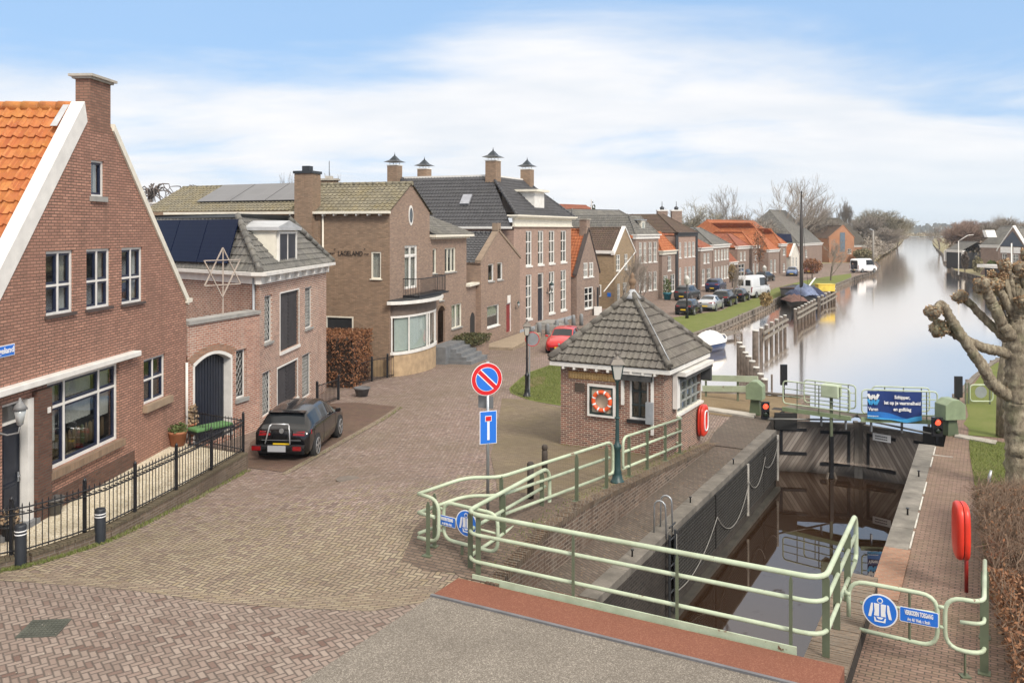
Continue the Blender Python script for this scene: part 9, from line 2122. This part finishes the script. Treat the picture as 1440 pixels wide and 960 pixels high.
def knob(c, r, seed=0):
 mb = MB(); rnd = random.Random(seed+int(c.x*100)); cc = []
 for i in range(11):
  a = Vector((rnd.gauss(0, 1), rnd.gauss(0, 1), rnd.gauss(0, .7))).normalized(); cc.append((c+a*r*.55, r*rnd.uniform(.35, .55)))
 cc.append((c, r*.75))
 for q, s in cc: mb.lathe(q-Vector((0, 0, s)), [(s*.35, 0), (s*.85, s*.4), (s, s), (s*.8, s*1.55), (s*.3, s*1.95)], 8)
 for i in range(22):
  q, s = rnd.choice(cc); a = Vector((rnd.gauss(0, 1), rnd.gauss(0, 1), rnd.gauss(.3, 1))).normalized(); mb.tube([q+a*s*.8, q+a*(s+.05)], [.022, .015], 5, 1)
 k = mb.build('knob', [POLB, plain('cut_wood', (.42, .29, .16), .8)], pol)
 def f():
  q, s = rnd.choice(cc); a = Vector((rnd.gauss(0, 1), rnd.gauss(0, 1), rnd.gauss(0, 1))).normalized(); return q+a*s*rnd.uniform(.9, 1.12)
 leaves('shoots', f, 900, .026, KNOB, k, aspect=.7)
KS = [([(1425, 560), (1400, 545), (1372, 500), (1340, 455), (1325, 425)], .19, .12, (1313, 438), .22), ([(1432, 500), (1400, 494), (1370, 484), (1345, 470), (1330, 462)], .16, .11, (1323, 462), .24), ([(1434, 470), (1415, 478), (1385, 450), (1362, 425)], .14, .10, (1350, 416), .19),
  ([(1432, 480), (1415, 465), (1395, 425), (1385, 405)], .17, .13, (1381, 400), .26), ([(1436, 470), (1425, 440), (1405, 410)], .14, .12, (1397, 398), .22), ([(1436, 430), (1425, 415), (1412, 395)], .12, .10, (1430, 400), .25), ([(1438, 440), (1455, 420), (1470, 400)], .14, .1, (1475, 395), .24),
  ([(1436, 430), (1445, 410), (1440, 385)], .13, .1, (1434, 378), .24), ([(1430, 470), (1426, 462), (1422, 456)], .10, .09, (1420, 455), .20), ([(1440, 450), (1465, 450), (1480, 445)], .14, .12, (1485, 440), .24), ([(1430, 520), (1440, 505), (1446, 500)], .1, .1, (1412, 388), .13),
  ([(1430, 480), (1418, 455), (1408, 440)], .09, .08, (1404, 432), .15), ([(1438, 460), (1446, 440), (1444, 430)], .12, .1, (1441, 424), .22), ([(1432, 430), (1422, 400), (1418, 380)], .10, .08, (1415, 372), .18), ([(1436, 420), (1446, 385), (1448, 366)], .10, .08, (1446, 358), .20)]
for i, (pts, r0, r1, kn, kr) in enumerate(KS):
 pts = [(u, v, (i % 3-1)*.35*(k/len(pts))) for k, (u, v) in enumerate(pts)]; pts.append((kn[0], kn[1], pts[-1][2])); e = limb(pts, r0*.85, r1*.85, 0); knob(e, kr*1.08, i)
limb([(1405, 465), (1398, 425), (1394, 392)], .05, .035, 0); knob(pp_(1395, 386), .11, 40)
def hedge_box(name, label, poly, z0, z1, mat, n, size, core, cat='hedge', twigs=0, zf=None):
 c = poly[0]; t = thing(name, label, cat, (c[0], c[1], z0)); cx_ = sum(p[0] for p in poly)/len(poly); cy_ = sum(p[1] for p in poly)/len(poly)
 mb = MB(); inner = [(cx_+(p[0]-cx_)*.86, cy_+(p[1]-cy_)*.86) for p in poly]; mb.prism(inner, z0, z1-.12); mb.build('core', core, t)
 per = []
 for i in range(len(poly)): per.append((poly[i-1], poly[i]))
 Ls = [math.hypot(b[0]-a[0], b[1]-a[1]) for a, b in per]
 def f():
  if random.random() < .28:
   while 1:
    x, y = random.uniform(min(p[0] for p in poly), max(p[0] for p in poly)), random.uniform(min(p[1] for p in poly), max(p[1] for p in poly))
    if inside(poly, x, y): return (x, y, z1-random.random()**2*.25+random.gauss(0, .02))
  a, b = random.choices(per, Ls)[0]; r = random.random(); k = 1-random.random()**1.7*.16; x, y = a[0]+(b[0]-a[0])*r, a[1]+(b[1]-a[1])*r
  return (cx_+(x-cx_)*k+random.gauss(0, .03), cy_+(y-cy_)*k+random.gauss(0, .03), z0+(z1-z0)*random.random())
 leaves('foliage', f, n, size, mat, t)
 if twigs:
  mb = MB()
  for i in range(twigs):
   p = Vector(f()); d = Vector((random.gauss(0, .5), random.gauss(0, .5), random.uniform(.3, 1))).normalized(); mb.tube([p-d*.25, p+d*.22+Vector((random.gauss(0, .03), 0, 0))], [.008, .004], 3, cap=False)
  mb.build('twigs', TWIG, t)
 return t
h0 = GP(448, 568); a = GP(502, 553); hz1 = 1.55
hedge_box('beech_hedge', 'tall boxy russet beech hedge between the old brick house and the corner house', [(B2[0]+.15, 39.2), (B2[0]+1.15, 39.0), (B2[0]+1.35, 42.8), (B2[0]-1.2, 43.2), (B2[0]-1.3, 39.6)], -1.2, 1.5, RUSSET, 9000, .055, plain('hedge_core', (.035, .022, .015), .9))
g0 = [GP(u, v, zGR) for u, v in ((1398, 958), (1394, 880), (1386, 800), (1383, 765))]
def rhedge(label, poly, z1, lm, n, tw, size, seed, twm):
 random.seed(seed); t = thing('beech_hedge', label, 'hedge', (*poly[0], ZW)); cx_ = sum(p[0] for p in poly)/len(poly); cy_ = sum(p[1] for p in poly)/len(poly)
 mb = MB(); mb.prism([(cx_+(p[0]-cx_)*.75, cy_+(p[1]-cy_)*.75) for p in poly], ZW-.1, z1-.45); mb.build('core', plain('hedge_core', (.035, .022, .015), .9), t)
 x0, x1 = min(p[0] for p in poly), max(p[0] for p in poly); y0, y1 = min(p[1] for p in poly), max(p[1] for p in poly)
 def f():
  while 1:
   x, y = random.uniform(x0, x1), random.uniform(y0, y1)
   if inside(poly, x, y):
    k = max(abs(x-cx_)/(x1-x0), abs(y-cy_)/(y1-y0))*2; zt = z1-(k**3)*.35
    return (x, y, ZW+(zt-ZW)*(random.random()**.6))
 if n: leaves('foliage', f, n, size, lm, t)
 V = MB()
 for i in range(tw):
  p = Vector(f()); d = Vector((random.gauss(0, .55), random.gauss(0, .55), random.uniform(.2, 1))).normalized(); L = random.uniform(.15, .4); V.tube([p-d*L*.6, p+d*L*.2+Vector((random.gauss(0, .02), random.gauss(0, .02), 0)), p+d*L], [.007, .005, .003], 3, cap=False)
 V.build('twigs', twm, t); return t
pA = [(p.x, p.y) for p in (GP(1402, 975, zGR), GP(1394, 905, zGR), GP(1390, 845, zGR))]
wob = plain('hedge_twig', (.21, .145, .10), .9, var=.3)
rhedge('copper leaved beech hedge in the lower right corner', [(pA[0][0]+.12, pA[0][1]-.3), (pA[0][0]+3, pA[0][1]-1.6), (pA[2][0]+3.2, pA[2][1]), (pA[2][0]+.1, pA[2][1]+.3)], ZW+.80, RUSSET2, 15000, 2500, .042, 11, wob)
pB = [(p.x, p.y) for p in (GP(1390, 850, zGR), GP(1384, 790, zGR), GP(1382, 742, zGR))]
rhedge('leafless twiggy hedge between the beech hedge and the pollarded lime', [(pB[0][0]+.05, pB[0][1]), (pB[0][0]+3.2, pB[0][1]-.5), (pB[2][0]+3.6, pB[2][1]+.6), (pB[2][0]+.1, pB[2][1]+.6)], ZW+1.12, RUSSET2, 5200, 11000, .040, 12, wob)
mb = MB(); q = GP(1390, 690, zGR); mb.tube([q, PY(1391, 672, q.y), PY(1394, 661, q.y)], [.05, .045, .03], 7); tag(mb.build('pipe_stub', STEEL), 'short grey metal pipe sticking up before the twiggy hedge', 'pipe')
def scatter(name, label, zones, n, mat, hgt, zf, flat=False, size=.03):
 V = []; F_ = []
 for poly, m in zones:
  x0, x1 = min(p[0] for p in poly), max(p[0] for p in poly); y0, y1 = min(p[1] for p in poly), max(p[1] for p in poly); c = 0; tr = 0
  while c < m and tr < m*20:
   tr += 1; x, y = random.uniform(x0, x1), random.uniform(y0, y1)
   if not inside(poly, x, y): continue
   c += 1; z = zf(x, y)+.012; a = random.uniform(0, 6.28); k = len(V)
   if flat: s = size*random.uniform(.5, 1.2); V += [(x-s*math.cos(a), y-s*math.sin(a), z+.004), (x+s*.6*math.sin(a), y-s*.6*math.cos(a), z+.012), (x+s*math.cos(a), y+s*math.sin(a), z+.008)]
   else: h = hgt*random.uniform(.5, 1.3); w = size*random.uniform(.4, 1); V += [(x-w*math.cos(a), y-w*math.sin(a), z-.01), (x+w*math.cos(a), y+w*math.sin(a), z-.01), (x+random.gauss(0, h*.5), y+random.gauss(0, h*.5), z+h)]
   F_.append([k, k+1, k+2])
 mb = MB(); mb.v = [Vector(v) for v in V]; mb.f = F_; mb.m = [0]*len(F_); mb.sm = [False]*len(F_); tag(mb.build(name, mat), label, name.replace('_', ' '), kind='stuff')
GB = leafmat('grass_blades', [(.12, .16, .035), (.17, .20, .055), (.09, .125, .03), (.23, .22, .10), (.14, .17, .04)])
scatter('grass', 'grass blades on the right bank lawn', [(_gr, 26000)], 0, GB, .06, zGR, size=.010)
scatter('grass', 'grass blades on the lawn patches by the hut', [(gpl((718, 546), (730, 536), (742, 526), (775, 514), (795, 508), (788, 569), (745, 562), (720, 552)), 14000)], 0, GB, .07, zG, size=.014)
scatter('fallen_leaves', 'small brown fallen leaves and grit on the quay walks', [(stp((15, -7.6), (27.2, -7.6), (27.2, -6.8), (15, -6.8)), 500), (stp((33, -8), (36.5, -8), (36.5, -12), (32, -12)), 900), (stp((14, -1.4), (30, -1.4), (30, .3), (14, .3)), 260)], 0, leafmat('dead_leaf', [(.30, .2, .11), (.22, .14, .08), (.38, .30, .2)]), 0, lambda x, y: zG(x, y) if t_of(x, y) < -7.7 else ZW, True, .022)
def strip_along(pts, w):
 out = []
 for a, b in zip(pts, pts[1:]):
  a, b = Vector(a), Vector(b); d = (b-a).normalized(); n = Vector((d.y, -d.x))*w; out.append([tuple(a), tuple(b), tuple(b+n), tuple(a+n)])
 return out
_wl = [(p.x+.10, p.y-.10) for p in edge]
scatter('weeds', 'small weeds and moss in the joints along the garden wall and the kerbs', [(q, 420) for q in strip_along(_wl, .16)]+[(q, 160) for q in strip_along([tuple(ST(s_, -7.98)[:2]) for s_ in (14, 17, 20, 23, 27)], -.3)]+[(q, 200) for q in strip_along([(p.x, p.y) for p in (GP(398, 666), GP(534, 592), GP(562, 573))], .12)]+[(q, 150) for q in strip_along([tuple(HA[:2]+Vector((0, -.02)) if False else (HA.x, HA.y-.03)), (HB.x, HB.y-.03)], .15)], 0, GB, .05, zG, size=.012)
scatter('street_litter', 'tiny pale specks and leaf bits on the street', [(gpl((360, 680), (640, 560), (690, 700), (560, 800), (100, 800)), 500), (gpl((0, 840), (560, 870), (430, 958), (0, 958)), 260), (stp((4, -8.3), (12.4, -8.3), (12.4, -2), (4, -2)), 120)], 0, leafmat('litter', [(.5, .46, .38), (.32, .24, .15), (.6, .57, .5)]), 0, lambda x, y: zG(x, y)+.02 if t_of(x, y) < -8.5 else .032, True, .011)
# ================================================================ air
hb = MB(); hb.box(-5300, 5300, -40, 6100, -6, 19)
hk = bpy.data.materials.new('haze'); hk.use_nodes = True; hn = hk.node_tree; hn.nodes.clear(); ho = hn.nodes.new('ShaderNodeOutputMaterial'); hv = hn.nodes.new('ShaderNodeVolumePrincipled')
hv.inputs['Color'].default_value = (.82, .88, .95, 1); hv.inputs['Density'].default_value = .0002; hn.links.new(hv.outputs[0], ho.inputs['Volume'])
tag(hb.build('haze', hk), 'thin pale haze in the air over the canal and the far trees', 'haze', kind='stuff')
